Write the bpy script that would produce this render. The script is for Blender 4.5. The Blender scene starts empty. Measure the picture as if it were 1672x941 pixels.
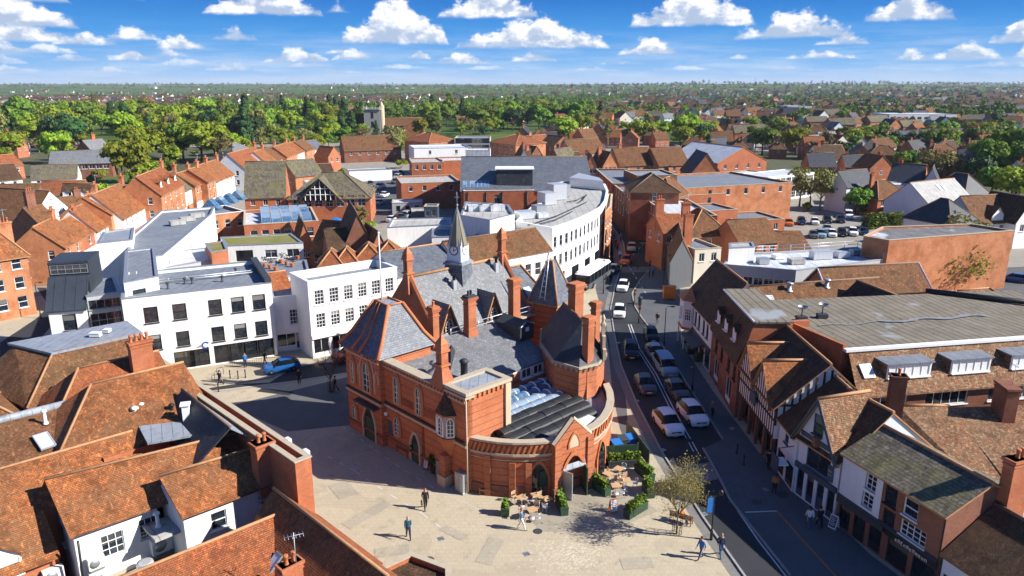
import bpy, bmesh, math, random
from mathutils import Vector, Matrix
R = random.Random(11)
sc = bpy.context.scene
COL = sc.collection
PI = math.pi
# ---------------------------------------------------------------- photo geometry -> metres
FPX = 1200.0; PIT = math.atan(333.5 / FPX); SP, CP = math.sin(PIT), math.cos(PIT); CAMH = 32.0
def P(x, y, z=0.0):
    u = (x - 836) / FPX; v = (y - 470.5) / FPX
    t = (z - CAMH) / (-SP - v * CP)
    return (u * t, (CP - v * SP) * t)
def P3(x, y, z=0.0):
    a = P(x, y, z); return (a[0], a[1], z)
def V2(a): return Vector((a[0], a[1]))
# ---------------------------------------------------------------- mesh builder
class MB:
    def __init__(s): s.v = []; s.f = []; s.m = []; s.sm = []
    def poly(s, pts, m=0, smooth=False):
        n = len(s.v); s.v += [tuple(p) for p in pts]; s.f.append(tuple(range(n, n + len(pts)))); s.m.append(m); s.sm.append(smooth)
    def mesh(s, vs, fs, m=0, smooth=False, T=None):
        n = len(s.v)
        s.v += [tuple(T @ Vector(p)) for p in vs] if T else [tuple(p) for p in vs]
        for f in fs: s.f.append(tuple(i + n for i in f)); s.m.append(m); s.sm.append(smooth)
    def box(s, x0, x1, y0, y1, z0, z1, m=0, T=None):
        vs = [(x0,y0,z0),(x1,y0,z0),(x1,y1,z0),(x0,y1,z0),(x0,y0,z1),(x1,y0,z1),(x1,y1,z1),(x0,y1,z1)]
        s.mesh(vs, [(0,3,2,1),(4,5,6,7),(0,1,5,4),(1,2,6,5),(2,3,7,6),(3,0,4,7)], m, False, T)
    def cbox(s, cx, cy, cz, sx, sy, sz, m=0, a=0.0):
        T = Matrix.Translation((cx, cy, cz)) @ Matrix.Rotation(a, 4, 'Z')
        s.box(-sx/2, sx/2, -sy/2, sy/2, -sz/2, sz/2, m, T)
    def prism(s, pts, z0, z1, m=0, mt=None, bottom=True):
        n = len(pts); b = [(p[0], p[1], z0) for p in pts]; t = [(p[0], p[1], z1) for p in pts]
        k = len(s.v); s.v += b + t
        for i in range(n):
            j = (i + 1) % n; s.f.append((k+i, k+j, k+n+j, k+n+i)); s.m.append(m); s.sm.append(False)
        s.f.append(tuple(k + n + i for i in range(n))); s.m.append(m if mt is None else mt); s.sm.append(False)
        if bottom: s.f.append(tuple(k + n - 1 - i for i in range(n))); s.m.append(m); s.sm.append(False)
    def frus(s, a, za, b, zb, m=0, cap=True, mc=None):
        n = len(a); k = len(s.v); s.v += [(p[0],p[1],za) for p in a] + [(p[0],p[1],zb) for p in b]
        for i in range(n):
            j = (i+1) % n; s.f.append((k+i,k+j,k+n+j,k+n+i)); s.m.append(m); s.sm.append(False)
        if cap: s.f.append(tuple(k+n+i for i in range(n))); s.m.append(m if mc is None else mc); s.sm.append(False)
    def cone(s, a, za, apex, m=0):
        n = len(a)
        for i in range(n): s.poly([(a[i][0],a[i][1],za),(a[(i+1)%n][0],a[(i+1)%n][1],za),apex], m)
    def slab(s, pts, t=0.12, m=0, me=None):
        n = len(pts); k = len(s.v); me = m if me is None else me
        s.v += [tuple(p) for p in pts] + [(p[0], p[1], p[2]-t) for p in pts]
        s.f.append(tuple(range(k, k+n))); s.m.append(m); s.sm.append(False)
        s.f.append(tuple(k+n+n-1-i for i in range(n))); s.m.append(me); s.sm.append(False)
        for i in range(n):
            j = (i+1) % n; s.f.append((k+j, k+i, k+n+i, k+n+j)); s.m.append(me); s.sm.append(False)
    def tube(s, path, r, n=6, m=0, r1=None, cap=True, smooth=True):
        path = [Vector(p) for p in path]; r1 = r if r1 is None else r1; k0 = len(s.v); L = len(path)
        for i, p in enumerate(path):
            d = (path[min(i+1, L-1)] - path[max(i-1, 0)]).normalized()
            a = Vector((0,0,1)) if abs(d.z) < .9 else Vector((1,0,0))
            x = d.cross(a).normalized(); y = d.cross(x)
            rr = r + (r1 - r) * i / max(1, L-1)
            for j in range(n):
                q = p + (x * math.cos(2*PI*j/n) + y * math.sin(2*PI*j/n)) * rr; s.v.append(tuple(q))
        for i in range(L-1):
            for j in range(n):
                a0 = k0+i*n+j; a1 = k0+i*n+(j+1) % n
                s.f.append((a0, a0+n, a1+n, a1)); s.m.append(m); s.sm.append(smooth)
        if cap:
            s.f.append(tuple(k0+j for j in range(n))); s.m.append(m); s.sm.append(False)
            s.f.append(tuple(k0+(L-1)*n+n-1-j for j in range(n))); s.m.append(m); s.sm.append(False)
    def lathe(s, prof, n=12, m=0, c=(0,0,0), T=None, smooth=True, cap=True):
        vs = []; fs = []; L = len(prof)
        for r, z in prof:
            for j in range(n): vs.append((c[0]+r*math.cos(2*PI*j/n), c[1]+r*math.sin(2*PI*j/n), c[2]+z))
        for i in range(L-1):
            for j in range(n): fs.append((i*n+j, i*n+(j+1)%n, (i+1)*n+(j+1)%n, (i+1)*n+j))
        s.mesh(vs, fs, m, smooth, T)
        if cap:
            s.mesh(vs[:n], [tuple(range(n-1,-1,-1))], m, False, T); s.mesh(vs[-n:], [tuple(range(n))], m, False, T)
    def ball(s, c, r, m=0, nu=8, nv=6, sc=(1,1,1), T=None):
        vs = []; fs = []
        for i in range(nv+1):
            th = PI*i/nv
            for j in range(nu):
                ph = 2*PI*j/nu
                vs.append((c[0]+r*sc[0]*math.sin(th)*math.cos(ph), c[1]+r*sc[1]*math.sin(th)*math.sin(ph), c[2]+r*sc[2]*math.cos(th)))
        for i in range(nv):
            for j in range(nu): fs.append((i*nu+j, (i+1)*nu+j, (i+1)*nu+(j+1)%nu, i*nu+(j+1)%nu))
        s.mesh(vs, fs, m, True, T)
    def data(s, name, mats, off=(0,0,0), uv=True):
        me = bpy.data.meshes.new(name)
        ox, oy, oz = off
        me.from_pydata([(a-ox, b-oy, c-oz) for a, b, c in s.v], [], s.f)
        if not isinstance(mats, (list, tuple)): mats = [mats]
        for q in mats: me.materials.append(q)
        me.polygons.foreach_set('material_index', s.m); me.polygons.foreach_set('use_smooth', s.sm)
        if uv:
            L = me.uv_layers.new(name='UVMap').data; ru, rv = R.random()*7, R.random()*7
            buf = []
            V = s.v
            for f in s.f:
                a = V[f[0]]; nx = ny = nz = 0.0
                for i in range(len(f)):
                    p = V[f[i]]; q = V[f[(i+1) % len(f)]]
                    nx += (p[1]-q[1])*(p[2]+q[2]); ny += (p[2]-q[2])*(p[0]+q[0]); nz += (p[0]-q[0])*(p[1]+q[1])
                l = math.sqrt(nx*nx+ny*ny+nz*nz) or 1.0; nx /= l; ny /= l; nz /= l
                h = math.hypot(nx, ny)
                if h < 1e-3: ux, uy = 1.0, 0.0; wx, wy, wz = 0.0, 1.0, 0.0
                else:
                    ux, uy = -ny/h, nx/h
                    wx, wy, wz = -nz*uy, nz*ux, h
                    wx, wy, wz = (-nz*nx/h, -nz*ny/h, h)
                for i in f:
                    p = V[i]; buf.append(p[0]*ux+p[1]*uy+ru); buf.append(p[0]*wx+p[1]*wy+p[2]*wz+rv)
            L.foreach_set('uv', buf)
        me.update(); return me
def wloc(o):
    l = Vector((0,0,0))
    while o is not None: l = l + o.location; o = o.parent
    return l
def link(name, me, parent=None, loc=(0,0,0), rot=0.0):
    o = bpy.data.objects.new(name, me); COL.objects.link(o); o.location = loc
    if rot: o.rotation_euler = (0,0,rot)
    if parent is not None: o.parent = parent
    return o
def obj(name, mb, mats, parent=None, uv=True):
    """world-space mesh -> object; parent roots are unrotated"""
    if parent is not None: return link(name, mb.data(name, mats, wloc(parent), uv), parent)
    n = max(1, len(mb.v)); cx = sum(v[0] for v in mb.v)/n; cy = sum(v[1] for v in mb.v)/n; cz = min(v[2] for v in mb.v)
    return link(name, mb.data(name, mats, (cx,cy,cz), uv), None, (cx,cy,cz))
def tag(o, label=None, cat=None, group=None, kind=None):
    if label: o['label'] = label
    if cat: o['category'] = cat
    if group: o['group'] = group
    if kind: o['kind'] = kind
    return o
def thing(name, label, cat, loc=(0,0,0), rot=0.0, group=None):
    o = bpy.data.objects.new(name, None); COL.objects.link(o); o.location = loc; o.rotation_euler = (0,0,rot); o.empty_display_size = .3
    return tag(o, label, cat, group)
def dup(src, loc, rot=0.0, label=None, scale=None, swap=None):
    def cp(o, par):
        c = o.copy(); COL.objects.link(c)
        if par is not None: c.parent = par
        if swap and c.type == 'MESH':
            for a, b in swap.items():
                for i, m_ in enumerate(o.data.materials):
                    if m_ is not None and m_.name == a:
                        key = (o.data.name, a, b.name)
                        if key not in SWAPS:
                            d = o.data.copy(); d.materials[i] = b; SWAPS[key] = d
                        c.data = SWAPS[key]
        for ch in o.children: cp(ch, c)
        return c
    r = cp(src, None); r.location = loc; r.rotation_euler = (0,0,rot)
    if scale: r.scale = (scale,)*3 if not isinstance(scale, tuple) else scale
    if label: r['label'] = label
    return r
SWAPS = {}
def inset(pts, d):
    n = len(pts); out = []
    for i in range(n):
        p0 = V2(pts[i-1]); p1 = V2(pts[i]); p2 = V2(pts[(i+1) % n])
        a = (p1-p0).normalized(); b = (p2-p1).normalized()
        na = Vector((-a.y, a.x)); nb = Vector((-b.y, b.x))
        m = na+nb; k = m.dot(na)
        out.append(tuple(p1 + m * (d / (k if abs(k) > .2 else .2))))
    return out
def area2(pts): return sum(pts[i-1][0]*pts[i][1]-pts[i][0]*pts[i-1][1] for i in range(len(pts)))
def ccw(pts): return list(pts) if area2(pts) > 0 else list(reversed(pts))
# ---------------------------------------------------------------- materials
class NT:
    def __init__(s, name):
        s.mat = bpy.data.materials.new(name); s.mat.use_nodes = True; s.t = s.mat.node_tree; s.t.nodes.clear()
        s.out = s.n('ShaderNodeOutputMaterial'); s.b = s.n('ShaderNodeBsdfPrincipled'); s.l(s.b.outputs[0], s.out.inputs[0])
    def n(s, ty, **kw):
        x = s.t.nodes.new(ty)
        for k, v in kw.items(): setattr(x, k, v)
        return x
    def l(s, a, b): s.t.links.new(a, b)
    def uv(s): 
        if not hasattr(s, '_uv'): s._uv = s.n('ShaderNodeTexCoord').outputs['UV']
        return s._uv
    def pos(s):
        if not hasattr(s, '_p'): s._p = s.n('ShaderNodeNewGeometry').outputs['Position']
        return s._p
    def noise(s, scale, detail=3, rough=.55, vec=None, dist=0.0):
        x = s.n('ShaderNodeTexNoise'); x.inputs['Scale'].default_value = scale; x.inputs['Detail'].default_value = detail; x.inputs['Roughness'].default_value = rough; x.inputs['Distortion'].default_value = dist
        s.l(s.pos() if vec is None else vec, x.inputs['Vector']); return x.outputs['Fac']
    def ramp(s, fac, stops):
        x = s.n('ShaderNodeValToRGB'); e = x.color_ramp.elements
        while len(e) < len(stops): e.new(.5)
        for i, (p, c) in enumerate(stops): e[i].position = p; e[i].color = (*c, 1) if len(c) == 3 else c
        s.l(fac, x.inputs[0]); return x.outputs[0]
    def val(s, fac, a, b):
        x = s.n('ShaderNodeMapRange'); x.inputs[1].default_value = a; x.inputs[2].default_value = b; s.l(fac, x.inputs[0]); return x.outputs[0]
    def mix(s, fac, a, b, mode='MIX'):
        x = s.n('ShaderNodeMix', data_type='RGBA', blend_type=mode)
        for sock, v in ((x.inputs[0], fac), (x.inputs[6], a), (x.inputs[7], b)):
            if isinstance(v, (int, float)): sock.default_value = v
            elif isinstance(v, tuple): sock.default_value = (*v, 1) if len(v) == 3 else v
            else: s.l(v, sock)
        return x.outputs[2]
    def math(s, op, a, b=0.0):
        x = s.n('ShaderNodeMath', operation=op)
        for i, v in enumerate((a, b)):
            if isinstance(v, (int, float)): x.inputs[i].default_value = v
            else: s.l(v, x.inputs[i])
        return x.outputs[0]
    def brick(s, c1, c2, mortar, w, h, ms=.008, vec=None, bias=0.0):
        x = s.n('ShaderNodeTexBrick'); x.inputs['Scale'].default_value = 1.0
        x.inputs['Color1'].default_value = (*c1, 1); x.inputs['Color2'].default_value = (*c2, 1); x.inputs['Mortar'].default_value = (*mortar, 1)
        x.inputs['Brick Width'].default_value = w; x.inputs['Row Height'].default_value = h; x.inputs['Mortar Size'].default_value = ms; x.inputs['Bias'].default_value = bias
        s.l(s.uv() if vec is None else vec, x.inputs['Vector']); return x
    def bump(s, h, st=.5, dist=.02):
        x = s.n('ShaderNodeBump'); x.inputs['Strength'].default_value = st; x.inputs['Distance'].default_value = dist
        s.l(h, x.inputs['Height']); s.l(x.outputs[0], s.b.inputs['Normal'])
    def fin(s, col, rough=.8, spec=.3, metal=0.0):
        c = s.b.inputs['Base Color']
        if isinstance(col, tuple): c.default_value = (*col, 1)
        else: s.l(col, c)
        s.b.inputs['Roughness'].default_value = rough; s.b.inputs['Specular IOR Level'].default_value = spec; s.b.inputs['Metallic'].default_value = metal
        return s.mat
def mul(c, k): return tuple(min(1, x*k) for x in c)
def m_tile(name, base, alt, moss, w=.19, h=.13, mossy=.5, lich=.4, dark=.55, lt=.58):
    t = NT(name); b = t.brick(mul(base, 1.2), mul(alt, .8), mul(base, .3), w, h, .011)
    sx = t.n('ShaderNodeMapping'); sx.inputs['Scale'].default_value = (1.0, .45, 1); t.l(t.uv(), sx.inputs[0]); sv = sx.outputs[0]
    big = t.noise(.30, 5, .65); fine = t.noise(2.2, 4, .65, sv); tiny = t.noise(6.5, 3, .7, sv); spk = t.noise(11.0, 2, .6)
    c = t.mix(t.val(fine, .38, .62), b.outputs[0], t.mix(.6, b.outputs[0], mul(alt, .8)))
    c = t.mix(t.math('MULTIPLY', t.val(big, .42, .66), mossy), c, moss)
    c = t.mix(t.math('MULTIPLY', t.val(tiny, .54, .64), .75*min(1, dark+.3)), c, mul(base, .28))
    c = t.mix(t.math('MULTIPLY', t.val(t.noise(3.4, 4, .7, sv), .56, .66), .55), c, mul(base, 1.75))
    if lich: c = t.mix(t.math('MULTIPLY', t.val(t.noise(4.2 if lt > .5 else 1.6, 6, .75), lt, lt+.08), lich), c, (.46, .39, .25))
    c = t.mix(t.math('MULTIPLY', t.val(t.noise(.9, 6, .7), .50, .62), dark), c, mul(alt, .32))
    c = t.mix(t.math('MULTIPLY', t.val(spk, .64, .70), .6), c, (.05, .035, .025))
    sep = t.n('ShaderNodeSeparateXYZ'); t.l(t.uv(), sep.inputs[0])
    saw = t.math('FRACT', t.math('DIVIDE', sep.outputs[1], h))
    c = t.mix(t.math('MULTIPLY', t.math('LESS_THAN', saw, .2), .4), c, mul(base, .22))
    t.bump(t.math('ADD', t.math('MULTIPLY', saw, -.5), t.math('ADD', b.outputs['Fac'], t.math('ADD', fine, tiny))), .75, .045)
    return t.fin(c, .85, .25)
def m_brick(name, base, alt, mortar=(.34,.29,.23), var=.5, bands=None):
    t = NT(name); b = t.brick(base, alt, mortar, .225, .075, .007)
    c = b.outputs[0]
    c = t.mix(t.math('MULTIPLY', t.val(t.noise(.5, 4, .6), .42, .7), var), c, mul(alt, .62))
    c = t.mix(t.math('MULTIPLY', t.val(t.noise(2.2, 5, .7), .52, .75), .45), c, mul(base, 1.35))
    c = t.mix(t.math('MULTIPLY', t.val(t.noise(6, 3, .7), .55, .75), .4), c, mul(alt, .4))
    if bands:
        sep = t.n('ShaderNodeSeparateXYZ'); t.l(t.pos(), sep.inputs[0])
        f = t.math('FRACT', t.math('DIVIDE', sep.outputs[2], bands[0])); c = t.mix(t.math('MULTIPLY', t.math('LESS_THAN', f, bands[1]), .8), c, bands[2])
    t.bump(t.math('ADD', t.math('MULTIPLY', b.outputs['Fac'], -1), t.noise(14, 2)), .35, .012)
    return t.fin(c, .85, .2)
def m_rend(name, base, dirt=.35, streak=True, rough=.8):
    t = NT(name)
    mp = t.n('ShaderNodeMapping'); mp.inputs['Scale'].default_value = (2.4, 2.4, .2); t.l(t.pos(), mp.inputs[0])
    st = t.val(t.noise(1.3, 5, .65, mp.outputs[0]), .5, .8)
    c = t.mix(t.math('MULTIPLY', st, dirt), base, mul(base, .55) if not streak else (base[0]*.55, base[1]*.52, base[2]*.45))
    c = t.mix(t.math('MULTIPLY', t.val(t.noise(.4, 3), .45, .75), .25), c, mul(base, .8))
    t.bump(t.noise(25, 3), .12, .01)
    return t.fin(c, rough, .25)
def m_flat(name, base, alt, seams=0.0, rough=.75, pud=None, sw=1.0, stain=.7):
    t = NT(name)
    c = t.mix(t.val(t.noise(.35, 5, .65), .35, .7), base, alt)
    c = t.mix(t.math('MULTIPLY', t.val(t.noise(1.6, 5, .7), .52, .72), stain), c, mul(alt, .55))
    c = t.mix(t.math('MULTIPLY', t.val(t.noise(7, 3, .7), .6, .75), .4), c, mul(base, 1.4))
    if seams:
        sep = t.n('ShaderNodeSeparateXYZ'); t.l(t.uv(), sep.inputs[0])
        f = t.math('FRACT', t.math('DIVIDE', sep.outputs[0], seams)); s_ = t.math('LESS_THAN', f, .05*sw)
        c = t.mix(t.math('MULTIPLY', s_, .7), c, mul(alt, .3)); t.bump(s_, .8, .03)
    if pud: c = t.mix(t.val(t.noise(.18, 3, .5), .62, .68), c, pud)
    return t.fin(c, rough, .3)
def m_slate(name, base, alt, w=.3, h=.2, pale=.5):
    t = NT(name); b = t.brick(base, alt, mul(alt, .35), w, h, .01)
    c = t.mix(t.math('MULTIPLY', t.val(t.noise(.6, 4, .65), .45, .7), .6), b.outputs[0], mul(alt, .7))
    c = t.mix(t.math('MULTIPLY', t.val(t.noise(3.2, 5, .7), .55, .7), pale), c, mul(base, 1.9))
    c = t.mix(t.math('MULTIPLY', t.val(t.noise(.9, 4, .7), .58, .72), .45), c, (.2, .17, .11))
    sep = t.n('ShaderNodeSeparateXYZ'); t.l(t.uv(), sep.inputs[0]); saw = t.math('FRACT', t.math('DIVIDE', sep.outputs[1], h))
    t.bump(t.math('ADD', t.math('MULTIPLY', saw, -.5), b.outputs['Fac']), .5, .03)
    return t.fin(c, .55, .45)
def m_plain(name, base, rough=.6, metal=0.0, var=.3, spec=.4, coat=0.0):
    t = NT(name); c = t.mix(t.math('MULTIPLY', t.val(t.noise(3, 4, .6), .4, .7), var), base, mul(base, .6))
    t.b.inputs['Coat Weight'].default_value = coat; t.b.inputs['Coat Roughness'].default_value = .06
    return t.fin(c, rough, spec, metal)
def m_glass(name, dark=(.012,.016,.022), pale=(.30,.29,.27), thr=.62, rough=.06):
    t = NT(name); oi = t.n('ShaderNodeObjectInfo')
    f = t.val(oi.outputs['Random'], thr, thr+.25)
    sep = t.n('ShaderNodeSeparateXYZ'); t.l(t.n('ShaderNodeTexCoord').outputs['Generated'], sep.inputs[0])
    cur = t.math('GREATER_THAN', sep.outputs[2], t.math('MULTIPLY', oi.outputs['Random'], .8))
    ns = t.val(t.noise(2.5, 3, .6), .4, .7)
    c = t.mix(t.math('MULTIPLY', f, t.math('MULTIPLY', cur, .9)), t.mix(t.math('MULTIPLY', ns, .5), dark, mul(dark, 4)), pale)
    return t.fin(c, rough, .8)
def m_leaf(name, cols, rough=.7, trans=.25, sc_=.35, vr=.75):
    t = NT(name); oi = t.n('ShaderNodeObjectInfo')
    c = t.ramp(t.noise(sc_, 3, .6), [(.3, cols[0]), (.5, cols[1]), (.7, cols[2])])
    hs = t.n('ShaderNodeHueSaturation'); t.l(c, hs.inputs['Color'])
    t.l(t.math('ADD', .47, t.math('MULTIPLY', oi.outputs['Random'], .055)), hs.inputs['Hue'])
    t.l(t.math('ADD', 1.02-vr*.5, t.math('MULTIPLY', oi.outputs['Random'], vr)), hs.inputs['Value'])
    m = t.fin(hs.outputs[0], rough, .25)
    tr = t.n('ShaderNodeBsdfTranslucent'); t.l(hs.outputs[0], tr.inputs[0]); mx = t.n('ShaderNodeMixShader'); mx.inputs[0].default_value = trans
    t.l(t.b.outputs[0], mx.inputs[1]); t.l(tr.outputs[0], mx.inputs[2]); t.l(mx.outputs[0], t.out.inputs[0])
    return m
M = {}
M['tile_o'] = m_tile('orange_clay_tile', (.53,.175,.055), (.34,.12,.042), (.19,.105,.05), mossy=.75, lich=.55, dark=.6)
M['tile_b'] = m_tile('brown_clay_tile', (.33,.135,.055), (.20,.09,.04), (.14,.09,.04), mossy=.7)
M['tile_d'] = m_tile('dark_brown_tile', (.15,.075,.04), (.09,.05,.03), (.11,.075,.035), mossy=.5, lich=.15)
M['tile_l'] = m_tile('lichened_tile', (.36,.15,.065), (.20,.10,.05), (.24,.16,.09), mossy=.5, lich=.75, dark=.5, lt=.53)
M['tile_r'] = m_tile('red_tile', (.46,.13,.045), (.33,.105,.04), (.22,.11,.05), mossy=.6, lich=.3, dark=.5)
M['tile_g'] = m_tile('grey_brown_pantile', (.20,.17,.13), (.12,.10,.075), (.19,.18,.06), w=.34, h=.30, mossy=.7, lich=.7, dark=.5)
M['ridge'] = m_plain('ridge_tile', (.44,.23,.11), .8, var=.7)
M['ridge_d'] = m_plain('dark_ridge_tile', (.2,.13,.08), .8, var=.5)
M['terra'] = m_plain('terracotta', (.48,.16,.06), .75, var=.5)
M['brick'] = m_brick('orange_red_brick', (.50,.14,.045), (.38,.10,.035))
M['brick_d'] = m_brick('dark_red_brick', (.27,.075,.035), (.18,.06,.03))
M['brick_p'] = m_brick('pale_orange_brick', (.56,.205,.08), (.45,.155,.058), (.45,.36,.26), .8)
M['brick_h'] = m_brick('banded_hall_brick', (.56,.155,.045), (.43,.11,.035), bands=(.62,.10,(.16,.06,.035)), var=.4)
M['white'] = m_rend('white_render', (.80,.79,.765), .46)
M['cream'] = m_rend('cream_render', (.72,.66,.54), .3)
M['whiteb'] = m_rend('bluish_white_render', (.66,.70,.74), .25)
M['grey_r'] = m_rend('grey_render', (.42,.43,.44), .4)
M['dirtyw'] = m_rend('weathered_white_render', (.78,.77,.73), .55)
M['slate'] = m_slate('blue_grey_slate', (.16,.175,.20), (.09,.10,.12))
M['slate_l'] = m_slate('weathered_grey_slate', (.22,.225,.23), (.15,.155,.16), pale=.7)
M['slate_d'] = m_slate('dark_slate', (.045,.05,.062), (.028,.032,.04), pale=.2)
M['lead'] = m_flat('lead_sheet', (.30,.33,.37), (.22,.24,.27), .7, .5)
M['felt'] = m_flat('grey_roof_felt', (.21,.23,.26), (.15,.17,.20), 1.0, .8)
M['felt_p'] = m_flat('pale_roof_felt', (.44,.43,.40), (.33,.32,.30), 1.3, .85)
M['felt_w'] = m_flat('white_roof_membrane', (.62,.64,.66), (.45,.47,.50), 1.5, .6)
M['corr'] = m_flat('corrugated_brown_roof', (.225,.195,.145), (.15,.13,.095), .85, .85, pud=(.27,.28,.29), sw=3.2)
M['sedum'] = m_flat('mossy_green_roof', (.16,.17,.03), (.24,.20,.09), 0, .95)
M['metal'] = m_plain('grey_metal', (.42,.44,.46), .45, .6)
M['alu'] = m_plain('pale_aluminium', (.62,.64,.66), .4, .5)
M['wht'] = m_plain('white_paint', (.80,.80,.78), .5, var=.15)
M['blk'] = m_plain('black_paint', (.018,.018,.02), .45, var=.2)
M['char'] = m_plain('charcoal_paint', (.045,.05,.058), .6)
M['navy'] = m_plain('slate_blue_paint', (.045,.075,.11), .5)
M['dgreen'] = m_plain('dark_green_paint', (.035,.07,.035), .6)
M['wood'] = m_plain('brown_wood', (.22,.11,.045), .7, var=.5)
M['woodp'] = m_plain('pale_wood', (.52,.33,.17), .65, var=.4)
M['woodd'] = m_plain('dark_oak', (.05,.035,.025), .8, var=.4)
M['stone'] = m_rend('buff_stone', (.52,.42,.29), .5)
M['stone_g'] = m_rend('grey_flint_stone', (.40,.38,.35), .6)
M['coping'] = m_rend('coping_stone', (.44,.37,.27), .6)
M['blue'] = m_plain('blue_plastic', (.02,.16,.50), .5)
M['glass'] = m_glass('window_glass')
M['glass_d'] = m_glass('dark_shop_glass', (.008,.01,.013), (.16,.13,.09), .7)
M['glass_b'] = m_glass('blue_glass', (.05,.10,.16), (.25,.33,.42), .3, .12)
M['glass_w'] = m_glass('frosted_glass', (.42,.47,.53), (.6,.64,.68), .3, .15)
M['rubber'] = m_plain('tyre_rubber', (.015,.015,.016), .8)
M['orange'] = m_plain('orange_paint', (.62,.16,.02), .5)
M['soil'] = m_plain('soil', (.06,.04,.025), .95)
# ---------------------------------------------------------------- windows, roofs, buildings
WC = {}
def win_mesh(style, w, h):
    key = (style, round(w, 2), round(h, 2))
    if key in WC: return WC[key]
    kind, _, col = style.partition('/'); fm = {'': 'wht', 'd': 'char', 'n': 'navy', 'k': 'blk', 's': 'stone', 'g': 'metal', 'w': 'woodd', 'gn': 'dgreen', 'o': 'wood'}[col]
    fr = MB(); pn = MB(); t = .07; y0, y1 = -.01, .07; x0, x1 = -w/2, w/2; gl = 'glass'
    nx, nz = {'sash': (2, 4), 'sash1': (1, 2), 'grid': (3, 4), 'wide': (max(2, round(w/.8)), 1), 'case': (2, 1), 'one': (1, 1), 'shop': (max(1, round(w/1.3)), 1), 'big': (max(2, round(w/.8)), max(2, round(h/.9))), 'door': (1, 2), 'cot': (max(2, round(w/.45)), 3), 'arch': (2, 4), 'sash3': (3, 4)}[kind]
    if kind == 'shop': gl = 'glass_d'; t = .08
    if kind == 'arch':
        rise = w * .75; top = []
        for i in range(9):
            a = i/8; xx = x0 + w * a; d = min(a, 1-a)*2; zz = h - rise + rise * math.sin(d*PI/2)**.8 if True else h
            top.append((xx, zz))
        outer = [(x0, 0)] + top + [(x1, 0)]; inner = [(x0+t*1.3, .1)] + [(max(x0+t*1.3, min(x1-t*1.3, xx)), zz-t*1.5) for xx, zz in top] + [(x1-t*1.3, .1)]
        n = len(outer)
        for i in range(n):
            j = (i+1) % n
            fr.poly([(outer[i][0],y0-.06,outer[i][1]), (outer[j][0],y0-.06,outer[j][1]), (inner[j][0],y0-.06,inner[j][1]), (inner[i][0],y0-.06,inner[i][1])][::-1])
            fr.poly([(inner[i][0],y0-.06,inner[i][1]), (inner[j][0],y0-.06,inner[j][1]), (inner[j][0],.05,inner[j][1]), (inner[i][0],.05,inner[i][1])][::-1])
            fr.poly([(outer[i][0],y0-.06,outer[i][1]), (outer[i][0],.05,outer[i][1]), (outer[j][0],.05,outer[j][1]), (outer[j][0],y0-.06,outer[j][1])][::-1])
        pn.poly([(p[0], .045, p[1]) for p in inner][::-1])
        fr.box(-.03, .03, 0.0, .044, .1, h-.25, 1)
        for k in range(1, nz): fr.box(x0+t, x1-t, 0.0, .044, h*.8*k/nz, h*.8*k/nz+.04, 1)
        d = (fr.data('window_frame', [M[fm], M['wht']]), pn.data('window_pane', M['glass'])); WC[key] = d; return d
    fr.box(x0, x0+t, y0, y1, 0, h); fr.box(x1-t, x1, y0, y1, 0, h); fr.box(x0+t, x1-t, y0, y1, 0, t); fr.box(x0+t, x1-t, y0, y1, h-t, h)
    b = .022
    for i in range(1, nx): xx = x0 + w*i/nx; fr.box(xx-b, xx+b, y0+.01, y1-.03, t, h-t)
    for k in range(1, nz):
        zz = h*k/nz; bb = .035 if (nz % 2 == 0 and k == nz//2) else b
        fr.box(x0+t, x1-t, y0+.015, y1-.025, zz-bb, zz+bb)
    if kind not in ('shop', 'big', 'door'): fr.box(x0-.08, x1+.08, -.2, .0-.011, -.09, -.002)
    if kind == 'shop': fr.box(x0+t, x1-t, y0, y1, t, .5)
    pn.poly([(x0+t*.5, .055, t*.5), (x1-t*.5, .055, t*.5), (x1-t*.5, .055, h-t*.5), (x0+t*.5, .055, h-t*.5)])
    if kind == 'door': fr.box(x0+t, x1-t, .0, .05, t, h*.45)
    gm = M[gl]
    d = (fr.data('window_frame', M[fm]), pn.data('window_pane', gm)); WC[key] = d; return d
def put_win(parent, p, dr, w, h, style, name=None, label=None):
    """p: bottom centre in world; dr: unit direction along the wall (outside on its right)"""
    fd, pd = win_mesh(style, w, h); a = math.atan2(dr[1], dr[0])
    name = name or ('shop_window' if style.startswith('shop') else 'door' if style.startswith('door') else 'window')
    off = wloc(parent)
    o = link(name, fd, parent, Vector(p) - off, a); link('pane', pd, o)
    if label: o['label'] = label
    return o
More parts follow.
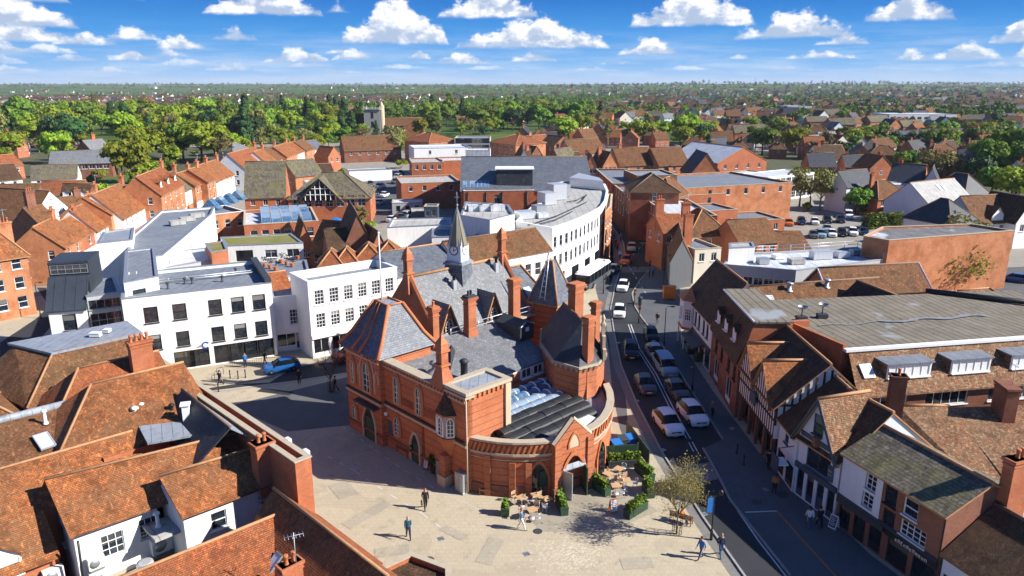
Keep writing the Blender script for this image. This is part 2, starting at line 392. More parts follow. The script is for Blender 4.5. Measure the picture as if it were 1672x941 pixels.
def wall_face(mb, a, b, z0, z1, holes, depth=.16, m=0, mr=None):
    """a wall from a to b (outside on the right of a->b) with rectangular openings and their reveals"""
    a = V2(a); b = V2(b); d = b - a; L = d.length
    if L < 1e-4: return
    d /= L; n = Vector((d.y, -d.x)); mr = m if mr is None else mr
    us = sorted({0.0, L} | {round(min(max(x, 0), L), 4) for h in holes for x in h[:2]}); zs = sorted({z0, z1} | {round(min(max(x, z0), z1), 4) for h in holes for x in h[2:4]})
    pt = lambda u, z, k=0.0: (a.x + d.x*u - n.x*k, a.y + d.y*u - n.y*k, z)
    for k in range(len(zs)-1):
        zm = (zs[k]+zs[k+1])/2; run = None
        for i in range(len(us)-1):
            um = (us[i]+us[i+1])/2
            hole = any(h[0] < um < h[1] and h[2] < zm < h[3] for h in holes)
            if not hole: run = us[i] if run is None else run
            if run is not None and (hole or i == len(us)-2):
                e = us[i] if hole else us[i+1]
                mb.poly([pt(run, zs[k]), pt(e, zs[k]), pt(e, zs[k+1]), pt(run, zs[k+1])], m); run = None
    for u0, u1, w0, w1 in [h[:4] for h in holes]:
        mb.poly([pt(u0, w0), pt(u1, w0), pt(u1, w0, depth), pt(u0, w0, depth)], mr); mb.poly([pt(u0, w1), pt(u0, w1, depth), pt(u1, w1, depth), pt(u1, w1)], mr)
        mb.poly([pt(u0, w0), pt(u0, w0, depth), pt(u0, w1, depth), pt(u0, w1)], mr); mb.poly([pt(u1, w0), pt(u1, w1), pt(u1, w1, depth), pt(u1, w0, depth)], mr)
        mb.poly([pt(u0, w0, depth+.02), pt(u1, w0, depth+.02), pt(u1, w1, depth+.02), pt(u0, w1, depth+.02)], mr)
def chimney(parent, x, y, z0, z1, sx=1.0, sy=.6, ang=0.0, pots=2, mat='brick', lab=None):
    c = MB(); c.cbox(x, y, (z0+z1)/2, sx, sy, z1-z0, 0, ang)
    c.cbox(x, y, z1-.42, sx+.12, sy+.12, .1, 0, ang); c.cbox(x, y, z1-.09, sx+.22, sy+.22, .18, 0, ang); c.cbox(x, y, z1-.22, sx+.12, sy+.12, .08, 0, ang)
    c.cbox(x, y, z0+.35, sx+.16, sy+.16, .14, 1, ang)
    o = obj('chimney', c, [M[mat], M['lead']], parent)
    if lab: o['label'] = lab
    for i in range(pots):
        u = (i - (pots-1)/2) * min(.42, (sx-.2)/max(1, pots-1) if pots > 1 else 1)
        px, py = x + u*math.cos(ang), y + u*math.sin(ang)
        q = MB(); q.lathe([(.15, 0), (.12, .1), (.11, .42), (.15, .46), (.14, .58), (.09, .58)], 8, 0, (px, py, z1))
        obj('chimney_pot', q, M['terra'], o)
    return o
class Bld:
    def __init__(s, name, label, cat, pts, h, wm='brick', z0=0.0, group=None, par=None):
        s.pts = ccw(pts) if par is None else pts; s.h = h; s.wm = wm; s.z0 = z0
        cx = sum(p[0] for p in pts)/len(pts); cy = sum(p[1] for p in pts)/len(pts)
        s.root = thing(name, label, cat, (cx, cy, 0), 0, group) if par is None else par
        s.holes = {}; s.wins = []; s.extra = MB(); s.top = None
    def ed(s, e):
        a = V2(s.pts[e]); b = V2(s.pts[(e+1) % len(s.pts)]); d = b-a; return a, d.normalized(), d.length
    def at(s, e, u, z, out=0.0):
        a, d, L = s.ed(e); n = Vector((d.y, -d.x)); q = a + d*u + n*out; return (q.x, q.y, z)
    def win(s, e, u, z, w, h, st='sash', frac=False, name=None, label=None):
        a, d, L = s.ed(e); u = u*L if frac else u
        w = min(w, L*.96); u = min(max(u, w/2+.02), L-w/2-.02)
        s.holes.setdefault(e, []).append((u-w/2, u+w/2, z, z+h)); s.wins.append((s.at(e, u, z, -.08), d, w, h, st, name, label))
    def row(s, e, n, z, w, h, st='sash', f0=0.0, f1=1.0, skip=()):
        a, d, L = s.ed(e)
        for i in range(n):
            if i not in skip: s.win(e, (f0 + (f1-f0)*(i+.5)/n)*L, z, w, h, st)
    def band(s, e, z, h=.2, out=.08, mat='white', name='cornice', u0=None, u1=None):
        a, d, L = s.ed(e); u0 = -out if u0 is None else u0; u1 = L+out if u1 is None else u1
        mb = MB(); n = Vector((d.y, -d.x)); q = [a+d*u0+n*out, a+d*u1+n*out, a+d*u1+n*.003, a+d*u0+n*.003]
        mb.prism([tuple(v) for v in reversed(q)] if area2(q) < 0 else [tuple(v) for v in q], z, z+h); return obj(name, mb, M[mat], s.root)
    def done(s):
        mb = MB(); n = len(s.pts)
        for i in range(n): wall_face(mb, s.pts[i], s.pts[(i+1) % n], s.z0, s.h, s.holes.get(i, []))
        k = len(mb.v); mb.v += s.extra.v; mb.f += [tuple(i+k for i in f) for f in s.extra.f]; mb.m += s.extra.m; mb.sm += s.extra.sm
        s.wall = obj('wall', mb, M[s.wm], s.root)
        for p, d, w, h, st, nm, lb in s.wins: put_win(s.root, p, d, w, h, st, nm, lb)
        return s
    # -------- roofs over the four-cornered plan (edge 0 = front)
    def fr(s):
        a, b, c, d = [V2(p) for p in s.pts[:4]]
        return lambda u, v, z: ((a + (b-a)*u + (d-a)*v + (a-b+c-d)*u*v).x, (a + (b-a)*u + (d-a)*v + (a-b+c-d)*u*v).y, z)
    def gable(s, rz, mat='tile_o', axis='x', ov=.3, og=.15, rp=.5, ridge='ridge', t=.13, name='roof', verge=None):
        f = s.fr(); a, b, c, d = [V2(p) for p in s.pts[:4]]; L = (b-a).length; D = (d-a).length; h = s.h
        if axis == 'y':
            g = lambda u, v, z: f(v, u, z); L, D = D, L
        else: g = f
        eu = og/L; ev = ov/D; rise = rz-h; mb = MB()
        k0 = ov/(D*rp)*rise; k1 = ov/(D*(1-rp))*rise
        up = .02
        s1 = [g(-eu, -ev, h-k0+up), g(1+eu, -ev, h-k0+up), g(1+eu, rp, rz+up), g(-eu, rp, rz+up)]
        s2 = [g(-eu, rp, rz+up), g(1+eu, rp, rz+up), g(1+eu, 1+ev, h-k1+up), g(-eu, 1+ev, h-k1+up)]
        if axis == 'y': s1.reverse(); s2.reverse()
        mb.slab(s1, t, 0, 1); mb.slab(s2, t, 0, 1)
        mb.tube([g(-eu, rp, rz+.05), g(1+eu, rp, rz+.05)], .13, 6, 1)
        if verge:
            for uu in (-eu*1.25, 1+eu*1.25): mb.tube([g(uu, -ev, h-k0+.02), g(uu, rp, rz+.05), g(uu, 1+ev, h-k1+.02)], .12, 4, 2, smooth=False)
        for uu in (0.0, 1.0):
            tri = [g(uu, 0, h), g(uu, 1, h), g(uu, rp, rz-.02)]
            if (uu == 0) == (axis == 'x'): tri.reverse()
            s.extra.poly(tri)
        s.roof = obj(name, mb, [M[mat], M[ridge], M[verge or ridge]], s.root); s.rz = rz; s.g = g
        s.slope = lambda u, v: g(u, v, h + rise*(v/rp if v < rp else (1-v)/(1-rp)))
        return s.roof
    def hip(s, rz, mat='tile_o', ov=.35, axis=None, hf=.5, ridge='ridge', t=.13, flat=None, name='roof'):
        f = s.fr(); a, b, c, d = [V2(p) for p in s.pts[:4]]; L = (b-a).length; D = (d-a).length; h = s.h
        axis = axis or ('x' if L >= D else 'y')
        if axis == 'y': g = lambda u, v, z: f(v, u, z); L, D = D, L
        else: g = f
        eu = ov/L; ev = ov/D; k = min(.48, hf*D/L); lo = h - ov/(D/2)*(rz-h)
        c0, c1, c2, c3 = g(-eu,-ev,lo), g(1+eu,-ev,lo), g(1+eu,1+ev,lo), g(-eu,1+ev,lo)
        mb = MB()
        if flat:
            kk = flat; ku = kk*D/L; t0,t1,t2,t3 = g(ku,kk,rz), g(1-ku,kk,rz), g(1-ku,1-kk,rz), g(ku,1-kk,rz)
            fs = [[c0,c1,t1,t0],[c1,c2,t2,t1],[c2,c3,t3,t2],[c3,c0,t0,t3]]; rl = [(t0,t1),(t1,t2),(t2,t3),(t3,t0)]
        else:
            r0, r1 = g(k,.5,rz), g(1-k,.5,rz)
            fs = [[c0,c1,r1,r0],[c1,c2,r1],[c2,c3,r0,r1],[c3,c0,r0]]; rl = [(r0,r1)]
            t0, t1, t2, t3 = r0, r1, r1, r0
        for q in fs:
            if axis == 'y': q = q[::-1]
            mb.slab(q, t, 0, 1)
        for p, q in rl + [(c0,t0),(c1,t1),(c2,t2),(c3,t3)]: mb.tube([(p[0],p[1],p[2]+.05),(q[0],q[1],q[2]+.05)], .12, 5, 1)
        mats = [M[mat], M[ridge]]
        s.roof = obj(name, mb, mats, s.root); s.rz = rz; s.g = g
        if flat:
            q = [t0,t1,t2,t3]; q = q[::-1] if axis == 'y' else q
            dk = MB(); dk.slab([(p[0],p[1],p[2]+.03) for p in q], .14); obj('flat_roof', dk, M['lead'], s.root)
        return s.roof
    def flat(s, mat='felt', ph=.5, cope='coping', th=.28, name='roof', top=None):
        pi = inset(s.pts, th); mb = MB(); z = s.h-ph
        mb.poly([(p[0],p[1],z) for p in pi], 0)
        for i in range(len(pi)):
            p, q = pi[i], pi[(i+1) % len(pi)]; mb.poly([(q[0],q[1],z),(p[0],p[1],z),(p[0],p[1],s.h),(q[0],q[1],s.h)], 1)
        s.roof = obj(name, mb, [M[mat], M[s.wm]], s.root)
        cp = MB(); po = inset(s.pts, -.06); pj = inset(s.pts, th+.04); n = len(po)
        for i in range(n):
            j = (i+1) % n; zz = s.h+.09
            cp.poly([(po[i][0],po[i][1],zz),(po[j][0],po[j][1],zz),(pj[j][0],pj[j][1],zz),(pj[i][0],pj[i][1],zz)])
            cp.poly([(po[i][0],po[i][1],s.h),(po[j][0],po[j][1],s.h),(po[j][0],po[j][1],zz),(po[i][0],po[i][1],zz)])
            cp.poly([(pj[j][0],pj[j][1],s.h),(pj[i][0],pj[i][1],s.h),(pj[i][0],pj[i][1],zz),(pj[j][0],pj[j][1],zz)])
            cp.poly([(po[j][0],po[j][1],s.h),(po[i][0],po[i][1],s.h),(pj[i][0],pj[i][1],s.h),(pj[j][0],pj[j][1],s.h)])
        obj('parapet_coping', cp, M[cope], s.root); s.rz = z
        return s.roof
    def chim(s, u, v, z1, z0=None, sx=1.0, sy=.6, pots=2, rot=0.0, mat=None, lab=None):
        a, d, L = s.ed(0); p = s.fr()(u, v, 0)
        return chimney(s.root, p[0], p[1], (s.h-.5 if z0 is None else z0), z1, sx, sy, math.atan2(d.y, d.x)+rot, pots, mat or (s.wm if 'brick' in s.wm else 'brick'), lab)
def rect(A, B, dep):
    a = V2(A); b = V2(B); d = (b-a).normalized(); n = Vector((-d.y, d.x)); return [tuple(a), tuple(b), tuple(b+n*dep), tuple(a+n*dep)]
def prect(pa, pb, z, dep): return rect(P(pa[0], pa[1], z), P(pb[0], pb[1], z), dep)
def roof_box(par, x, y, z, sx, sy, sz, mat='metal', ang=0.0, name='roof_unit', fan=False):
    mb = MB(); mb.cbox(x, y, z+sz/2+.1, sx, sy, sz, 0, ang); mb.cbox(x, y, z+.05, sx*.9, sy*.9, .1, 1, ang); mb.cbox(x, y, z+sz+.12, sx+.06, sy+.06, .05, 0, ang)
    if fan: mb.lathe([(min(sx,sy)*.36,0),(min(sx,sy)*.36,.08),(min(sx,sy)*.3,.08),(.08,.03)], 12, 1, (x,y,z+sz+.15))
    return obj(name, mb, [M[mat], M['char']], par)
def roof_pipe(par, x, y, z, h=.8, r=.12, mat='metal', cowl=True, name='vent_pipe'):
    mb = MB(); mb.lathe([(r*1.7,0),(r*1.7,.08),(r,.12),(r,h)], 8, 0, (x,y,z))
    if cowl: mb.lathe([(r*.5,h+.04),(r*1.9,h+.06),(r*1.3,h+.2),(.02,h+.26)], 8, 0, (x,y,z))
    return obj(name, mb, M[mat], par)
def skylight(par, p, q, w, mat='glass_b', frame='alu', name='skylight'):
    """p: lower middle, q: upper middle of the light on a slope"""
    p = Vector(p); q = Vector(q); up = (q-p).normalized(); s = Vector((0,0,1)).cross(up).normalized(); n = up.cross(s)
    if n.z < 0: n = -n
    def box(mb, a0, a1, b0, b1, c0, c1):
        vs = [p + s*a + up*b + n*c for c in (c0, c1) for a, b in ((a0,b0),(a1,b0),(a1,b1),(a0,b1))]
        mb.mesh(vs, [(3,2,1,0),(4,5,6,7),(0,1,5,4),(1,2,6,5),(2,3,7,6),(3,0,4,7)])
    L = (q-p).length; f = MB(); t = .08
    box(f,-w/2,w/2,0,t,0,.13); box(f,-w/2,w/2,L-t,L,0,.13); box(f,-w/2,-w/2+t,t,L-t,0,.13); box(f,w/2-t,w/2,t,L-t,0,.13)
    o = obj(name, f, M[frame], par); g = MB(); box(g,-w/2+t,w/2-t,t,L-t,.02,.1); obj('pane', g, M[mat], o); return o
def dormer(par, p, dr, w, h, dep, rz=.9, wall='tile_b', roof='tile_b', st='wide', flat=False, face='white'):
    """p: middle of the front foot, dr: unit vector along the front (outside on its right)"""
    d = Vector((dr[0],dr[1])).normalized(); n = Vector((-d.y, d.x)); p2 = Vector((p[0],p[1])); z = p[2]
    g = lambda u, v, zz: ((p2+d*u+n*v).x, (p2+d*u+n*v).y, z+zz)
    mb = MB(); hw = w/2
    mb.poly([g(-hw,0,0),g(hw,0,0),g(hw,0,h),g(-hw,0,h)], 2)
    mb.poly([g(hw,0,0),g(hw,dep,0),g(hw,dep,h),g(hw,0,h)], 0); mb.poly([g(-hw,dep,0),g(-hw,0,0),g(-hw,0,h),g(-hw,dep,h)], 0)
    if flat: mb.slab([g(-hw-.15,-.2,h+.12),g(hw+.15,-.2,h+.12),g(hw+.15,dep,h+.16),g(-hw-.15,dep,h+.16)], .13, 1)
    else:
        mb.poly([g(-hw,0,h),g(hw,0,h),g(0,0,h+rz)], 2); o_ = .15; k = o_/hw*rz
        mb.slab([g(-hw-o_,-.2,h-k),g(0,-.2,h+rz),g(0,dep+rz*.9,h+rz),g(-hw-o_,dep,h-k)][::-1], .1, 1); mb.slab([g(0,-.2,h+rz),g(hw+o_,-.2,h-k),g(hw+o_,dep,h-k),g(0,dep+rz*.9,h+rz)][::-1], .1, 1)
    o = obj('dormer', mb, [M[wall], M[roof], M[face]], par)
    q = g(0, -.05, h*.1)
    fd, pd = win_mesh(st, w*.93, h*.84); wn = link('dormer_window', fd, o, Vector(q)-wloc(o), math.atan2(d.y,d.x)); 
    # frame and pane in one level below the dormer
    me = fd.copy(); bm = bmesh.new(); bm.from_mesh(fd); k = len(fd.materials); me.materials.append(pd.materials[0])
    nf = len(bm.faces); bm.from_mesh(pd); bm.faces.ensure_lookup_table()
    for i in range(nf, len(bm.faces)): bm.faces[i].material_index = k
    bm.to_mesh(me); bm.free(); wn.data = me
    return o
# ---------------------------------------------------------------- the town hall
HA = Vector((-15.4, 65.2)); HU = Vector((.724, .69)); HW = Vector((.69, -.724))
def hl(u, w): q = HA + HU*u + HW*w; return (q.x, q.y)
def h3(u, w, z): q = hl(u, w); return (q[0], q[1], z)
def hinv(p): d = V2(p) - HA; return d.dot(HU), d.dot(HW)
hall = thing('town_hall', 'banded red brick hall with slate roofs and a clock spire on the square', 'building', (*hl(10, 6), 0))
def hpart(name, mb, mats, par=None): return obj(name, mb, mats, par or hall)
BH = 'brick_h'
def hrect(u0, u1, w0, w1): return ccw([hl(u0,w0), hl(u1,w0), hl(u1,w1), hl(u0,w1)])
def hblock(u0, u1, w0, w1, z0, z1, name='wall', mat=BH): mb = MB(); mb.prism(hrect(u0,u1,w0,w1), z0, z1, 0, None, False); return hpart(name, mb, M[mat])
def arch_ring(p, dr, w, h, par, mat='terra', wd=.22, out=.12, name='arch_moulding'):
    d = Vector((dr[0],dr[1],0)).normalized(); n = Vector((d.y,-d.x,0)); p = Vector(p); mb = MB()
    def prof(ww, hh): 
        pts = [(-ww/2, 0)]
        rise = ww*.8
        for i in range(11):
            a = i/10; k = min(a,1-a)*2; pts.append((-ww/2+ww*a, hh-rise+rise*math.sin(k*PI/2)**.85))
        return pts + [(ww/2, 0)]
    o = prof(w+2*wd, h+wd*1.3); q = prof(w, h)
    for i in range(len(o)-1):
        A, B, C, D = [p + d*x + Vector((0,0,z)) + n*out for x, z in (o[i], o[i+1], q[i+1], q[i])]
        mb.poly([A, B, C, D]); k = n*(out+.05)
        mb.poly([B, A, A-k, B-k]); mb.poly([D, C, C-k, D-k])
    return hpart(name, mb, M[mat], par)
def arch_panel(p, dr, w, h, mat, out=.03, name='recess'):
    d = Vector((dr[0],dr[1],0)).normalized(); n = Vector((d.y,-d.x,0)); p = Vector(p); rise = w*.8
    pts = [(-w/2,0)] + [(-w/2+w*i/10, h-rise+rise*math.sin(min(i,10-i)/5*PI/2)**.85) for i in range(11)] + [(w/2,0)]
    mb = MB(); mb.poly([p+d*x+Vector((0,0,z))+n*out for x, z in pts][::-1]); return hpart(name, mb, M[mat])
fdir = -HW                         # along the square facade, outside (-u) on its right
fdir = HW if Vector((HW.y, -HW.x)).dot(-HU) > 0 else -HW
sdir = HU if Vector((HU.y, -HU.x)).dot(HW) > 0 else -HU   # along the front (+w) faces
# long facade range, corner block and apse body
hblock(-.35, 5.4, 0, 5.6, 0, 8.5); hblock(.1, 15.6, 5.6, 10.8, 0, 5.7); hblock(.1, .75, 5.55, 17.0, 5.0, 8.3)
hblock(.15, 4.7, 14.2, 17.0, 0, 8.55); hblock(.1, 16, 10.7, 11.4, 0, 4.6); hblock(.1, 4.0, 11.0, 14.3, 0, 6.0)
def facade_w(px, py, z): return hinv(P(px, py, z))[1]
for w0, w1, z in ((.0,5.65,8.45), (5.6,17.05,8.28)):
    mb = MB(); u0 = -.35 if w0 == 0 else .1
    mb.prism(hrect(u0-.22, u0+.75, w0-.1, w1+.12), z-.02, z+.16, 0); mb.prism(hrect(u0-.12, u0-.003, w0, w1), z-.5, z-.36, 0)
    n = int((w1-w0)/.42)
    for i in range(n):
        ww = w0 + (i+.5)*(w1-w0)/n; mb.prism(hrect(u0-.14, u0-.003, ww-.09, ww+.09), z-.34, z-.1, 1)
    hpart('cornice', mb, [M['coping'], M['terra']])
for z, mt in ((4.25,'woodd'), (.9,'brick_d'), (4.02,'stone')):
    mb = MB(); mb.prism(hrect(-.05, .097, 5.68, 17.0), z, z+.2); mb.prism(hrect(-.5, -.353, -.1, 5.7), z, z+.2); hpart('string_course', mb, M[mt])
def fwin(px, pz, w, h, py=640, u=None, st='arch/s', ring=True):
    z = pz; ww = facade_w(px, py, z + h/2); uu = (-.35 if ww < 5.6 else .1) if u is None else u
    put_win(hall, h3(uu-.10, ww, z), fdir, w, h, st)
    if ring: arch_ring(h3(uu, ww, z+.1), fdir, w+.12, h+.05, hall)
for ww, z, w, h in ((1.2,5.0,.55,2.3),(3.55,4.75,1.15,3.0),(7.6,4.8,.75,2.6),(10.8,4.8,.75,2.6),(7.4,1.6,.75,1.9),(1.1,1.3,.7,1.5)):
    uu = -.35 if ww < 5.6 else .1
    put_win(hall, h3(uu-.10, ww, z), fdir, w, h, 'arch/s'); arch_ring(h3(uu, ww, z+.05), fdir, w+.12, h+.08, hall)
    if ww == 3.55: arch_ring(h3(uu, ww, z+.2), fdir, w+1.1, h+.65, hall, 'stone', .14, .09)
for ww, z, w, h in ((3.6,0.05,1.9,3.3),(10.1,.05,1.15,2.7)):
    uu = -.35 if ww < 5.6 else .1
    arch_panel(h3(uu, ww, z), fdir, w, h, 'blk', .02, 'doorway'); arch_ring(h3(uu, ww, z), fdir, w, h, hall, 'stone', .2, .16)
    d = MB(); d.cbox(*hl(uu-.06, ww+.1), h*.36, .06, w*.7, h*.7, 0, math.atan2(HU.y, HU.x)); hpart('door', d, M['dgreen'])
for ww, z in ((2.35,6.1),(5.15,6.1)): arch_ring(h3(-.35, ww, z), fdir, .5, 1.0, hall, 'stone', .1, .08)
mb = MB(); mb.prism(hrect(-1.0,-.36,1.9,5.3), 3.55, 3.72); hpart('porch_canopy', mb, M['char'])
nb = MB(); nb.prism(hrect(.02,.09,5.95,6.7), 1.3, 2.7); hpart('notice_board', nb, M['navy'])
for ww in (1.9, 5.9):
    mb = MB(); mb.ball(h3(-.5 if ww < 5 else -.06, ww, 3.3), .2, 0, 10, 6); hpart('wall_lamp', mb, M['wht'])
# oriel on the corner
oc = 14.6; op = [hl(.1,oc-1.0), hl(-.55,oc-.5), hl(-.55,oc+.5), hl(.1,oc+1.0)]; op = ccw(op)
mb = MB(); mb.prism(op, 4.3, 6.35); 
mb.frus([hl(.1,oc-.45),hl(-.02,oc-.25),hl(-.02,oc+.25),hl(.1,oc+.45)][::(1 if area2([hl(.1,oc-.45),hl(-.02,oc-.25),hl(-.02,oc+.25),hl(.1,oc+.45)])>0 else -1)], 2.6, op, 4.3, 1)
k = inset(op, -.18); mb.prism(k, 4.2, 4.38, 1); mb.prism(k, 6.3, 6.42, 1); orl = hpart('oriel', mb, [M['stone'], M['terra']])
mb = MB(); mb.cone(k, 6.42, h3(.05, oc, 8.35)); hpart('oriel_roof', mb, M['tile_d'], orl)
for e in range(4):
    a = Vector(op[e]); b = Vector(op[(e+1)%4]); d = (b-a); L = d.length; d /= L; n = Vector((d.y,-d.x))
    if n.dot(HU) < .6:
        q = (a+b)/2 + n*.09; put_win(orl, (q.x,q.y,4.5), d, min(.72, L*.8), 1.75, 'arch')
# buttress pier below the oriel and the pinnacle chimney on the corner
mb = MB(); mb.prism(hrect(-.6,.09,oc-.35,oc+.35), 0, 2.7); mb.prism(hrect(-.75,.08,oc-.5,oc+.5), 0, .9, 1); hpart('buttress', mb, [M[BH], M['stone']])
def spine(u, w, z0, z1, s=.62, name='chimney'):
    mb = MB(); a = hrect(u-s*1.1,u+s*1.1,w-s*1.5,w+s*1.5); b = hrect(u-s*.55,u+s*.55,w-s*.6,w+s*.6); zs = z0+(z1-z0)*.42
    mb.frus(a, z0, b, zs, 0, False); mb.frus(b, zs, b, z1-.75, 0, False); c = inset(b, -.14); mb.prism(c, zs+.1, zs+.26, 1); mb.prism(c, z1-.95, z1-.8, 1); mb.frus(inset(b,-.1), z1-.8, b, z1-.3, 0, True)
    mb.cone(inset(b,-.05), z1-.3, h3(u, w, z1+.45), 1)
    for q in (.7, ):
        mb.prism(hrect(u-s*.62,u+s*.62,w-s*.12,w+s*.12), zs+.5, z1-1.1, 2)
    return hpart(name, mb, [M['brick'], M['terra'], M['brick_d']])
spine(.5, 13.6, 8.3, 12.2)
def hchim(u, w, z0, z1, su=.95, sw=.65, pots=0, dark=False):
    mb = MB(); r = lambda k: hrect(u-su/2-k,u+su/2+k,w-sw/2-k,w+sw/2+k)
    mb.frus(r(.22), z0, r(0), z0+1.1, 0, False); mb.frus(r(0), z0+1.1, r(0), z1-.5, 0, False)
    mb.prism(r(.07), z1-.95, z1-.85, 1); mb.prism(r(.1), z1-.5, z1-.34, 1); mb.prism(r(.18), z1-.34, z1-.16, 0); mb.prism(r(.08), z1-.16, z1, 2 if dark else 1)
    mb.prism(r(.05), z0+1.1, z0+1.22, 1)
    o = hpart('chimney', mb, [M['brick'], M['terra'], M['char']])
    for i in range(pots):
        q = MB(); q.lathe([(.17,0),(.13,.1),(.12,.4),(.16,.45),(.1,.5)], 8, 0, h3(u+(i-(pots-1)/2)*.34, w, z1)); hpart('chimney_pot', q, M['terra'] if not dark else M['char'], o)
# tower roof: steep slate pavilion with a flat lead top
mb = MB(); te = hrect(-.75, 5.8, -.4, 6.0); tt = hrect(2.0, 3.5, 1.7, 4.0)
tm = [tuple(V2(a)*.62+V2(b)*.38) for a, b in zip(te, tt)]
mb.frus(te, 8.55, tm, 9.75, 0, False); mb.frus(tm, 9.75, tt, 12.6, 0, True, 1)
for i in range(4):
    mb.tube([(*te[i],8.62),(*tm[i],9.82),(*tt[i],12.67)], .19, 5, 2); mb.tube([(*tt[i],12.66),(*tt[(i+1)%4],12.66)], .1, 5, 2)
hpart('tower_roof', mb, [M['slate'], M['lead'], M['terra']])
# grey lead valley strips on the facade side of the tower roof
for w0 in (1.75, 3.0):
    mb = MB(); mb.tube([h3(-.78,w0+.1,8.62),h3(.38,w0*.8+.75,9.83),h3(1.98,w0*.35+1.75,12.6)], .17, 5, 0); hpart('hip_tile', mb, M['terra'])
mb = MB(); mb.tube([h3(2.7,1.9,12.6), h3(2.7,1.9,18.9)], .06, 6); mb.ball(h3(2.7,1.9,18.95), .11); hpart('flagpole', mb, M['wht'])
# main hall
ME, MR = 8.0, 13.1; mu0, mu1, mw0, mw1, mwr = 8.0, 21.3, -6.2, 2.9, -1.5
hblock(mu0, 24.6, mw0, mw1, 0, ME)
for uu, s in ((mu0, 0), (mu1, 1)):
    mb = MB(); q = [h3(uu,mw0-.2,ME), h3(uu,mw1+.2,ME), h3(uu,mwr,MR+.5)]; t = HU*(.45 if s == 0 else -.45)
    back = [(p[0]+t.x,p[1]+t.y,p[2]) for p in q]
    mb.mesh(q+back, [(0,1,2),(5,4,3),(0,3,4,1),(1,4,5,2),(2,5,3,0)], 0)
    o = hpart('gable', mb, M['brick'])
    mb = MB()
    for a, b in ((q[0],q[2]),(q[1],q[2])):
        c = Vector((t.x/2,t.y/2,.06)); mb.tube([Vector(a)+c, Vector(b)+c], .2, 4, 0, smooth=False)
    hpart('gable_coping', mb, M['terra'], o)
mb = MB()
mb.slab([h3(mu0+.3,mw1+.45,ME-.3), h3(mu1-.3,mw1+.45,ME-.3), h3(mu1-.3,mwr,MR), h3(mu0+.3,mwr,MR)], .15); mb.slab([h3(mu0+.3,mwr,MR), h3(mu1-.3,mwr,MR), h3(mu1-.3,mw0-.45,ME-.3), h3(mu0+.3,mw0-.45,ME-.3)], .15)
mb.tube([h3(mu0,mwr,MR+.05), h3(mu1,mwr,MR+.05)], .17, 6, 1); mroof = hpart('main_roof', mb, [M['slate_l'], M['ridge']])
sl = lambda u, w: h3(u, w, MR - (w-mwr)/(mw1-mwr)*(MR-ME))
def spin2(u, w, z0, z1): return spine(u, w, z0, z1, .58)
spin2(mu0+.2, mwr, 11.6, 15.9); spin2(mu1-.2, mwr, 11.8, 16.2)
# low end roof beyond the right gable
mb = MB(); mb.slab([h3(mu1,mw1+.3,ME-.2), h3(25,mw1+.3,ME-.2), h3(24,mwr,11.7), h3(mu1,mwr,11.7)], .14); mb.slab([h3(mu1,mwr,11.7), h3(24,mwr,11.7), h3(25,mw0,ME-.2), h3(mu1,mw0,ME-.2)], .14); mb.slab([h3(25,mw1+.3,ME-.2), h3(25,mw0,ME-.2), h3(24,mwr,11.7)], .14)
mb.tube([h3(25,mw1+.3,ME-.1), h3(24,mwr,11.8)], .14, 5, 1); mb.tube([h3(mu1,mwr,11.8), h3(24,mwr,11.8)], .14, 5, 1); hpart('end_roof', mb, [M['slate'], M['ridge']])
p = sl(22.7, 1.6); skylight(hall, h3(22.6,2.0,8.75), h3(22.6,.8,9.75), 1.0, 'glass_w', 'alu')
# dormers with gothic lights
for u in (9.7, 15.7):
    mb = MB(); w = mw1+.05; hw = 1.25
    f = [h3(u-hw,w,ME-.35), h3(u+hw,w,ME-.35), h3(u,w,ME+2.75)]; mb.poly(f if Vector((0,0,1)) else f, 2)
    bk = h3(u, w-3.4, ME+2.75)
    e = .25
    mb.slab([h3(u-hw-e,w+.25,ME-.75), h3(u,w+.25,ME+2.95), h3(u,w-2.6,ME+2.95), h3(u-hw-e,w-.1,ME-.5)], .1, 0); mb.slab([h3(u+hw+e,w+.25,ME-.75), h3(u+hw+e,w-.1,ME-.5), h3(u,w-2.6,ME+2.95), h3(u,w+.25,ME+2.95)], .1, 0)
    for s in (-1, 1): mb.tube([h3(u+s*(hw+e),w+.28,ME-.7), h3(u,w+.28,ME+3.0)], .09, 4, 1, smooth=False)
    o = hpart('dormer', mb, [M['slate'], M['ridge'], M['brick']])
    put_win(o, h3(u, w+.10, ME-.05), sdir, 1.05, 1.5, 'arch/s')
for u, w in ((12.9,.0),(19.4,-.6)):
    q = sl(u, w); mb = MB(); mb.cbox(q[0],q[1],q[2]+.35,.42,.42,1.1,0,math.atan2(HU.y,HU.x)); mb.cbox(q[0],q[1],q[2]+1.1,.3,.3,.45,1); mb.cbox(q[0],q[1],q[2]+1.5,.62,.62,.16,1); hpart('roof_vent', mb, [M['alu'], M['blk']])
hchim(11.2, 4.5, 7.4, 11.9, 1.0, .8, 2, True); hchim(17.3, 4.5, 7.4, 12.5, 1.0, .8); hchim(6.3, 5.0, 6.8, 11.9, .7, .75, 1)
# gutter walk and safety rails along the main eave
mb = MB(); mb.prism(hrect(mu0,24,mw1,mw1+1.15), 7.55, 7.72); hpart('parapet_gutter', mb, M['coping'])
mb = MB()
for z in (.5, 1.0): mb.tube([h3(9.2,mw1+1.0,7.75+z), h3(23.8,mw1+1.0,7.75+z)], .045, 5)
for i in range(9): mb.tube([h3(9.2+14.6*i/8,mw1+1.0,7.7), h3(9.2+14.6*i/8,mw1+1.0,8.75)], .045, 5)
hpart('safety_rail', mb, M['alu'])
M['spire'] = m_rend('weathered_spire_stone', (.21,.18,.12), .6)
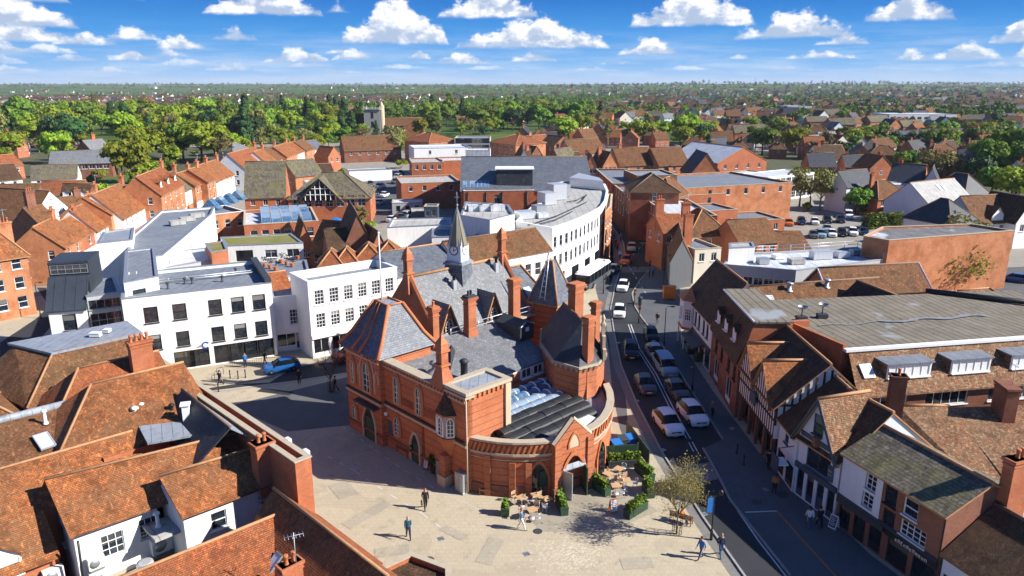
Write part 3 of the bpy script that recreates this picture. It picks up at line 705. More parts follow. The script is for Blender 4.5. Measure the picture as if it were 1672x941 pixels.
# clock turret and spire
cu, cw = 14.75, mwr; cxy = hl(cu, cw)
def rot4(s, a=PI/4): return [(cxy[0]+s*math.cos(a+PI/2*i), cxy[1]+s*math.sin(a+PI/2*i)) for i in range(4)]
ta = math.atan2(HU.y, HU.x) - PI/4 + PI/9
B4 = lambda s: rot4(s*.82, ta)
ZS = lambda z: 13.5+(z-13.5)*.84 if z > 13.5 else z
mb = MB(); mb.frus(B4(2.35), 10.6, B4(1.75), 13.5, 0, True); hpart('turret_base', mb, M['slate'])
k0_ = set(bpy.data.objects)
mb = MB(); mb.prism(B4(2.05), 13.5, 13.75); mb.prism(B4(1.8), 13.75, 13.95); mb.frus(B4(1.5), 13.95, B4(1.42), 16.0, 1, True)
tur = hpart('clock_turret', mb, [M['lead'], M['whiteb']])
for i in range(4):
    a, b = Vector(B4(1.46)[i]), Vector(B4(1.46)[(i+1)%4]); d = (b-a).normalized(); n = Vector((d.y,-d.x)); c = (a+b)/2
    mb = MB(); w = (b-a).length/2
    g = lambda x, z, o: (c.x+d.x*x+n.x*o, c.y+d.y*x+n.y*o, z)
    o_ = [(-w,13.95),(-w*.86,13.95),(-w*.86,15.9),(-w*.4,16.5),(0,17.9),(w*.4,16.5),(w*.86,15.9),(w*.86,13.95),(w,13.95),(w,16.0),(w*.5,17.3),(0,18.6),(-w*.5,17.3),(-w,16.0)]
    for s in (-1, 1):
        mb.poly([g(s*w,13.95,.12),g(s*w*.82,13.95,.12),g(s*w*.82,16,.12),g(s*w,16.2,.12)]); mb.poly([g(s*w,16.0,.12),g(0,18.7,-.35),g(0,18.1,-.35),g(s*w*.78,15.9,.12)])
    mb.poly([g(-w*.82,14,.06),g(w*.82,14,.06),g(w*.82,16,.06),g(0,18.2,-.4),g(-w*.82,16,.06)], 1)
    for k, (rr, oo, m_) in enumerate(((.78,.13,0),(.64,.15,1),(.50,.17,2),(.10,.19,1))):
        ring = [g(rr*math.cos(t*PI/12), 15.35+rr*math.sin(t*PI/12), oo) for t in range(24)]; mb.poly(ring[::-1] if False else ring, m_)
    mb.poly([g(-.05,15.35,.2),g(.05,15.35,.2),g(.03,15.82,.2),g(-.03,15.82,.2)], 1); mb.poly([g(0,15.3,.2),g(.36,15.5,.2),g(.34,15.56,.2),g(0,15.4,.2)], 1)
    hpart('clock_face', mb, [M['whiteb'], M['char'], M['wht']], tur)
mb = MB(); so = [(cxy[0]+1.25*math.cos(ta+PI/8+PI/4*i), cxy[1]+1.25*math.sin(ta+PI/8+PI/4*i)) for i in range(8)]
mb.cone(so, 15.9, (*cxy, 20.9)); 
for i in range(8): mb.tube([(*so[i],15.9),(*cxy,20.9)], .06, 4, 1, r1=.02)
mb.ball((*cxy,20.95), .16, 1); mb.tube([(*cxy,20.9),(*cxy,22.6)], .04, 5, 1); mb.box(cxy[0]-.3,cxy[0]+.3,cxy[1]-.02,cxy[1]+.02,21.9,21.98,1); hpart('spire', mb, [M['spire'], M['lead']], tur)
for o in set(bpy.data.objects)-k0_:
    if o.data:
        for v in o.data.vertices:
            if v.co.z > 13.5: v.co.z = ZS(v.co.z)
            v.co.x = cxy[0]-wloc(o).x+(v.co.x+wloc(o).x-cxy[0])*(.86 if o.name.startswith(('clock_face','spire')) else 1); v.co.y = cxy[1]-wloc(o).y+(v.co.y+wloc(o).y-cxy[1])*(.86 if o.name.startswith(('clock_face','spire')) else 1)
# lower slate range behind the square facade
zl = lambda w: 8.05 - (w-3.9)/(11.1-3.9)*2.1
mb = MB(); mb.slab([h3(.8,11.15,zl(11.15)), h3(16.2,11.15,zl(11.15)), h3(16.2,3.9,zl(3.9)), h3(5.5,3.9,zl(3.9)), h3(.8,5.7,zl(5.7))], .16); lroof = hpart('lower_roof', mb, M['slate_l'])
mb = MB(); q = [h3(5.6,6.6,zl(6.6)), h3(7.9,6.2,zl(6.2)), h3(6.6,7.2,8.6), h3(5.3,8.6,zl(8.6))]; mb.poly([q[0],q[3],q[2]]); mb.poly([q[3],q[1],q[2]]); hpart('roof_hood', mb, M['slate_d'])
mb = MB(); mb.lathe([(.32,0),(.32,1.9),(.42,1.95),(.4,2.15),(.15,2.3)], 10, 0, h3(5.6,10.2,6.0)); hpart('flue', mb, M['slate_d'])
mb = MB(); mb.lathe([(.95,0),(.7,.35),(.3,.55),(.3,.95),(.55,1.0),(.5,1.2),(.2,1.35)], 12, 0, h3(3.6,8.6,6.9)); hpart('roof_ventilator', mb, M['lead'])
mb = MB(); mb.prism(hrect(.2,15.8,10.85,10.98), 4.7, 5.75); hpart('fascia', mb, M['white'])
for u in (12.6, 14.2): put_win(hall, h3(u, 11.1, 4.75), sdir, 1.3, .95, 'case')
mb = MB(); mb.prism(hrect(10.0,11.8,10.9,11.05), 4.65, 5.5); hpart('brick_panel', mb, M['brick'])
# dark boarded roof dormer
mb = MB(); u0 = 14.9
f = lambda u, w, z: h3(u, w, z)
mb.poly([f(u0,7.9,7.0),f(u0+1.9,7.9,7.0),f(u0+1.9,7.9,8.5),f(u0+.95,7.9,9.0),f(u0,7.9,8.5)], 0); mb.poly([f(u0,7.9,6.9),f(u0,7.9,8.5),f(u0,4.6,8.5),f(u0,4.6,7)], 0); mb.poly([f(u0+1.9,7.9,6.9),f(u0+1.9,7.9,8.5),f(u0+1.9,4.6,8.5),f(u0+1.9,4.6,7)], 0)
mb.slab([f(u0-.15,8.05,8.42),f(u0-.15,4.4,8.42),f(u0+.95,4.4,9.05),f(u0+.95,8.05,9.05)], .08, 0); mb.slab([f(u0+2.05,8.05,8.42),f(u0+.95,8.05,9.05),f(u0+.95,4.4,9.05),f(u0+2.05,4.4,8.42)], .08, 0)
for s in ((0,8.5,.95,9.0),(1.9,8.5,.95,9.0)): mb.tube([f(u0+s[0],7.98,s[1]),f(u0+s[2],7.98,s[3])], .06, 4, 1, smooth=False)
mb.poly([f(u0+.7,7.93,7.9),f(u0+1.2,7.93,7.9),f(u0+1.2,7.93,8.35),f(u0+.7,7.93,8.35)], 1); hpart('roof_dormer', mb, [M['char'], M['wht']])
# corner block: lead flat with stone coping
blk = hrect(.15, 4.7, 14.2, 17.0)
mb = MB(); pi_ = inset(blk, .35); mb.prism(pi_, 8.3, 8.62, 0); po = inset(blk, -.2)
for i in range(4):
    j = (i+1) % 4; mb.poly([(*po[i],8.78),(*po[j],8.78),(*pi_[j],8.78),(*pi_[i],8.78)], 1); mb.poly([(*po[i],8.5),(*po[j],8.5),(*po[j],8.78),(*po[i],8.78)], 1); mb.poly([(*pi_[j],8.6),(*pi_[i],8.6),(*pi_[i],8.78),(*pi_[j],8.78)], 1)
hpart('flat_roof', mb, [M['lead'], M['coping']])
mb = MB()
for i in range(9): mb.prism(hrect(.3+i*.5,.5+i*.5,17.003,17.13), 8.1, 8.45)
mb.prism(hrect(4.2,4.78,16.9,17.2), 4.6, 8.4, 1); hpart('corbel_table', mb, [M['terra'], M['stone']])
mb = MB(); mb.cbox(*hl(5.2,12.4), 5.6, 1.7, 1.3, 1.9, 0, math.atan2(HU.y,HU.x)); hpart('plant_box', mb, M['alu'])
# apse: single-storey curved front with parapet
ap = [(-3.45,53.45),(-2.4,52.95),(-1.2,52.6),(.1,52.4),(1.4,52.4),(2.7,52.6),(3.9,53.0),(5.0,53.65),(6.1,54.5),(7.1,55.6),(7.9,57.0),(8.5,58.6),(8.9,60.4),(9.05,62.2),(8.95,64.2)]
back = [(8.4,70.0),(6.9,77.6),(2.6,79.0),hl(15.6,10.8),hl(7,14)]
apoly = ccw(ap + back); mb = MB(); wall_h = 4.75
for i in range(len(ap)-1): mb.poly([(*ap[i],0),(*ap[i+1],0),(*ap[i+1],wall_h),(*ap[i],wall_h)])
bk = [ap[-1]]+back[:3]
for i in range(3): mb.poly([(*bk[i],0),(*bk[i+1],0),(*bk[i+1],wall_h),(*bk[i],wall_h)])
hpart('apse_wall', mb, M[BH])
ofs = lambda k: [tuple(V2(p) + (V2(p)-Vector((1.9,60.5))).normalized()*k) for p in ap]
def ring(z0, z1, k0, k1, mat, name):
    a, b = ofs(k0), ofs(k1); mb = MB()
    for i in range(len(ap)-1):
        mb.poly([(*b[i],z0),(*b[i+1],z0),(*b[i+1],z1),(*b[i],z1)]); mb.poly([(*b[i],z1),(*b[i+1],z1),(*a[i+1],z1),(*a[i],z1)]); mb.poly([(*a[i+1],z0),(*a[i],z0),(*a[i],z1),(*a[i+1],z1)]); mb.poly([(*a[i+1],z0),(*a[i+1],z0),(*b[i+1],z0),(*b[i],z0)][1:] + [(*a[i],z0)])
    return hpart(name, mb, M[mat])
ring(4.72, 4.9, -.45, .22, 'coping', 'parapet_coping'); ring(3.65, 3.85, .003, .2, 'coping', 'string_course'); ring(3.2, 3.28, .003, .06, 'stone', 'string_course'); ring(.0, .95, .003, .12, 'brick_d', 'plinth')
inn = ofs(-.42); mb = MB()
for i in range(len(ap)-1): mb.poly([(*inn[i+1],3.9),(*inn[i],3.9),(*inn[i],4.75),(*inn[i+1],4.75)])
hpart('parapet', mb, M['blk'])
mb = MB(); a, b = ofs(.01), ofs(.16); n = 44
for i in range(n):
    t = (i+.3)/n*(len(ap)-1); k = int(t); f_ = t-k; q0 = V2(a[k]).lerp(V2(a[k+1]), f_); q1 = V2(b[k]).lerp(V2(b[k+1]), f_); d = (V2(a[k+1])-V2(a[k])).normalized()
    x = d*.1; sk = d*.28
    mb.mesh([(*(q0-x),3.87),(*(q0+x),3.87),(*(q1+x),3.87),(*(q1-x),3.87),(*(q0-x+sk),4.6),(*(q0+x+sk),4.6),(*(q1+x+sk),4.6),(*(q1-x+sk),4.6)], [(0,1,2,3),(4,7,6,5),(0,4,5,1),(1,5,6,2),(2,6,7,3),(3,7,4,0)])
hpart('corbel_table', mb, M['terra'])
mb = MB(); mb.poly([(*p,4.02) for p in ccw(inn + [(8.0,70),(6.5,76),hl(15.6,10.9),hl(4.6,11.5),hl(4.6,14.5),hl(4.6,16.9)])]); hpart('apse_roof', mb, M['lead'])
# barrel vault roof lights, four glazed rows and four covered in black
def vault(u0, u1, w, z, r, n, mat, frame, name, sag=0.0):
    mb = MB(); L = (u1-u0)/n
    for k in range(n):
        rr = r*(1+.06*R.random()*(sag>0)); zz = z + (R.random()*.1*(sag>0)); a0 = u0+k*L; a1 = a0+L*.97
        for i in range(8):
            t0, t1 = PI*i/8, PI*(i+1)/8
            q = lambda u, t: h3(u, w+rr*math.cos(t), zz+rr*.72*math.sin(t)); mb.poly([q(a0,t0),q(a1,t0),q(a1,t1),q(a0,t1)], 0, sag > 0)
        for a in (a0, a1): mb.poly([h3(a, w+rr*math.cos(PI*i/8), zz+rr*.72*math.sin(PI*i/8)) for i in range(9)], 0)
        if sag == 0:
            for a in (a0+.02, a1-.02): mb.tube([h3(a, w+rr*1.02*math.cos(PI*i/8), zz+rr*.74*math.sin(PI*i/8)) for i in range(9)], .05, 4, 1, smooth=False)
    if sag == 0:
        for s in (-1, 1): mb.cbox(*hl((u0+u1)/2, w+s*r), z, u1-u0, .12, .22, 1, math.atan2(HU.y,HU.x))
    return hpart(name, mb, [mat, frame])
for i, (u0, u1, w, n) in enumerate(((8.6,15.0,12.1,5),(7.6,14.6,13.2,5),(6.4,13.6,14.3,5),(5.4,12.8,15.4,6))): vault(u0, u1, w, 4.2, .56, n, M['glass_b'], M['wht'], 'roof_light')
M['tarp'] = m_plain('black_rubber_sheet', (.02,.021,.023), .55, var=.5)
for i, (u0, u1, w, n) in enumerate(((4.9,12.6,16.5,7),(3.1,13.0,17.6,8),(2.6,12.6,18.75,8),(3.6,12.0,19.9,7))): vault(u0, u1, w, 4.25, .66, n, M['tarp'], M['blk'], 'covered_roof_light', 1.0)
vault(5.0, 7.4, 21.05, 4.15, .52, 2, M['glass_b'], M['wht'], 'roof_light')
mb = MB(); mb.lathe([(.6,0),(.62,.5),(.35,.8),(.05,.85)], 12, 0, h3(9.0,21.0,4.1)); mb.cbox(*hl(10.1,20.9), 4.35, 1.6, 1.1, .5, 0, math.atan2(HU.y,HU.x)); hpart('roof_cowl', mb, M['wht'])
# porch gable over the entrance
pc = V2((4.75,53.3)); pd = (V2((6.1,54.35))-V2((3.6,52.8))).normalized(); pn = Vector((pd.y,-pd.x))
def pp(x, z, o=0.0): q = pc+pd*x+pn*o; return (q.x, q.y, z)
mb = MB(); hw = 1.75
prof = [(-hw,0),(-1.25,0),(-1.25,2.0),(-1.05,2.6),(-.6,3.1),(0,3.35),(.6,3.1),(1.05,2.6),(1.25,2.0),(1.25,0),(hw,0),(hw,4.75),(0,6.45),(-hw,4.75)]
L_ = [(-hw,0),(-1.25,0),(-1.25,2.0),(-1.05,2.6),(-.6,3.1),(0,3.35),(0,6.45),(-hw,4.75)]
for s in (1, -1):
    q = [(x*s, z) for x, z in L_]; A = [pp(x,z,.35) for x, z in q]; Bk = [pp(x,z,-.35) for x, z in q]
    mb.poly(A if s == 1 else A[::-1]); mb.poly(Bk[::-1] if s == 1 else Bk)
    for i in range(len(q)):
        if i != 5: j = (i+1) % len(q); mb.poly([A[j],A[i],Bk[i],Bk[j]] if s == 1 else [A[i],A[j],Bk[j],Bk[i]])
porch = hpart('entrance_porch', mb, M[BH])
mb = MB()
for s in (-1,1): mb.tube([pp(s*(hw+.1),4.7,.1), pp(0,6.55,.1)], .2, 4, 0, smooth=False)
for s in (-1,1): mb.prism(ccw([pp(s*1.6-.42,0,.36)[:2],pp(s*1.6+.42,0,.36)[:2],pp(s*1.6+.42,0,.6)[:2],pp(s*1.6-.42,0,.6)[:2]]), 0, 1.0, 1); 
hpart('gable_coping', mb, [M['coping'], M['brick_d']], porch)
for s in (-1,1):
    mb = MB(); mb.prism(ccw([pp(s*1.6-.3,0,.36)[:2],pp(s*1.6+.3,0,.36)[:2],pp(s*1.6+.3,0,.5)[:2],pp(s*1.6-.3,0,.5)[:2]]), 1.0, 4.7); hpart('pilaster', mb, M[BH], porch)
arch_ring(pp(0,.0,.35), pd, 2.5, 3.45, porch, 'terra', .3, .14); arch_ring(pp(0,4.15,.35), pd, .9, 1.15, porch, 'terra', .16, .1)
arch_panel(pp(0,4.15,.35), pd, .9, 1.1, 'stone', .06, 'crest_panel')
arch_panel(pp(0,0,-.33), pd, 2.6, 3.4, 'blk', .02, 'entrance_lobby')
mb = MB(); mb.slab([pp(-1.1,2.4,.55),pp(1.1,2.4,.55),pp(1.15,2.75,.35),pp(-1.15,2.75,.35)], .08); hpart('awning', mb, M['lead'], porch)
for s, a in ((-1,-.15),(1,1.0)):
    mb = MB(); x0 = s*1.2; q0 = V2(pp(x0,0,.1)); dd = pd*(-s)*math.cos(1.2)+pn*math.sin(1.2); q1 = q0+dd*1.25; t = Vector((-dd.y,dd.x))*.05
    mb.prism(ccw([tuple(q0-t),tuple(q1-t),tuple(q1+t),tuple(q0+t)]), .05, 2.4); hpart('entrance_door', mb, M['dgreen'] if s > 0 else M['metal'], porch)
# pointed garden doors either side of the porch
for (i, f_) in ((4,.55),(9,.5)):
    q = V2(ap[i]).lerp(V2(ap[i+1]), f_); d = (V2(ap[i+1])-V2(ap[i])).normalized(); n = Vector((d.y,-d.x)); b_ = (q.x,q.y,.05)
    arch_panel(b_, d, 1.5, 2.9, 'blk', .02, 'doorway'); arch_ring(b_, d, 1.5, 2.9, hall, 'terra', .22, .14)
    for s in (-1,1):
        mb = MB(); q0 = q+d*(s*.74); dd = (d*(-s)*.75+n*.65).normalized() if s < 0 else (d*(-s)*.97+n*.2).normalized(); q1 = q0+dd*.72; t = Vector((-dd.y,dd.x))*.04
        mb.prism(ccw([tuple(q0-t),tuple(q1-t),tuple(q1+t),tuple(q0+t)]), .05, 2.3); hpart('garden_door', mb, M['dgreen'] if s > 0 else M['glass_d'])
for i, f_ in ((1,.4),(2,.95),(3,.95)):
    q = V2(ap[i]).lerp(V2(ap[i+1]), f_); d = (V2(ap[i+1])-V2(ap[i])).normalized(); n = Vector((d.y,-d.x))
    mb = MB(); mb.prism(ccw([tuple(q-d*.25+n*.004),tuple(q+d*.25+n*.004),tuple(q+d*.25+n*.22),tuple(q-d*.25+n*.22)]), 0, 3.1 if i != 1 else 3.6); hpart('pilaster', mb, M[BH])
mb = MB(); q = hl(.0, 17.12); mb.tube([(q[0],q[1],8.2),(q[0]+.02,q[1],.2)], .06, 6); hpart('downpipe', mb, M['stone'])
# polygonal staff tower by the street, dark slates
tp = ccw([(4.0,63.6),(6.05,61.9),(7.8,63.0),(8.8,65.6),(8.3,72.2),(3.2,72.4),(3.0,68.4)]); mb = MB(); mb.prism(tp, 0, 7.3, 0, None, False); hpart('stair_tower_wall', mb, M[BH])
k = inset(tp, -.22); mb = MB(); mb.prism(k, 7.22, 7.42, 0)
for i in range(len(k)):
    a, b = V2(k[i]), V2(k[(i+1)%len(k)]); m_ = int((b-a).length/.5)
    for j in range(m_): q = a.lerp(b, (j+.5)/m_); mb.cbox(q.x,q.y,7.1,.16,.16,.24,0)
hpart('stair_tower_cornice', mb, M['coping'])
rA, rB = (6.6,65.6,10.6), (5.2,71.4,10.6); mb = MB(); kk = [(*p,7.44) for p in inset(tp,-.1)]
top = lambda p: rA if p[1] < 67 else rB
for i in range(len(kk)):
    a, b = kk[i], kk[(i+1)%len(kk)]; ta_, tb = top(a), top(b); mb.poly([a,b,tb,ta_] if ta_ != tb else [a,b,ta_])
mb.tube([rA,rB], .13, 5, 1); hpart('stair_tower_roof', mb, [M['slate_d'], M['ridge_d']])
def bchim(x, y, z0, z1, sx, sy, a):
    u, w = hinv((x, y)); hchim(u, w, z0, z1, sx, sy, 0)
bchim(6.3, 69.6, 6.5, 13.2, 1.25, .95, 0); bchim(6.9,62.9, 4.2, 11.9, .85, .72, 0); bchim(8.0,67.2, 6.0, 12.0, .65, .65, 0)
mb = MB()
for i in range(5):
    y = 63.9+i*.55; mb.cbox(8.55-.02*i, y, 7.9+.55*(2-abs(i-2)), .3, .5, 1.0+1.1*(2-abs(i-2)), 0, 0)
mb.ball((8.5,65.0,10.4), .28, 0); mb.lathe([(.2,0),(.12,.3),(.2,.5),(.05,.9)], 8, 0, (8.5,65.0,10.5)); hpart('crest_gable', mb, M['stone'])
# second, blind turret with ladder
s2 = hl(22.2, 5.4); s2 = (4.3, 77.6)
B5 = lambda s: [(s2[0]+s*math.cos(-PI/2+.2+PI/2*i), s2[1]+s*math.sin(-PI/2+.2+PI/2*i)) for i in range(4)]
mb = MB(); mb.prism(B5(2.35), 0, 8.9, 2); mb.prism(B5(2.75), 8.9, 9.1, 1); mb.frus(B5(2.65), 9.1, B5(.45), 13.6, 0, True, 1)
for i in range(4): mb.tube([(*B5(2.65)[i],9.15),(*B5(.45)[i],13.65)], .12, 5, 1)
hpart('slate_turret', mb, [M['slate'], M['ridge'], M[BH]])
mb = MB(); a, b = B5(2.7)[3], B5(.5)[3]; a2, b2 = B5(2.7)[0], B5(.5)[0]
for f_ in (.45, .62):
    p0 = V2(a).lerp(V2(a2), f_); p1 = V2(b).lerp(V2(b2), f_); mb.tube([(p0.x-.15,p0.y-.15,9.6),(p1.x-.15,p1.y-.15,14.6)], .05, 5)
for i in range(9):
    t = (i+.5)/9; p0 = V2(a).lerp(V2(a2),.45).lerp(V2(b).lerp(V2(b2),.45),t); p1 = V2(a).lerp(V2(a2),.62).lerp(V2(b).lerp(V2(b2),.62),t); mb.tube([(p0.x-.15,p0.y-.15,9.6+5*t),(p1.x-.15,p1.y-.15,9.6+5*t)], .04, 4)
hpart('ladder', mb, M['alu'])
# ---------------------------------------------------------------- shops along the right-hand pavement
def shopfront(b, e, z1=2.9, n=3, mat='navy', st='shop/n', f0=0.0, f1=1.0, z0=.12, fascia=True, text=None):
    a, d, L = b.ed(e); w = (f1-f0)*L/n
    for i in range(n): b.win(e, f0*L+(i+.5)*w, z0 if i != n//2 else .06, w-.35, z1-.55-z0, st if i != n//2 or n < 3 else 'door/'+st.partition('/')[2])
    if fascia: return b.band(e, z1-.42, .42, .22, mat, 'shop_fascia', f0*L, f1*L)
def scribble(par, p, dr, w, h, mat='wht', n=9, out=.03, name='lettering'):
    """a line of small unreadable letter strokes, as they look from here"""
    d = Vector((dr[0],dr[1],0)).normalized(); nn = Vector((d.y,-d.x,0)); p = Vector(p)+nn*out; mb = MB(); up = Vector((0,0,1))
    def bar(x0, x1, z0, z1): mb.poly([p+d*x0+up*z0, p+d*x1+up*z0, p+d*x1+up*z1, p+d*x0+up*z1])
    s = w/n; t = s*.17
    for i in range(n):
        x = -w/2+i*s; k = R.randrange(5); hh = h*(1 if R.random() < .35 else .72)
        bar(x+.1*s, x+.1*s+t, 0, hh)
        if k in (0,1,3): bar(x+.1*s+t, x+.78*s, hh-t, hh)
        if k in (0,2,3): bar(x+.78*s-t, x+.78*s, 0, hh-t if k in (0,3) else hh)
        if k in (1,2,4): bar(x+.1*s+t, x+.78*s-t*(k==2), 0, t)
        if k in (3,1): bar(x+.1*s+t, x+.6*s, hh*.45, hh*.45+t)
    return obj(name, mb, M[mat], par)
# white corner shop with an oriel bay
b = Bld('corner_shop', 'white rendered corner shop with dark steep roof and bay window over the pavement', 'building', rect((22.3,90.3),(22.6,78.7),6.4), 6.3, 'whiteb')
for f_ in (.42,.55,.72,.85): b.win(0, f_, 3.6, .8, 1.7, 'sash1/k', True)
shopfront(b, 0, 2.9, 4, 'char', 'shop/k', .2, 1.0)
b.gable(10.6, 'tile_d', 'x', .35, .1, .55, 'ridge'); b.done()
bay = ccw([(22.3,89.9),(21.3,89.3),(21.3,87.2),(22.3,86.4)]); mb = MB(); mb.prism(bay, 2.7, 6.2); mb.prism(inset(bay,-.1), 2.45, 2.75, 1); mb.cone(inset(bay,-.25), 6.2, (22.4,88.2,7.6), 1); o = obj('bay', mb, [M['whiteb'], M['terra']], b.root)
for i in range(4):
    a, c = V2(bay[i]), V2(bay[(i+1)%4]); d = (c-a).normalized(); n = Vector((d.y,-d.x))
    if n.x < -.3: q = (a+c)/2+n*.1; put_win(o, (q.x,q.y,3.7), d, .85, 1.5, 'grid')
for y in (86.6,89.6): mb = MB(); mb.lathe([(.1,0),(.08,.2),(.08,2.3),(.13,2.45)], 8, 0, (21.4,y,.0)); obj('post', mb, M['wht'], b.root)
mb = MB(); mb.slab([(22.3,86,2.75),(20.9,86,2.3),(20.9,80.5,2.3),(22.3,80.5,2.75)], .1); obj('awning', mb, M['char'], b.root)
# mansard-roofed brick shop
b = Bld('mansard_shop', 'brick shop under a steep dark tiled mansard with three small dormers', 'building', rect((22.6,78.55),(22.1,66.95),4.6), 5.7, 'brick_d')
for f_ in (.2,.42,.68,.88): b.win(0, f_, 3.5, 1.0, 1.5, 'sash1/k', True)
b.win(0, .25, .4, 2.2, 2.4, 'shop', True); b.win(0, .72, .3, 2.2, 2.6, 'shop', True)
a = [(22.3,78.55,5.55),(21.75,66.95,5.55)]; tA, tB = (23.5,78.55,10.0), (23.2,66.95,10.0); mb = MB(); mb.slab([a[0],a[1],tB,tA], .15); obj('mansard', mb, M['tile_d'], b.root)
mb = MB(); mb.poly([(22.1,66.95,5.7),(26.7,67.1,5.7),(26.7,67.1,9.9),(23.25,66.95,9.9)]); mb.poly([(22.6,78.5,5.7),(23.6,78.5,9.9),(27.2,78.5,9.9),(27.2,78.5,5.7)][::-1]); mb.poly([(26.7,67.1,5.7),(27.2,78.5,5.7),(27.2,78.5,9.9),(26.7,67.1,9.9)]); obj('gable', mb, M['brick'], b.root)
mb = MB(); mb.slab([(23.3,66.8,10.05),(27.0,66.9,10.05),(27.4,78.7,10.05),(23.6,78.7,10.05)], .16); obj('flat_roof', mb, M['corr'], b.root)
mb = MB(); mb.tube([tA,tB],.1,6); obj('ridge', mb, M['alu'], b.root)
for y in (75.9,73.0,70.0): dormer(b.root, (22.45-.03*(76-y)/4,y,7.0), (0.03,-1), 1.0, 1.35, 1.3, .5, 'tile_d', 'tile_d', 'sash1', False, 'wht')
b.done()
# timber-framed building with two gablets
tb = Bld('timber_framed_house', 'black and white timber framed house with two street gablets and long tiled roof', 'building', rect((22.25,66.8),(22.3,57.1),8.2), 5.9, 'white', 2.75)
tb.gable(9.6, 'tile_d', 'x', .35, .3, .5, 'ridge')
def timbers(par, p, q, z0, z1, sp, zf=None, out=.05, w=.16, hor=()):
    p, q = V2(p), V2(q); d = (q-p); L = d.length; d /= L; n = Vector((d.y,-d.x)); mb = MB()
    def bm_(u0, u1, za, zb): 
        c = [p+d*u0+n*.003, p+d*u1+n*.003, p+d*u1+n*out, p+d*u0+n*out]; mb.prism(ccw([tuple(x) for x in c]), za, zb)
    k = int(L/sp)
    for i in range(k+1):
        u = i*(L-w)/k; zt = zf(u/L) if zf else z1
        if zt > z0+.3: bm_(u, u+w, z0, zt)
    for z in hor: bm_(0, L, z, z+.2)
    return obj('timber_frame', mb, M['woodd'], par)
timbers(tb.root, (22.25,66.8), (22.3,57.1), 2.78, 5.9, .52, None, .05, .13, (2.78,4.3,5.7))
timbers(tb.root, (22.3,57.1), (30.5,57.15), 4.0, 5.9, .62, lambda f: 5.8+3.4*(1-abs(2*f-1)), .05, .17, (5.75,))
for yc in (64.2, 59.75):
    mb = MB(); w = 2.2; x0 = 22.05
    mb.poly([(x0,yc+w,5.7),(x0,yc-w,5.7),(x0,yc,8.75)], 0)
    mb.slab([(x0-.3,yc-w-.25,5.35),(27.0,yc-w-.25,5.6),(26.0,yc,8.85),(x0-.3,yc,8.85)], .13, 1, 2); mb.slab([(x0-.3,yc+w+.25,5.35),(x0-.3,yc,8.85),(26.0,yc,8.85),(27,yc+w+.25,5.6)], .13, 3, 2)
    mb.tube([(x0-.3,yc,8.92),(26,yc,8.92)], .13, 6, 2)
    o = obj('gablet', mb, [M['white'], M['tile_o'], M['ridge'], M['tile_d']], tb.root)
    timbers(o, (x0,yc+w), (x0,yc-w), 5.7, 8, .50, lambda f: 5.7+2.95*(1-abs(2*f-1)), .05, .14)
mb = MB(); mb.prism(rect((22.9,66.7),(22.9,57.2),7.4), 0, 2.72, 0); obj('ground_floor', mb, M['brick_d'], tb.root)
for y in (66.4,63.6,61.6,59.4,57.4): mb = MB(); mb.cbox(22.45,y,1.36,.3,.3,2.72); obj('post', mb, M['brick_d'], tb.root)
for y in (65.0,62.6,60.5,58.4): put_win(tb.root, (22.8,y,.3), (0,-1), 1.8, 2.1, 'shop/k')
sg = MB(); sg.cbox(22.0,62.0,4.4,.12,1.4,1.1); obj('hanging_sign', sg, M['navy'], tb.root)
tb.done()
# link and white gabled shop
b = Bld('low_cottage', 'narrow white cottage with dark tiled roof between timbered house and gabled shop', 'building', rect((22.7,56.95),(22.75,53.15),8.5), 5.0, 'whiteb', 0)
b.gable(8.5, 'tile_d', 'x', .35, .02, .5); b.win(0, .45, 3.3, .8, .8, 'one/n', True); shopfront(b, 0, 2.7, 2, 'woodd', 'shop/w', fascia=False); b.done()
mb = MB(); mb.cbox(21.9,54.0,2.3,.9,1.3,.12); mb.box(21.4,21.5,53.3,54.7,1.5,2.9,1); mb.tube([(22.7,53.6,3.9),(21.5,53.6,3.7),(21.5,53.6,2.9)],.04,5,1); obj('hanging_sign', mb, [M['wht'], M['navy']], b.root)
gs = Bld('gabled_shop', 'white gabled shop with arched blue first floor window and mossy tiled roof', 'building', rect((22.85,53.05),(24.25,48.75),8.4), 5.2, 'whiteb')
gs.gable(8.5, 'tile_d', 'x', .3, .12, .5, 'ridge')
d0 = V2((1.4,-4.3)).normalized(); n0 = Vector((d0.y,-d0.x)); c0 = V2((23.45,51.2))
g3 = lambda u, o, z: (*(c0+d0*u+n0*o), z)
mb = MB(); mb.poly([g3(-2.1,.003,5.1), g3(2.15,.003,5.1), g3(0,.003,9.0)], 0)
mb.slab([g3(2.5,.45,4.75), g3(2.5,-4.5,4.9), g3(0,-4.4,9.1), g3(0,.45,9.1)], .14, 1, 2); mb.slab([g3(-2.45,.45,4.75), g3(0,.45,9.1), g3(0,-4.4,9.1), g3(-2.45,-4.5,4.9)], .14, 3, 2); mb.tube([g3(0,.45,9.18),g3(0,-4.4,9.18)], .13, 6, 2)
for s in (-1,1): mb.tube([g3(s*2.45,.42,4.75), g3(0,.42,9.0)], .12, 4, 4, smooth=False)
obj('street_gable', mb, [M['whiteb'], M['tile_l'], M['ridge'], M['tile_d'], M['navy']], gs.root)
put_win(gs.root, g3(0,.08,6.1), d0, 1.0, 1.6, 'sash1/n'); gs.win(0, .5, 3.1, 2.6, 1.9, 'case/n', True)
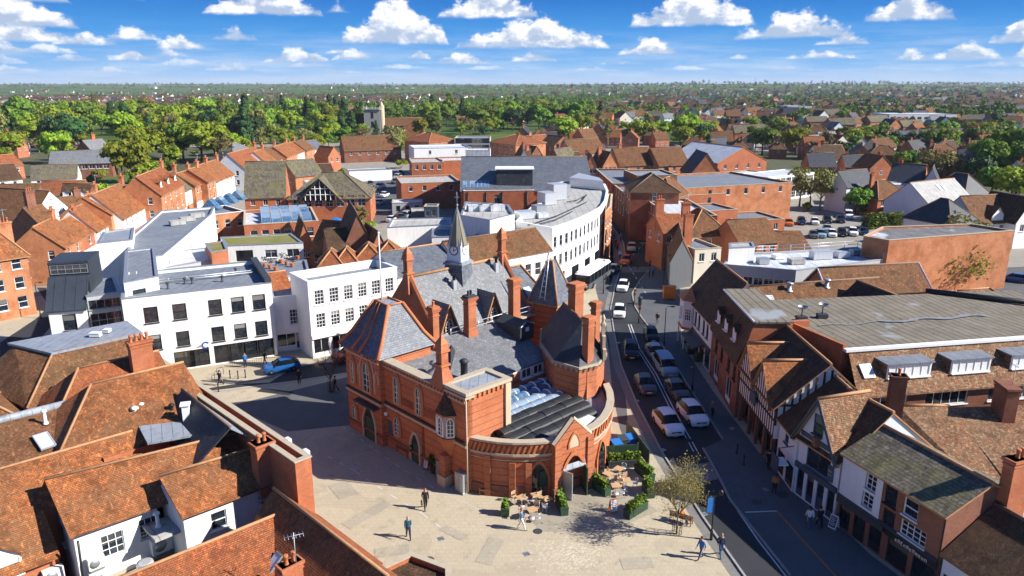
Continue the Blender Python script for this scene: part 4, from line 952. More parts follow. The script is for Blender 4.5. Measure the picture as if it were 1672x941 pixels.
mb = MB(); mb.prism(ccw([g3(-1.7,.02,0)[:2],g3(1.7,.02,0)[:2],g3(1.7,.1,0)[:2],g3(-1.7,.1,0)[:2]]), 5.35, 5.75); mb.cbox(*g3(0,.12,5.55), .4,.5,.75,1); obj('sign_board', mb, [M['navy'], M['wood']], gs.root)
mb = MB(); mb.prism(ccw([g3(1.5,.02,0)[:2],g3(2.05,.02,0)[:2],g3(2.05,.1,0)[:2],g3(1.5,.1,0)[:2]]), 3.1, 4.4); o = obj('wall_sign', mb, M['navy'], gs.root); scribble(o, g3(1.77,.1,3.9), d0, .4, .16, 'whiteb', 4); scribble(o, g3(1.77,.1,3.6), d0, .4, .14, 'whiteb', 5)
shopfront(gs, 0, 2.95, 4, 'navy', 'shop/n'); gs.win(1, .72, 6.2, .01, .01); gs.holes.pop(1); gs.wins.pop(); gs.done()
# white half and brick half under one pantile roof
p0, p1 = V2((24.35,48.6)), V2((27.25,40.5)); pm = p0.lerp(p1, .43); dd = (p1-p0).normalized(); nn = Vector((-dd.y,dd.x))
b = Bld('paired_shops', 'two shops, half white half brick, sharing one mossy grey pantile roof', 'building', [tuple(p0),tuple(p1),tuple(p1+nn*6.6),tuple(p0+nn*6.6)], 6.05, 'brick_d')
b.gable(7.55, 'tile_g', 'x', .3, .15, .52, 'ridge')
b.win(0,.31,4.35,.95,1.25,'cot',True); b.win(0,.30,2.95,1.0,1.15,'cot',True); b.win(0,.51,4.2,1.0,1.5,'one/k',True); b.win(0,.52,2.6,1.0,1.25,'one/k',True); b.win(0,.70,4.25,1.15,1.3,'sash1',True); b.win(0,.75,2.75,2.0,1.15,'cot',True)
for k in (.31,): pass
L = (p1-p0).length
mb = MB(); hs_ = [(h[0],h[1],h[2],h[3]) for h in b.holes[0] if h[1] < L*.43]; wall_face(mb, p0-nn*.05, pm-nn*.05, 2.6, 6.0, hs_, .2); obj('white_front', mb, M['whiteb'], b.root)
shopfront(b, 0, 2.5, 3, 'char', 'shop/k', 0, .5); f_ = shopfront(b, 0, 2.5, 2, 'blk', 'shop/k', .52, 1.0)
q = p0+dd*(L*.78)-nn*.24; scribble(f_, (q.x,q.y,2.17), dd, 2.6, .26, 'wht', 11)
mb = MB(); mb.slab([(*(p0-nn*.22),2.62),(*(p1-nn*.22),2.62),(*(p1-nn*.004),2.75),(*(p0-nn*.004),2.75)], .08); obj('shop_cornice', mb, M['char'], b.root)
q = p1+nn*5.0; chimney(b.root, q.x+.1, q.y-.35, 3.0, 9.3, 1.7, .75, math.atan2(nn.y,nn.x), 2)
mb = MB(); q = p1-nn*.05; mb.tube([(q.x+.05,q.y+.1,6.0),(q.x+.05,q.y+.1,.2)], .06, 6); obj('downpipe', mb, M['blk'], b.root)
b.done()
b = Bld('dark_roofed_shop', 'low white shop with a dark plain tile roof at the street end', 'building', [(27.35,40.3),(29.6,34.0),(37.0,36.6),(34.7,43.0)], 3.5, 'whiteb')
b.gable(6.0, 'tile_d', 'x', .3, .1, .5, 'ridge_d'); shopfront(b, 0, 2.6, 3, 'char', 'shop/k', fascia=False); b.done()
# flat-roofed block behind with tiled skirt and dormer strips
A, B_ = (30.0,58.9), (57.0,63.9)
fb = Bld('flat_roofed_office', 'long office block with brown corrugated flat roof above a lichened tile skirt with dormers', 'building', [A,B_,(58.5,81.5),(28.4,77.5)], 6.1, 'brick_d')
d = (V2(B_)-V2(A)).normalized(); n = Vector((-d.y,d.x)); f3 = lambda u, v, z: (*(V2(A)+d*u+n*v), z); LL = (V2(B_)-V2(A)).length
for u, w in ((3.2,3.4),(8.9,4.3),(15.4,4.4),(22,4.4)): fb.win(0, u, 4.35, w, 1.45, 'wide')
for u in (3.2,8.9,15.4,22): fb.win(0, u, 1.2, 3.2, 1.5, 'wide')
mb = MB(); mb.slab([f3(-.3,-.45,5.95), f3(LL,-.45,5.95), f3(LL,2.9,9.05), f3(.6,2.9,9.05)], .16); obj('mansard', mb, M['tile_l'], fb.root)
mb = MB(); mb.prism(ccw([f3(.55,2.9,0)[:2],f3(LL,2.9,0)[:2],(58.4,81.3),(28.5,77.3)]), 6.0, 8.75, 0); obj('upper_wall', mb, M['brick_d'], fb.root)
mb = MB(); q = [f3(.5,2.85,9.1), f3(LL,2.85,9.1), (58.5,81.5,9.1), (28.3,77.5,9.1)]; mid = [f3(0,10,8.95), f3(LL,10.5,8.95)]
mb.slab([q[0],q[1],mid[1],mid[0]], .1); mb.slab([mid[0],mid[1],q[2],q[3]], .1); fr = obj('flat_roof', mb, M['corr'], fb.root)
mb = MB(); mb.slab([f3(.2,2.55,9.2),f3(LL,2.55,9.2),f3(LL,3.0,9.22),f3(.2,3.0,9.22)], .25); obj('fascia', mb, M['wht'], fb.root)
M['puddle'] = m_plain('standing_water', (.27,.275,.27), .35, var=.6)
mb = MB(); Lm = LL
for k in range(26):
    u = 2+k*.75; w = .08+.3*R.random()*(k > 9); v = 9.6+.3*math.sin(k*.9)
    if k: mb.poly([f3(pu,pv-pw,9.052+.03),f3(u,v-w,9.052+.03),f3(u,v+w,9.052+.03),f3(pu,pv+pw,9.052+.03)])
    pu, pv, pw = u, v, w
obj('puddle', mb, M['puddle'], fr)
mb = MB(); a_, b__ = (48.5,82.2,9.5), (58.3,70.5,9.5); mb.tube([(47,80.4,9.35),(58.4,74.2,9.35)], .3, 6); obj('parapet_pipe', mb, M['blk'], fb.root)
mb = MB(); mb.prism(ccw([f3(.2,3.1,0)[:2],f3(.55,3.1,0)[:2],f3(-.6,9.5,0)[:2],f3(-.9,9.5,0)[:2]]), 5.5, 9.5); mb.prism(ccw([(26.9,68.2),(29.2,68.6),(29.2,69.1),(26.9,68.7)]), 6, 9.6); obj('parapet', mb, M['brick'], fb.root)
for x, y in ((29.2,70.6),(31.6,71.4)): mb = MB(); mb.cbox(x,y,9.25,1.0,.7,.4); mb.tube([(x,y,9.4),(x,y,10.3)],.06,5); mb.lathe([(.05,0),(.42,.12),(.5,.3)],12,1,(x,y-.1,10.2),cap=False); obj('satellite_dish', mb, [M['char'], M['metal']], fb.root)
for u, w in ((5.2,4.4),(11.4,4.1),(17.6,4.1),(23.6,4.0)):
    q = f3(u,.62,6.95); dormer(fb.root, q, d, w, 1.35, 1.9, .3, 'tile_l', 'felt', 'wide', True, 'wht')
skylight(fb.root, f3(1.5,.75,7.12), f3(1.5,1.75,8.05), 1.1, 'glass_w', 'wht', 'roof_window')
chimney(fb.root, 31.6, 55.9, 3.5, 9.1, 1.15, .8, -.2, 1, 'brick_d')
fb.done()
# lichened roofs between
b = Bld('lichened_outhouse', 'old tiled range thick with pale lichen behind the paired shops', 'building', [(34.2,50.6),(37.7,50.2),(38.6,57.9),(33.3,58.0)], 2.8, 'whiteb'); 
b.done(); mb = MB(); mb.slab([(32.3,54.5,2.8),(35.4,50.0,2.7),(37.9,50.2,2.7),(37.6,58.2,5.3),(33.2,58.2,5.3)], .15); mb.tube([(33.2,58.2,5.36),(37.6,58.2,5.36)],.14,6,1); obj('roof', mb, [M['tile_l'],M['ridge']], b.root)
b = Bld('lichened_hall', 'wide lichened tile roof in front of the flat roofed office with brick stack', 'building', [(37.9,50.3),(52.0,51.0),(52.0,58.5),(38.4,57.8)], 2.8, 'whiteb')
for u in (2.0,3.3,5.2,7.4): b.win(0, u, 1.2, 1.1, 1.3, 'case')
b.done(); mb = MB(); mb.slab([(37.75,50.0,2.75),(52,50.6,2.75),(52,58.6,5.4),(37.6,58.1,5.2)], .15); obj('roof', mb, M['tile_l'], b.root)
chimney(b.root, 41.6, 57.2, 3.6, 7.7, 1.0, 2.0, -.1, 0, 'brick_d')
b = Bld('yard_store', 'flat roofed yard store with white air conditioners behind the chimney', 'building', [(32.2,44.0),(41,46.8),(39.4,50.0),(31.4,47.8)], 2.6, 'cream'); b.flat('felt_p', .15); b.done()
def acunit(par, x, y, z, a=0.0, s=1.0):
    mb = MB(); mb.cbox(x,y,z+.42*s+.1,.95*s,.36*s,.8*s,0,a); mb.cbox(x,y,z+.05,.8*s,.4*s,.1,1,a)
    T = Matrix.Translation((x,y,z+.5*s+.03)) @ Matrix.Rotation(a,4,'Z') @ Matrix.Translation((-.12*s,-.185*s,0)) @ Matrix.Rotation(PI/2,4,'X'); mb.lathe([(.3*s,0),(.3*s,.03),(.05,.03)], 14, 1, (0,0,0), T)
    return obj('air_conditioner', mb, [M['wht'], M['metal']], par)
acunit(b.root, 34.6, 47.3, 2.5, .3, 1.5); acunit(b.root, 36.9, 48.2, 2.5, .3, 1.3)
# brown tiled ranges behind the corner shop
b = Bld('long_brown_range', 'long brown tiled range with white roof lights behind the corner shop', 'building', [(27.6,79.2),(46.5,84.0),(45.8,95.5),(26.9,91.0)], 5.2, 'brick')
b.gable(8.4, 'tile_b', 'x', .3, .2, .5, 'ridge_d'); b.done()
for u, v in ((.28,.22),(.17,.3)): skylight(b.root, b.slope(u,v-.07), b.slope(u,v+.07), 1.1, 'glass_w', 'wht')
for u, v in ((.33,.42),(.60,.43),(.74,.2)): q = b.slope(u, v); roof_pipe(b.root, q[0], q[1], q[2]-.1, .9, .28)
b = Bld('stone_gable_range', 'brown roofed cross range with buff gable end beside the flat office', 'building', [(40.4,79.0),(46.6,80.5),(45.2,87),(39.0,85.5)], 6.0, 'stone'); b.gable(8.9, 'tile_d', 'y', .2, .3, .5); b.done()
for p0_, p1_, z in (((1478,445),(1530,470),6.5),): pass
b = Bld('brown_gabled_range', 'brown tiled range with white bargeboard below the big brick wall', 'building', [(41.5,92.2),(56.0,95.2),(55.0,101.2),(40.6,98.2)], 5.6, 'brick'); b.gable(8.3, 'tile_b', 'x', .4, .3, .5, 'ridge_d', verge='wht'); b.win(1,.5,3.8,1.8,1.3,'case',True); b.done()
b = Bld('old_tiled_barn', 'weathered red brown tiled barn in front of the bare espalier tree', 'building', [(53.6,83.5),(64.5,86.5),(62.6,95),(51.6,92)], 4.0, 'brick'); b.hip(7.0, 'tile_l', .3, 'x', .35); b.done()
# ---------------------------------------------------------------- tiled ranges in the left foreground
LC = V2((-13.2,43.5)); La = V2((-.71,.704)); Lb = V2((-.704,-.71))
def lf(s, t): q = LC+La*s+Lb*t; return (q.x, q.y)
def l3(s, t, z): return (*lf(s,t), z)
def lrect(s0, s1, t0, t1): return [lf(s0,t1), lf(s0,t0), lf(s1,t0), lf(s1,t1)]
def roofpoly(par, quads, mat, name='roof', t=.14, ridges=(), rm='ridge'):
    mb = MB()
    for q in quads:
        nz = 0
        for i in range(len(q)): a, b_ = q[i], q[(i+1)%len(q)]; nz += a[0]*b_[1]-a[1]*b_[0]
        mb.slab(q if nz > 0 else q[::-1], t)
    for a, b_ in ridges: mb.tube([(a[0],a[1],a[2]+.05),(b_[0],b_[1],b_[2]+.05)], .10, 6, 1)
    return obj(name, mb, [M[mat], M[rm]], par)
# street range with parapet
sr = Bld('parapet_range', 'brick street range with long stone parapet and slate cross roof facing the square', 'building', ccw([lf(0,0),lf(33.5,0),lf(33.5,1.15),lf(0,1.15)]), 8.4, 'brick')
e = next(i for i in range(4) if abs((V2(sr.pts[i])-LC).length) < .1 or abs((V2(sr.pts[(i+1)%4])-LC).length) < .1 and (V2(sr.pts[(i+1)%4])-V2(sr.pts[i])).length > 20)
for i in range(4):
    a, d, L = sr.ed(i)
    if L > 20 and Vector((d.y,-d.x)).dot(Lb) < 0: sr.row(i, 9, 1.2, 1.1, 1.9); sr.row(i, 9, 4.9, 1.1, 1.8)
sr.flat('blk', .9, 'coping', .3); sr.done()
roofpoly(sr.root, [[l3(6.6,.9,7.8),l3(15.6,.9,7.8),l3(15.2,2.2,9.2),l3(6.9,2.2,8.9)]], 'lead', 'slate_slope')  # sunlit side of the slate roof, its light put in as a paler sheet
roofpoly(sr.root, [[l3(7.6,4.6,6.6),l3(15.4,4.4,6.6),l3(15.2,2.2,9.2),l3(6.9,2.2,8.9)]], 'slate_d', 'slate_slope', ridges=((l3(15.2,2.2,9.2),l3(6.9,2.2,8.9)),), rm='ridge_d')  # shaded side of the same roof, its shade painted as darker slate
roofpoly(sr.root, [[l3(15.2,.9,7.8),l3(15.2,2.2,9.1),l3(15.3,4.4,6.6)]], 'slate_d', 'gable_infill')
for s in (1.0, 3.4): mb = MB(); mb.cbox(*lf(s,-.25), 8.3, .5,.25,.3,0,math.atan2(La.y,La.x)); obj('floodlight', mb, M['wht'], sr.root)
# rear block with lead flat and hipped tile skirts
b = Bld('lead_flat_block', 'hipped brown tile block with a pale lead flat on top at the far end', 'building', lrect(25.6,34.5,1.5,10.0), 7.2, 'brick')
b.done(); z = 10.05
roofpoly(b.root, [[l3(25.2,10.6,7.1),l3(25.2,.5,7.1),l3(28.7,.3,10),l3(28.9,7.4,10)], [l3(25.2,10.6,7.1),l3(28.9,7.4,10),l3(33.6,9.2,10),l3(34.8,12.4,7.1)]], 'tile_b', ridges=((l3(25.2,10.6,7.1),l3(28.9,7.4,10)),(l3(28.7,.3,10),l3(28.9,7.4,10)),))
mb = MB(); mb.slab([l3(28.6,7.6,10.12),l3(28.6,.2,10.12),l3(33.4,.0,10.12),l3(34.2,9.6,10.12)], .2); o = obj('flat_roof', mb, M['lead'], b.root); roof_box(b.root, *lf(30.4,3.6), 10.1, .9, .5, .3, 'wht'); roof_box(b.root, *lf(30.9,2.5), 10.1, .5, .5, .25, 'wht')
roofpoly(b.root, [[l3(28.7,.3,10),l3(33.4,.1,10),l3(33.4,-.2,8.6),l3(25.2,.0,8.6)]], 'tile_b')
# left hip with white window
b = Bld('hipped_cottage', 'brown hipped brick cottage with white casement at the left edge', 'building', lrect(22.5,31,10.4,17.5), 6.3, 'brick')
b.win(0, .52, 4.4, 2.2, 1.5, 'wide', True); b.win(1, .3, 4.3, 1.0, 1.4, 'sash1', True); b.hip(9.4, 'tile_b', .4, 'y', .45, 'ridge'); b.done()
# second and third tiled ridges
b = Bld('second_tiled_range', 'orange tiled range with a tall ribbed chimney and its shadow', 'building', lrect(20.5,26,1.5,8.4), 7.2, 'brick'); b.done()
roofpoly(b.root, [[l3(20.6,9.8,7.4),l3(19.8,1.0,7.9),l3(23.3,.8,9.9),l3(23.8,6.9,9.9)],[l3(23.3,.8,9.9),l3(26.4,.8,7.4),l3(26.4,9.8,7.2),l3(23.8,6.9,9.9)],[l3(23.8,6.9,9.9),l3(26.4,9.8,7.2),l3(20.6,9.8,7.3)]], 'tile_r', ridges=((l3(23.3,.8,9.9),l3(23.8,6.9,9.9)),(l3(23.8,6.9,9.9),l3(20.6,9.8,7.3))))
ch = chimney(b.root, *lf(22.2,2.6), 8.3, 11.6, 1.7, .75, math.atan2(-Lb.y,-Lb.x), 4)
b = Bld('great_orange_roof', 'broad sunlit orange tile roof, largest of the left cluster', 'building', lrect(12.5,20.8,1.5,8.9), 6.9, 'brick'); b.done()
roofpoly(b.root, [[l3(15.2,11.0,6.9),l3(10.8,2.2,6.9),l3(14.8,.6,8.1),l3(18.8,.5,10),l3(19.2,7.3,10)],[l3(18.8,.5,10),l3(21.6,.5,8.0),l3(21.8,10.2,7.6),l3(19.2,7.3,10)],[l3(19.2,7.3,10),l3(21.8,10.2,7.5),l3(15.2,11,6.9)]], 'tile_o', ridges=((l3(18.8,.5,10),l3(19.2,7.3,10)),(l3(19.2,7.3,10),l3(15.2,11,6.9))))
for s, t, h in ((15.6,5.6,.55),(15.9,5.0,.6)): q = l3(s,t,8.0); roof_pipe(b.root, q[0], q[1], 7.95, .6, .17, 'wht')
roof_pipe(b.root, *lf(14.3,3.4), 7.7, .8, .13, 'blk')
roofpoly(b.root, [[l3(11.4,6.3,7.55),l3(10.0,2.6,7.55),l3(13.0,2.2,7.75),l3(14.2,5.9,7.75)]], 'lead', 'lead_flat')
mb = MB(); q = lf(12.6,3.0); mb.cbox(*q,8.3,.5,.5,1.5,0,.3); mb.cbox(*q,9.1,.7,.7,.12,0,.3); obj('vent_stack', mb, M['wht'], b.root)
# brown lean range with gutter at far left
b = Bld('brown_lean_range', 'brown tiled lean-to range with white gutter and roof window on the left', 'building', lrect(14.6,21.3,9.4,19), 6.2, 'brick'); b.done()
roofpoly(b.root, [[l3(14.6,19.5,6.3),l3(14.6,9.6,6.3),l3(21.0,8.6,8.2),l3(21.6,19.5,8.2)]], 'tile_b'); mb = MB(); mb.tube([l3(21.0,8.6,8.3),l3(21.5,19.5,8.3)], .3, 6); obj('gutter', mb, M['lead'], b.root)
skylight(b.root, l3(16.6,11.2,7.05), l3(18.3,11.3,7.55), 1.0, 'glass_w', 'alu', 'roof_window'); roof_pipe(b.root, *lf(19.4,10.6), 7.8, .9, .12, 'wht')
b = Bld('ridge_link_range', 'low orange tiled ridge running behind the white rear wing', 'building', lrect(11.2,16,6.6,19), 5.6, 'brick'); b.done()
roofpoly(b.root, [[l3(11.0,19.5,5.6),l3(11.0,6.6,5.6),l3(14.0,6.4,7.6),l3(14.6,19.5,7.6)],[l3(14.0,6.4,7.6),l3(16.4,6.4,6.3),l3(16.4,19.5,6.3),l3(14.6,19.5,7.6)]], 'tile_o', ridges=((l3(14.0,6.4,7.6),l3(14.6,19.5,7.6)),))
# white rear wing in two steps
b = Bld('white_rear_wing', 'white rendered rear wing with multi pane windows under a mottled orange roof', 'building', [lf(7.4,12.5),lf(7.1,7.6),lf(13,7.0),lf(13.6,12.3)], 5.4, 'white')
b.win(0,.42,2.6,1.35,1.6,'cot',True); b.win(0,.88,2.9,1.2,1.5,'cot',True); b.win(3,.4,2.6,1.3,1.5,'sash1',True)
b.extra.poly([l3(7.4,12.5,5.4),l3(13.6,12.3,5.4),l3(10.9,12.4,7.45)][::-1]); b.done()
roofpoly(b.root, [[l3(6.9,12.8,5.25),l3(6.6,7.4,5.25),l3(7.0,1.2,5.5),l3(8.6,.5,7.4),l3(11.0,12.8,7.5)],[l3(8.6,.5,7.4),l3(11.0,12.8,7.5),l3(13.6,12.8,5.4),l3(12,1.0,5.4)]], 'tile_o', ridges=((l3(8.6,.5,7.4),l3(11.0,12.8,7.5)),))
acunit(b.root, *lf(7.0,11.6), 1.2, math.atan2(-Lb.y,-Lb.x), 1.1); acunit(b.root, *lf(7.0,11.6), 2.3, math.atan2(-Lb.y,-Lb.x), 1.0); acunit(b.root, *lf(6.9,7.7), 1.6, math.atan2(-Lb.y,-Lb.x), 1.4)
mb = MB(); mb.tube([l3(6.85,12.4,4.8),l3(7.25,12.45,.5)],.07,6); obj('downpipe', mb, M['blk'], b.root)
b = Bld('white_blank_wing', 'white rendered wing with a single sash and blank stained wall under orange tiles', 'building', [lf(4.2,7.0),lf(3.8,.6),lf(7.6,.6),lf(7.8,7.0)], 5.65, 'dirtyw')
b.win(0,.34,3.4,1.05,1.3,'sash1',True); b.extra.poly([l3(4.2,7.0,5.65),l3(7.8,7.0,5.65),l3(6.9,7.0,7.05)][::-1]); b.done()
roofpoly(b.root, [[l3(3.7,7.25,5.5),l3(3.4,.9,5.5),l3(6.0,.6,7.1),l3(6.9,7.25,7.1)]], 'tile_o', ridges=((l3(6.0,.6,7.15),l3(6.9,7.25,7.15)),))
mb = MB(); mb.slab([l3(5.0,8.6,3.9),l3(5.0,6.9,3.9),l3(7.2,6.9,3.95),l3(7.2,8.6,3.95)],.2); obj('porch_roof', mb, M['felt_p'], b.root); mb = MB(); mb.cbox(*lf(4.1,2.6),3.5,.6,.12,.6,0,math.atan2(-Lb.y,-Lb.x)); obj('meter_box', mb, M['wht'], b.root)
roof_pipe(b.root, *lf(6.3,7.9), 3.95, .9, .12, 'wht')
chimney(sr.root, *lf(4.0,1.4), 4.2, 8.6, 1.25, 1.0, math.atan2(-Lb.y,-Lb.x), 2)
# foreground roofs
b = Bld('front_tiled_range', 'orange tiled roof running along the bottom edge of the square', 'building', lrect(-6.2,-.1,3.0,17), 2.8, 'brick'); b.done()
roofpoly(b.root, [[l3(-6.4,17,2.9),l3(-6.4,3.4,2.9),l3(-1.2,2.6,6.1),l3(-.6,17,6.1)],[l3(-1.2,2.6,6.1),l3(1.9,2.6,3.4),l3(2.2,17,3.4),l3(-.6,17,6.1)]], 'tile_r', ridges=((l3(-1.2,2.6,6.1),l3(-.6,17,6.1)),))
b = Bld('front_gabled_range', 'brick range with a ridged red tile roof, dark on its near slope', 'building', [lf(.2,5.4),lf(-12,5.4),lf(-12,-.1),lf(.2,-.1)], 3.9, 'brick'); b.extra.poly([l3(.2,5.4,3.9),l3(.2,-.1,3.9),l3(.2,2.6,7.0)]); b.done()
roofpoly(b.root, [[l3(.4,5.8,3.6),l3(-12,5.8,3.6),l3(-12,2.6,7.0),l3(.4,2.6,7.0)],[l3(.4,2.6,7.0),l3(-12,2.6,7.0),l3(-12,-.45,3.7),l3(.4,-.45,3.7)]], 'tile_r', ridges=((l3(.4,2.6,7.0),l3(-12,2.6,7.0)),))
chimney(b.root, *lf(-6.3,5.2), 3.4, 6.3, 1.2, .6, .8, 2); skylight(b.root, l3(-3.6,5.3,4.3), l3(-3.6,4.4,5.1), .7, 'glass_w', 'metal', 'roof_window')
b = Bld('stone_cap_store', 'small flat store with mossy dark roof and brick parapet at the bottom edge', 'building', [(-9.6,33.5),(-3.2,33.0),(-3.6,37.2),(-6.1,38.6),(-8.5,36.6)], 4.6, 'brick'); b.flat('tile_d', .3, 'coping'); b.done()
# yard roof with units
b = Bld('yard_flat_roof', 'low flat yard roof with air conditioners and roof lights by the white wing', 'building', lrect(.2,7.0,4.4,18), 1.4, 'brick'); b.flat('sedum', .12, 'coping', .25); b.done()
for s, t in ((5.6,9.9),(5.4,8.3),(4.0,12.8),(6.2,14.6)):
    q = lf(s,t); mb = MB(); mb.cbox(q[0],q[1],1.6,1.1,.7,.5,0,.8); mb.cbox(q[0],q[1],1.87,.95,.55,.06,1,.8); obj('roof_light', mb, [M['wht'], M['glass_w']], b.root)
for s, t in ((6.0,9.1),(2.6,11.6),(2.4,14.2)): q = lf(s,t); mb = MB(); mb.lathe([(.5,0),(.55,.5),(.5,.75),(.35,.78)],14,0,(q[0],q[1],1.3)); obj('extract_fan', mb, M['alu'], b.root)
b = Bld('dormered_brick_cottage', 'brick cottage with a white gabled dormer and air conditioner at the lower left', 'building', lrect(8.8,14,13.2,20), 3.6, 'brick'); b.done()
roofpoly(b.root, [[l3(8.2,20,3.5),l3(8.2,13.2,3.5),l3(11.2,13.2,5.9),l3(11.2,20,5.9)]], 'tile_o'); q = l3(8.7,16.2,3.0); dormer(b.root, q, tuple(-Lb), 2.2, 1.5, 2, 1.0, 'white', 'tile_o', 'one'); acunit(b.root, *lf(8.5,13.7), 1.6, math.atan2(-Lb.y,-Lb.x), 1.2)
# ---------------------------------------------------------------- white buildings across the square
b = Bld('modern_white_office', 'modern white rendered office with dark square windows, grey flat roof and blue swirl logo', 'building', prect((198,489),(443,462),9.2,12.5), 9.2, 'white')
for f_ in (.17,.355,.593,.75,.90): b.win(0,f_,6.1,1.45,1.85,'sash1/k',True); b.win(0,f_,2.85,1.4,1.8,'sash1/k',True)
b.row(0, 4, .15, 1.9, 2.2, 'shop/k', .56, .97); b.row(0, 2, .15, 2.2, 2.1, 'shop/k', .30, .5)
a, d, L = b.ed(0); n = Vector((d.y,-d.x))
mb = MB()
for i in range(20):
    t0, t1 = .5+5.0*i/20, .5+5.0*(i+1)/20; c = V2(a)+d*(L*.5)+n*.05
    f = lambda r, t: (c.x+d.x*r*math.cos(t), c.y+d.y*r*math.cos(t), 2.62+r*math.sin(t))
    mb.poly([f(.28,t0),f(.28,t1),f(.44,t1),f(.44,t0)])
M['logo'] = m_plain('logo_blue', (.01,.06,.30), .4)
o = obj('logo', mb, M['logo'], b.root)
mb = MB(); q = V2(a)+d*(L*.46)+n*.05; mb.poly([(q.x-d.x*.5,q.y-d.y*.5,2.45),(q.x+d.x*.2,q.y+d.y*.2,2.45),(q.x+d.x*.2,q.y+d.y*.2,2.8)]); obj('logo_mark', mb, M['metal'], b.root)
b.flat('felt', .35, 'metal', .3)
z = 8.85; g_ = b.fr()
mb = MB()
for v in (.52,.6): mb.tube([g_(.03,v,z+.3),g_(.97,v,z+.3)], .1, 6)
for k in range(8): mb.tube([g_(.05+.13*k,.56,z),g_(.05+.13*k,.56,z+.55)], .06, 5)
obj('roof_pipework', mb, M['metal'], b.root)
for u, v in ((.42,.42),(.47,.40),(.68,.35),(.30,.3),(.8,.62)): q = g_(u,v,z); roof_pipe(b.root, q[0], q[1], z, .6, .13, 'char')
mb = MB(); q0 = g_(.965,.02,z); 
mb.slab([g_(.955,.0,z+.9),g_(1.0,.0,z+.9),g_(1.0,1,z+.9),g_(.955,1,z+.9)],.5); obj('upstand', mb, M['char'], b.root)
for u in (.05,.1): mb = MB(); mb.tube([g_(u,.5,z),g_(u,.5,z+1.3),g_(u,.62,z+1.5),g_(u,.7,z+1.2)],.07,6); obj('access_ladder', mb, M['wht'], b.root)
b.done()
B1 = b
# glazed stair and slate-hung tower to its left
p = [P(140,523,8.2), P(197,512,8.2)]; b = Bld('glazed_stair_block', 'blue grey glazed stair block between slate tower and white office', 'building', rect(P(141,485,8.6),P(196,478,8.6),8), 8.6, 'grey_r')
b.win(0,.5,.3,4.2,6.2,'big/g',True); b.win(0,.5,7.0,4.0,1.1,'wide/g',True); b.flat('felt', .1, 'metal'); b.done()
b = Bld('slate_hung_tower', 'white tower with a dark steep lead roof and blue strip window', 'building', rect(P(78,508,7.4),P(140,503,7.4),8.5), 7.4, 'white')
b.win(0,.52,4.9,1.4,1.9,'sash1/k',True); b.win(0,.58,1.6,1.4,2.4,'sash1/k',True); b.done()
A, B_ = [V2(x) for x in (P(74,508,7.4),P(142,503,7.4))]; nn = Vector((-(B_-A).normalized().y,(B_-A).normalized().x))
M['leadd'] = m_flat('dark_lead', (.045,.055,.07), (.035,.04,.05), 1.1, .45)
mb = MB(); c = lambda q, k, z: (*(q+nn*k), z); mb.slab([c(A,-.25,7.35),c(B_,-.25,7.35),c(B_,2.6,10.6),c(A,2.6,10.6)],.2); mb.prism(ccw([c(A,2.6,0)[:2],c(B_,2.6,0)[:2],c(B_,8.6,0)[:2],c(A,8.6,0)[:2]]), 7.3, 10.55, 0); mb.slab([c(A,3.2,12.2),c(B_,3.2,12.2),c(B_,8.7,12.2),c(A,8.7,12.2)],.25)
mb.prism(ccw([c(A,3.4,0)[:2],c(B_,3.4,0)[:2],c(B_,8.5,0)[:2],c(A,8.5,0)[:2]]), 10.5, 12, 0); obj('mansard', mb, M['leadd'], b.root)
q = (A+B_)/2+nn*3.3; put_win(b.root, (q.x,q.y,10.75), (B_-A).normalized(), 3.9, 1.1, 'big/g')
# white rear ranges of the office
def pb(name, label, pts, z, wm, roof='felt', ph=.3, cat='building', cope='metal'):
    bb = Bld(name, label, cat, [P(*q, z) for q in pts], z, wm); bb.flat(roof, ph, cope); return bb
b = pb('white_rear_block', 'white rendered rear block with grey flat roof stepping back from the square', [(205,425),(265,418),(345,350),(350,338),(262,345),(215,385)], 9.5, 'dirtyw', 'felt'); b.row(1,5,6.8,1.0,1.3,'sash1'); b.row(1,5,3.6,1.0,1.3,'sash1'); b.done()
for u in (0,1,2): roof_box(b.root, *P(290+u*16, 368-u*6, 9.2), 9.2, 2.4, 1.2, .7, 'felt_p', .7)
b = pb('white_plant_house', 'small white plant house with grey lead roof and stained walls', [(158,398),(216,392),(219,372),(168,380)], 10.5, 'dirtyw', 'lead', .05); b.done()
b = pb('white_stair_head', 'white stair head with one square window on the office roof', [(202,463),(258,452),(252,405),(205,410)], 10.4, 'white', 'felt', .1); b.win(0,.4,8.2,1.5,1.2,'one/k',True); b.done()
b = pb('timber_bin_store', 'weathered grey timber screened plant store behind the office', [(253,440),(345,425),(340,405),(262,412)], 7.6, 'grey_r', 'felt_w', .1); b.done()
b = pb('brick_lift_tower', 'small orange brick lift tower with mossy cap beside green roof', [(345,413),(372,408),(366,394),(335,398)], 9.0, 'brick', 'sedum', .1); b.done()
b = pb('green_roof_house', 'white single storey house with a mossy green flat roof', [(370,402),(495,397),(475,382),(360,388)], 7.2, 'white', 'sedum', .1); b.row(0,2,5.0,1.9,1.3,'wide',.42,1.0); b.win(0,.22,4.6,2.6,1.8,'shop/k',True); b.done()
b = pb('felt_roof_terrace', 'grey felt roof terrace with planters behind the office', [(380,455),(505,445),(500,425),(375,432)], 5.6, 'grey_r', 'felt', .2); b.done()
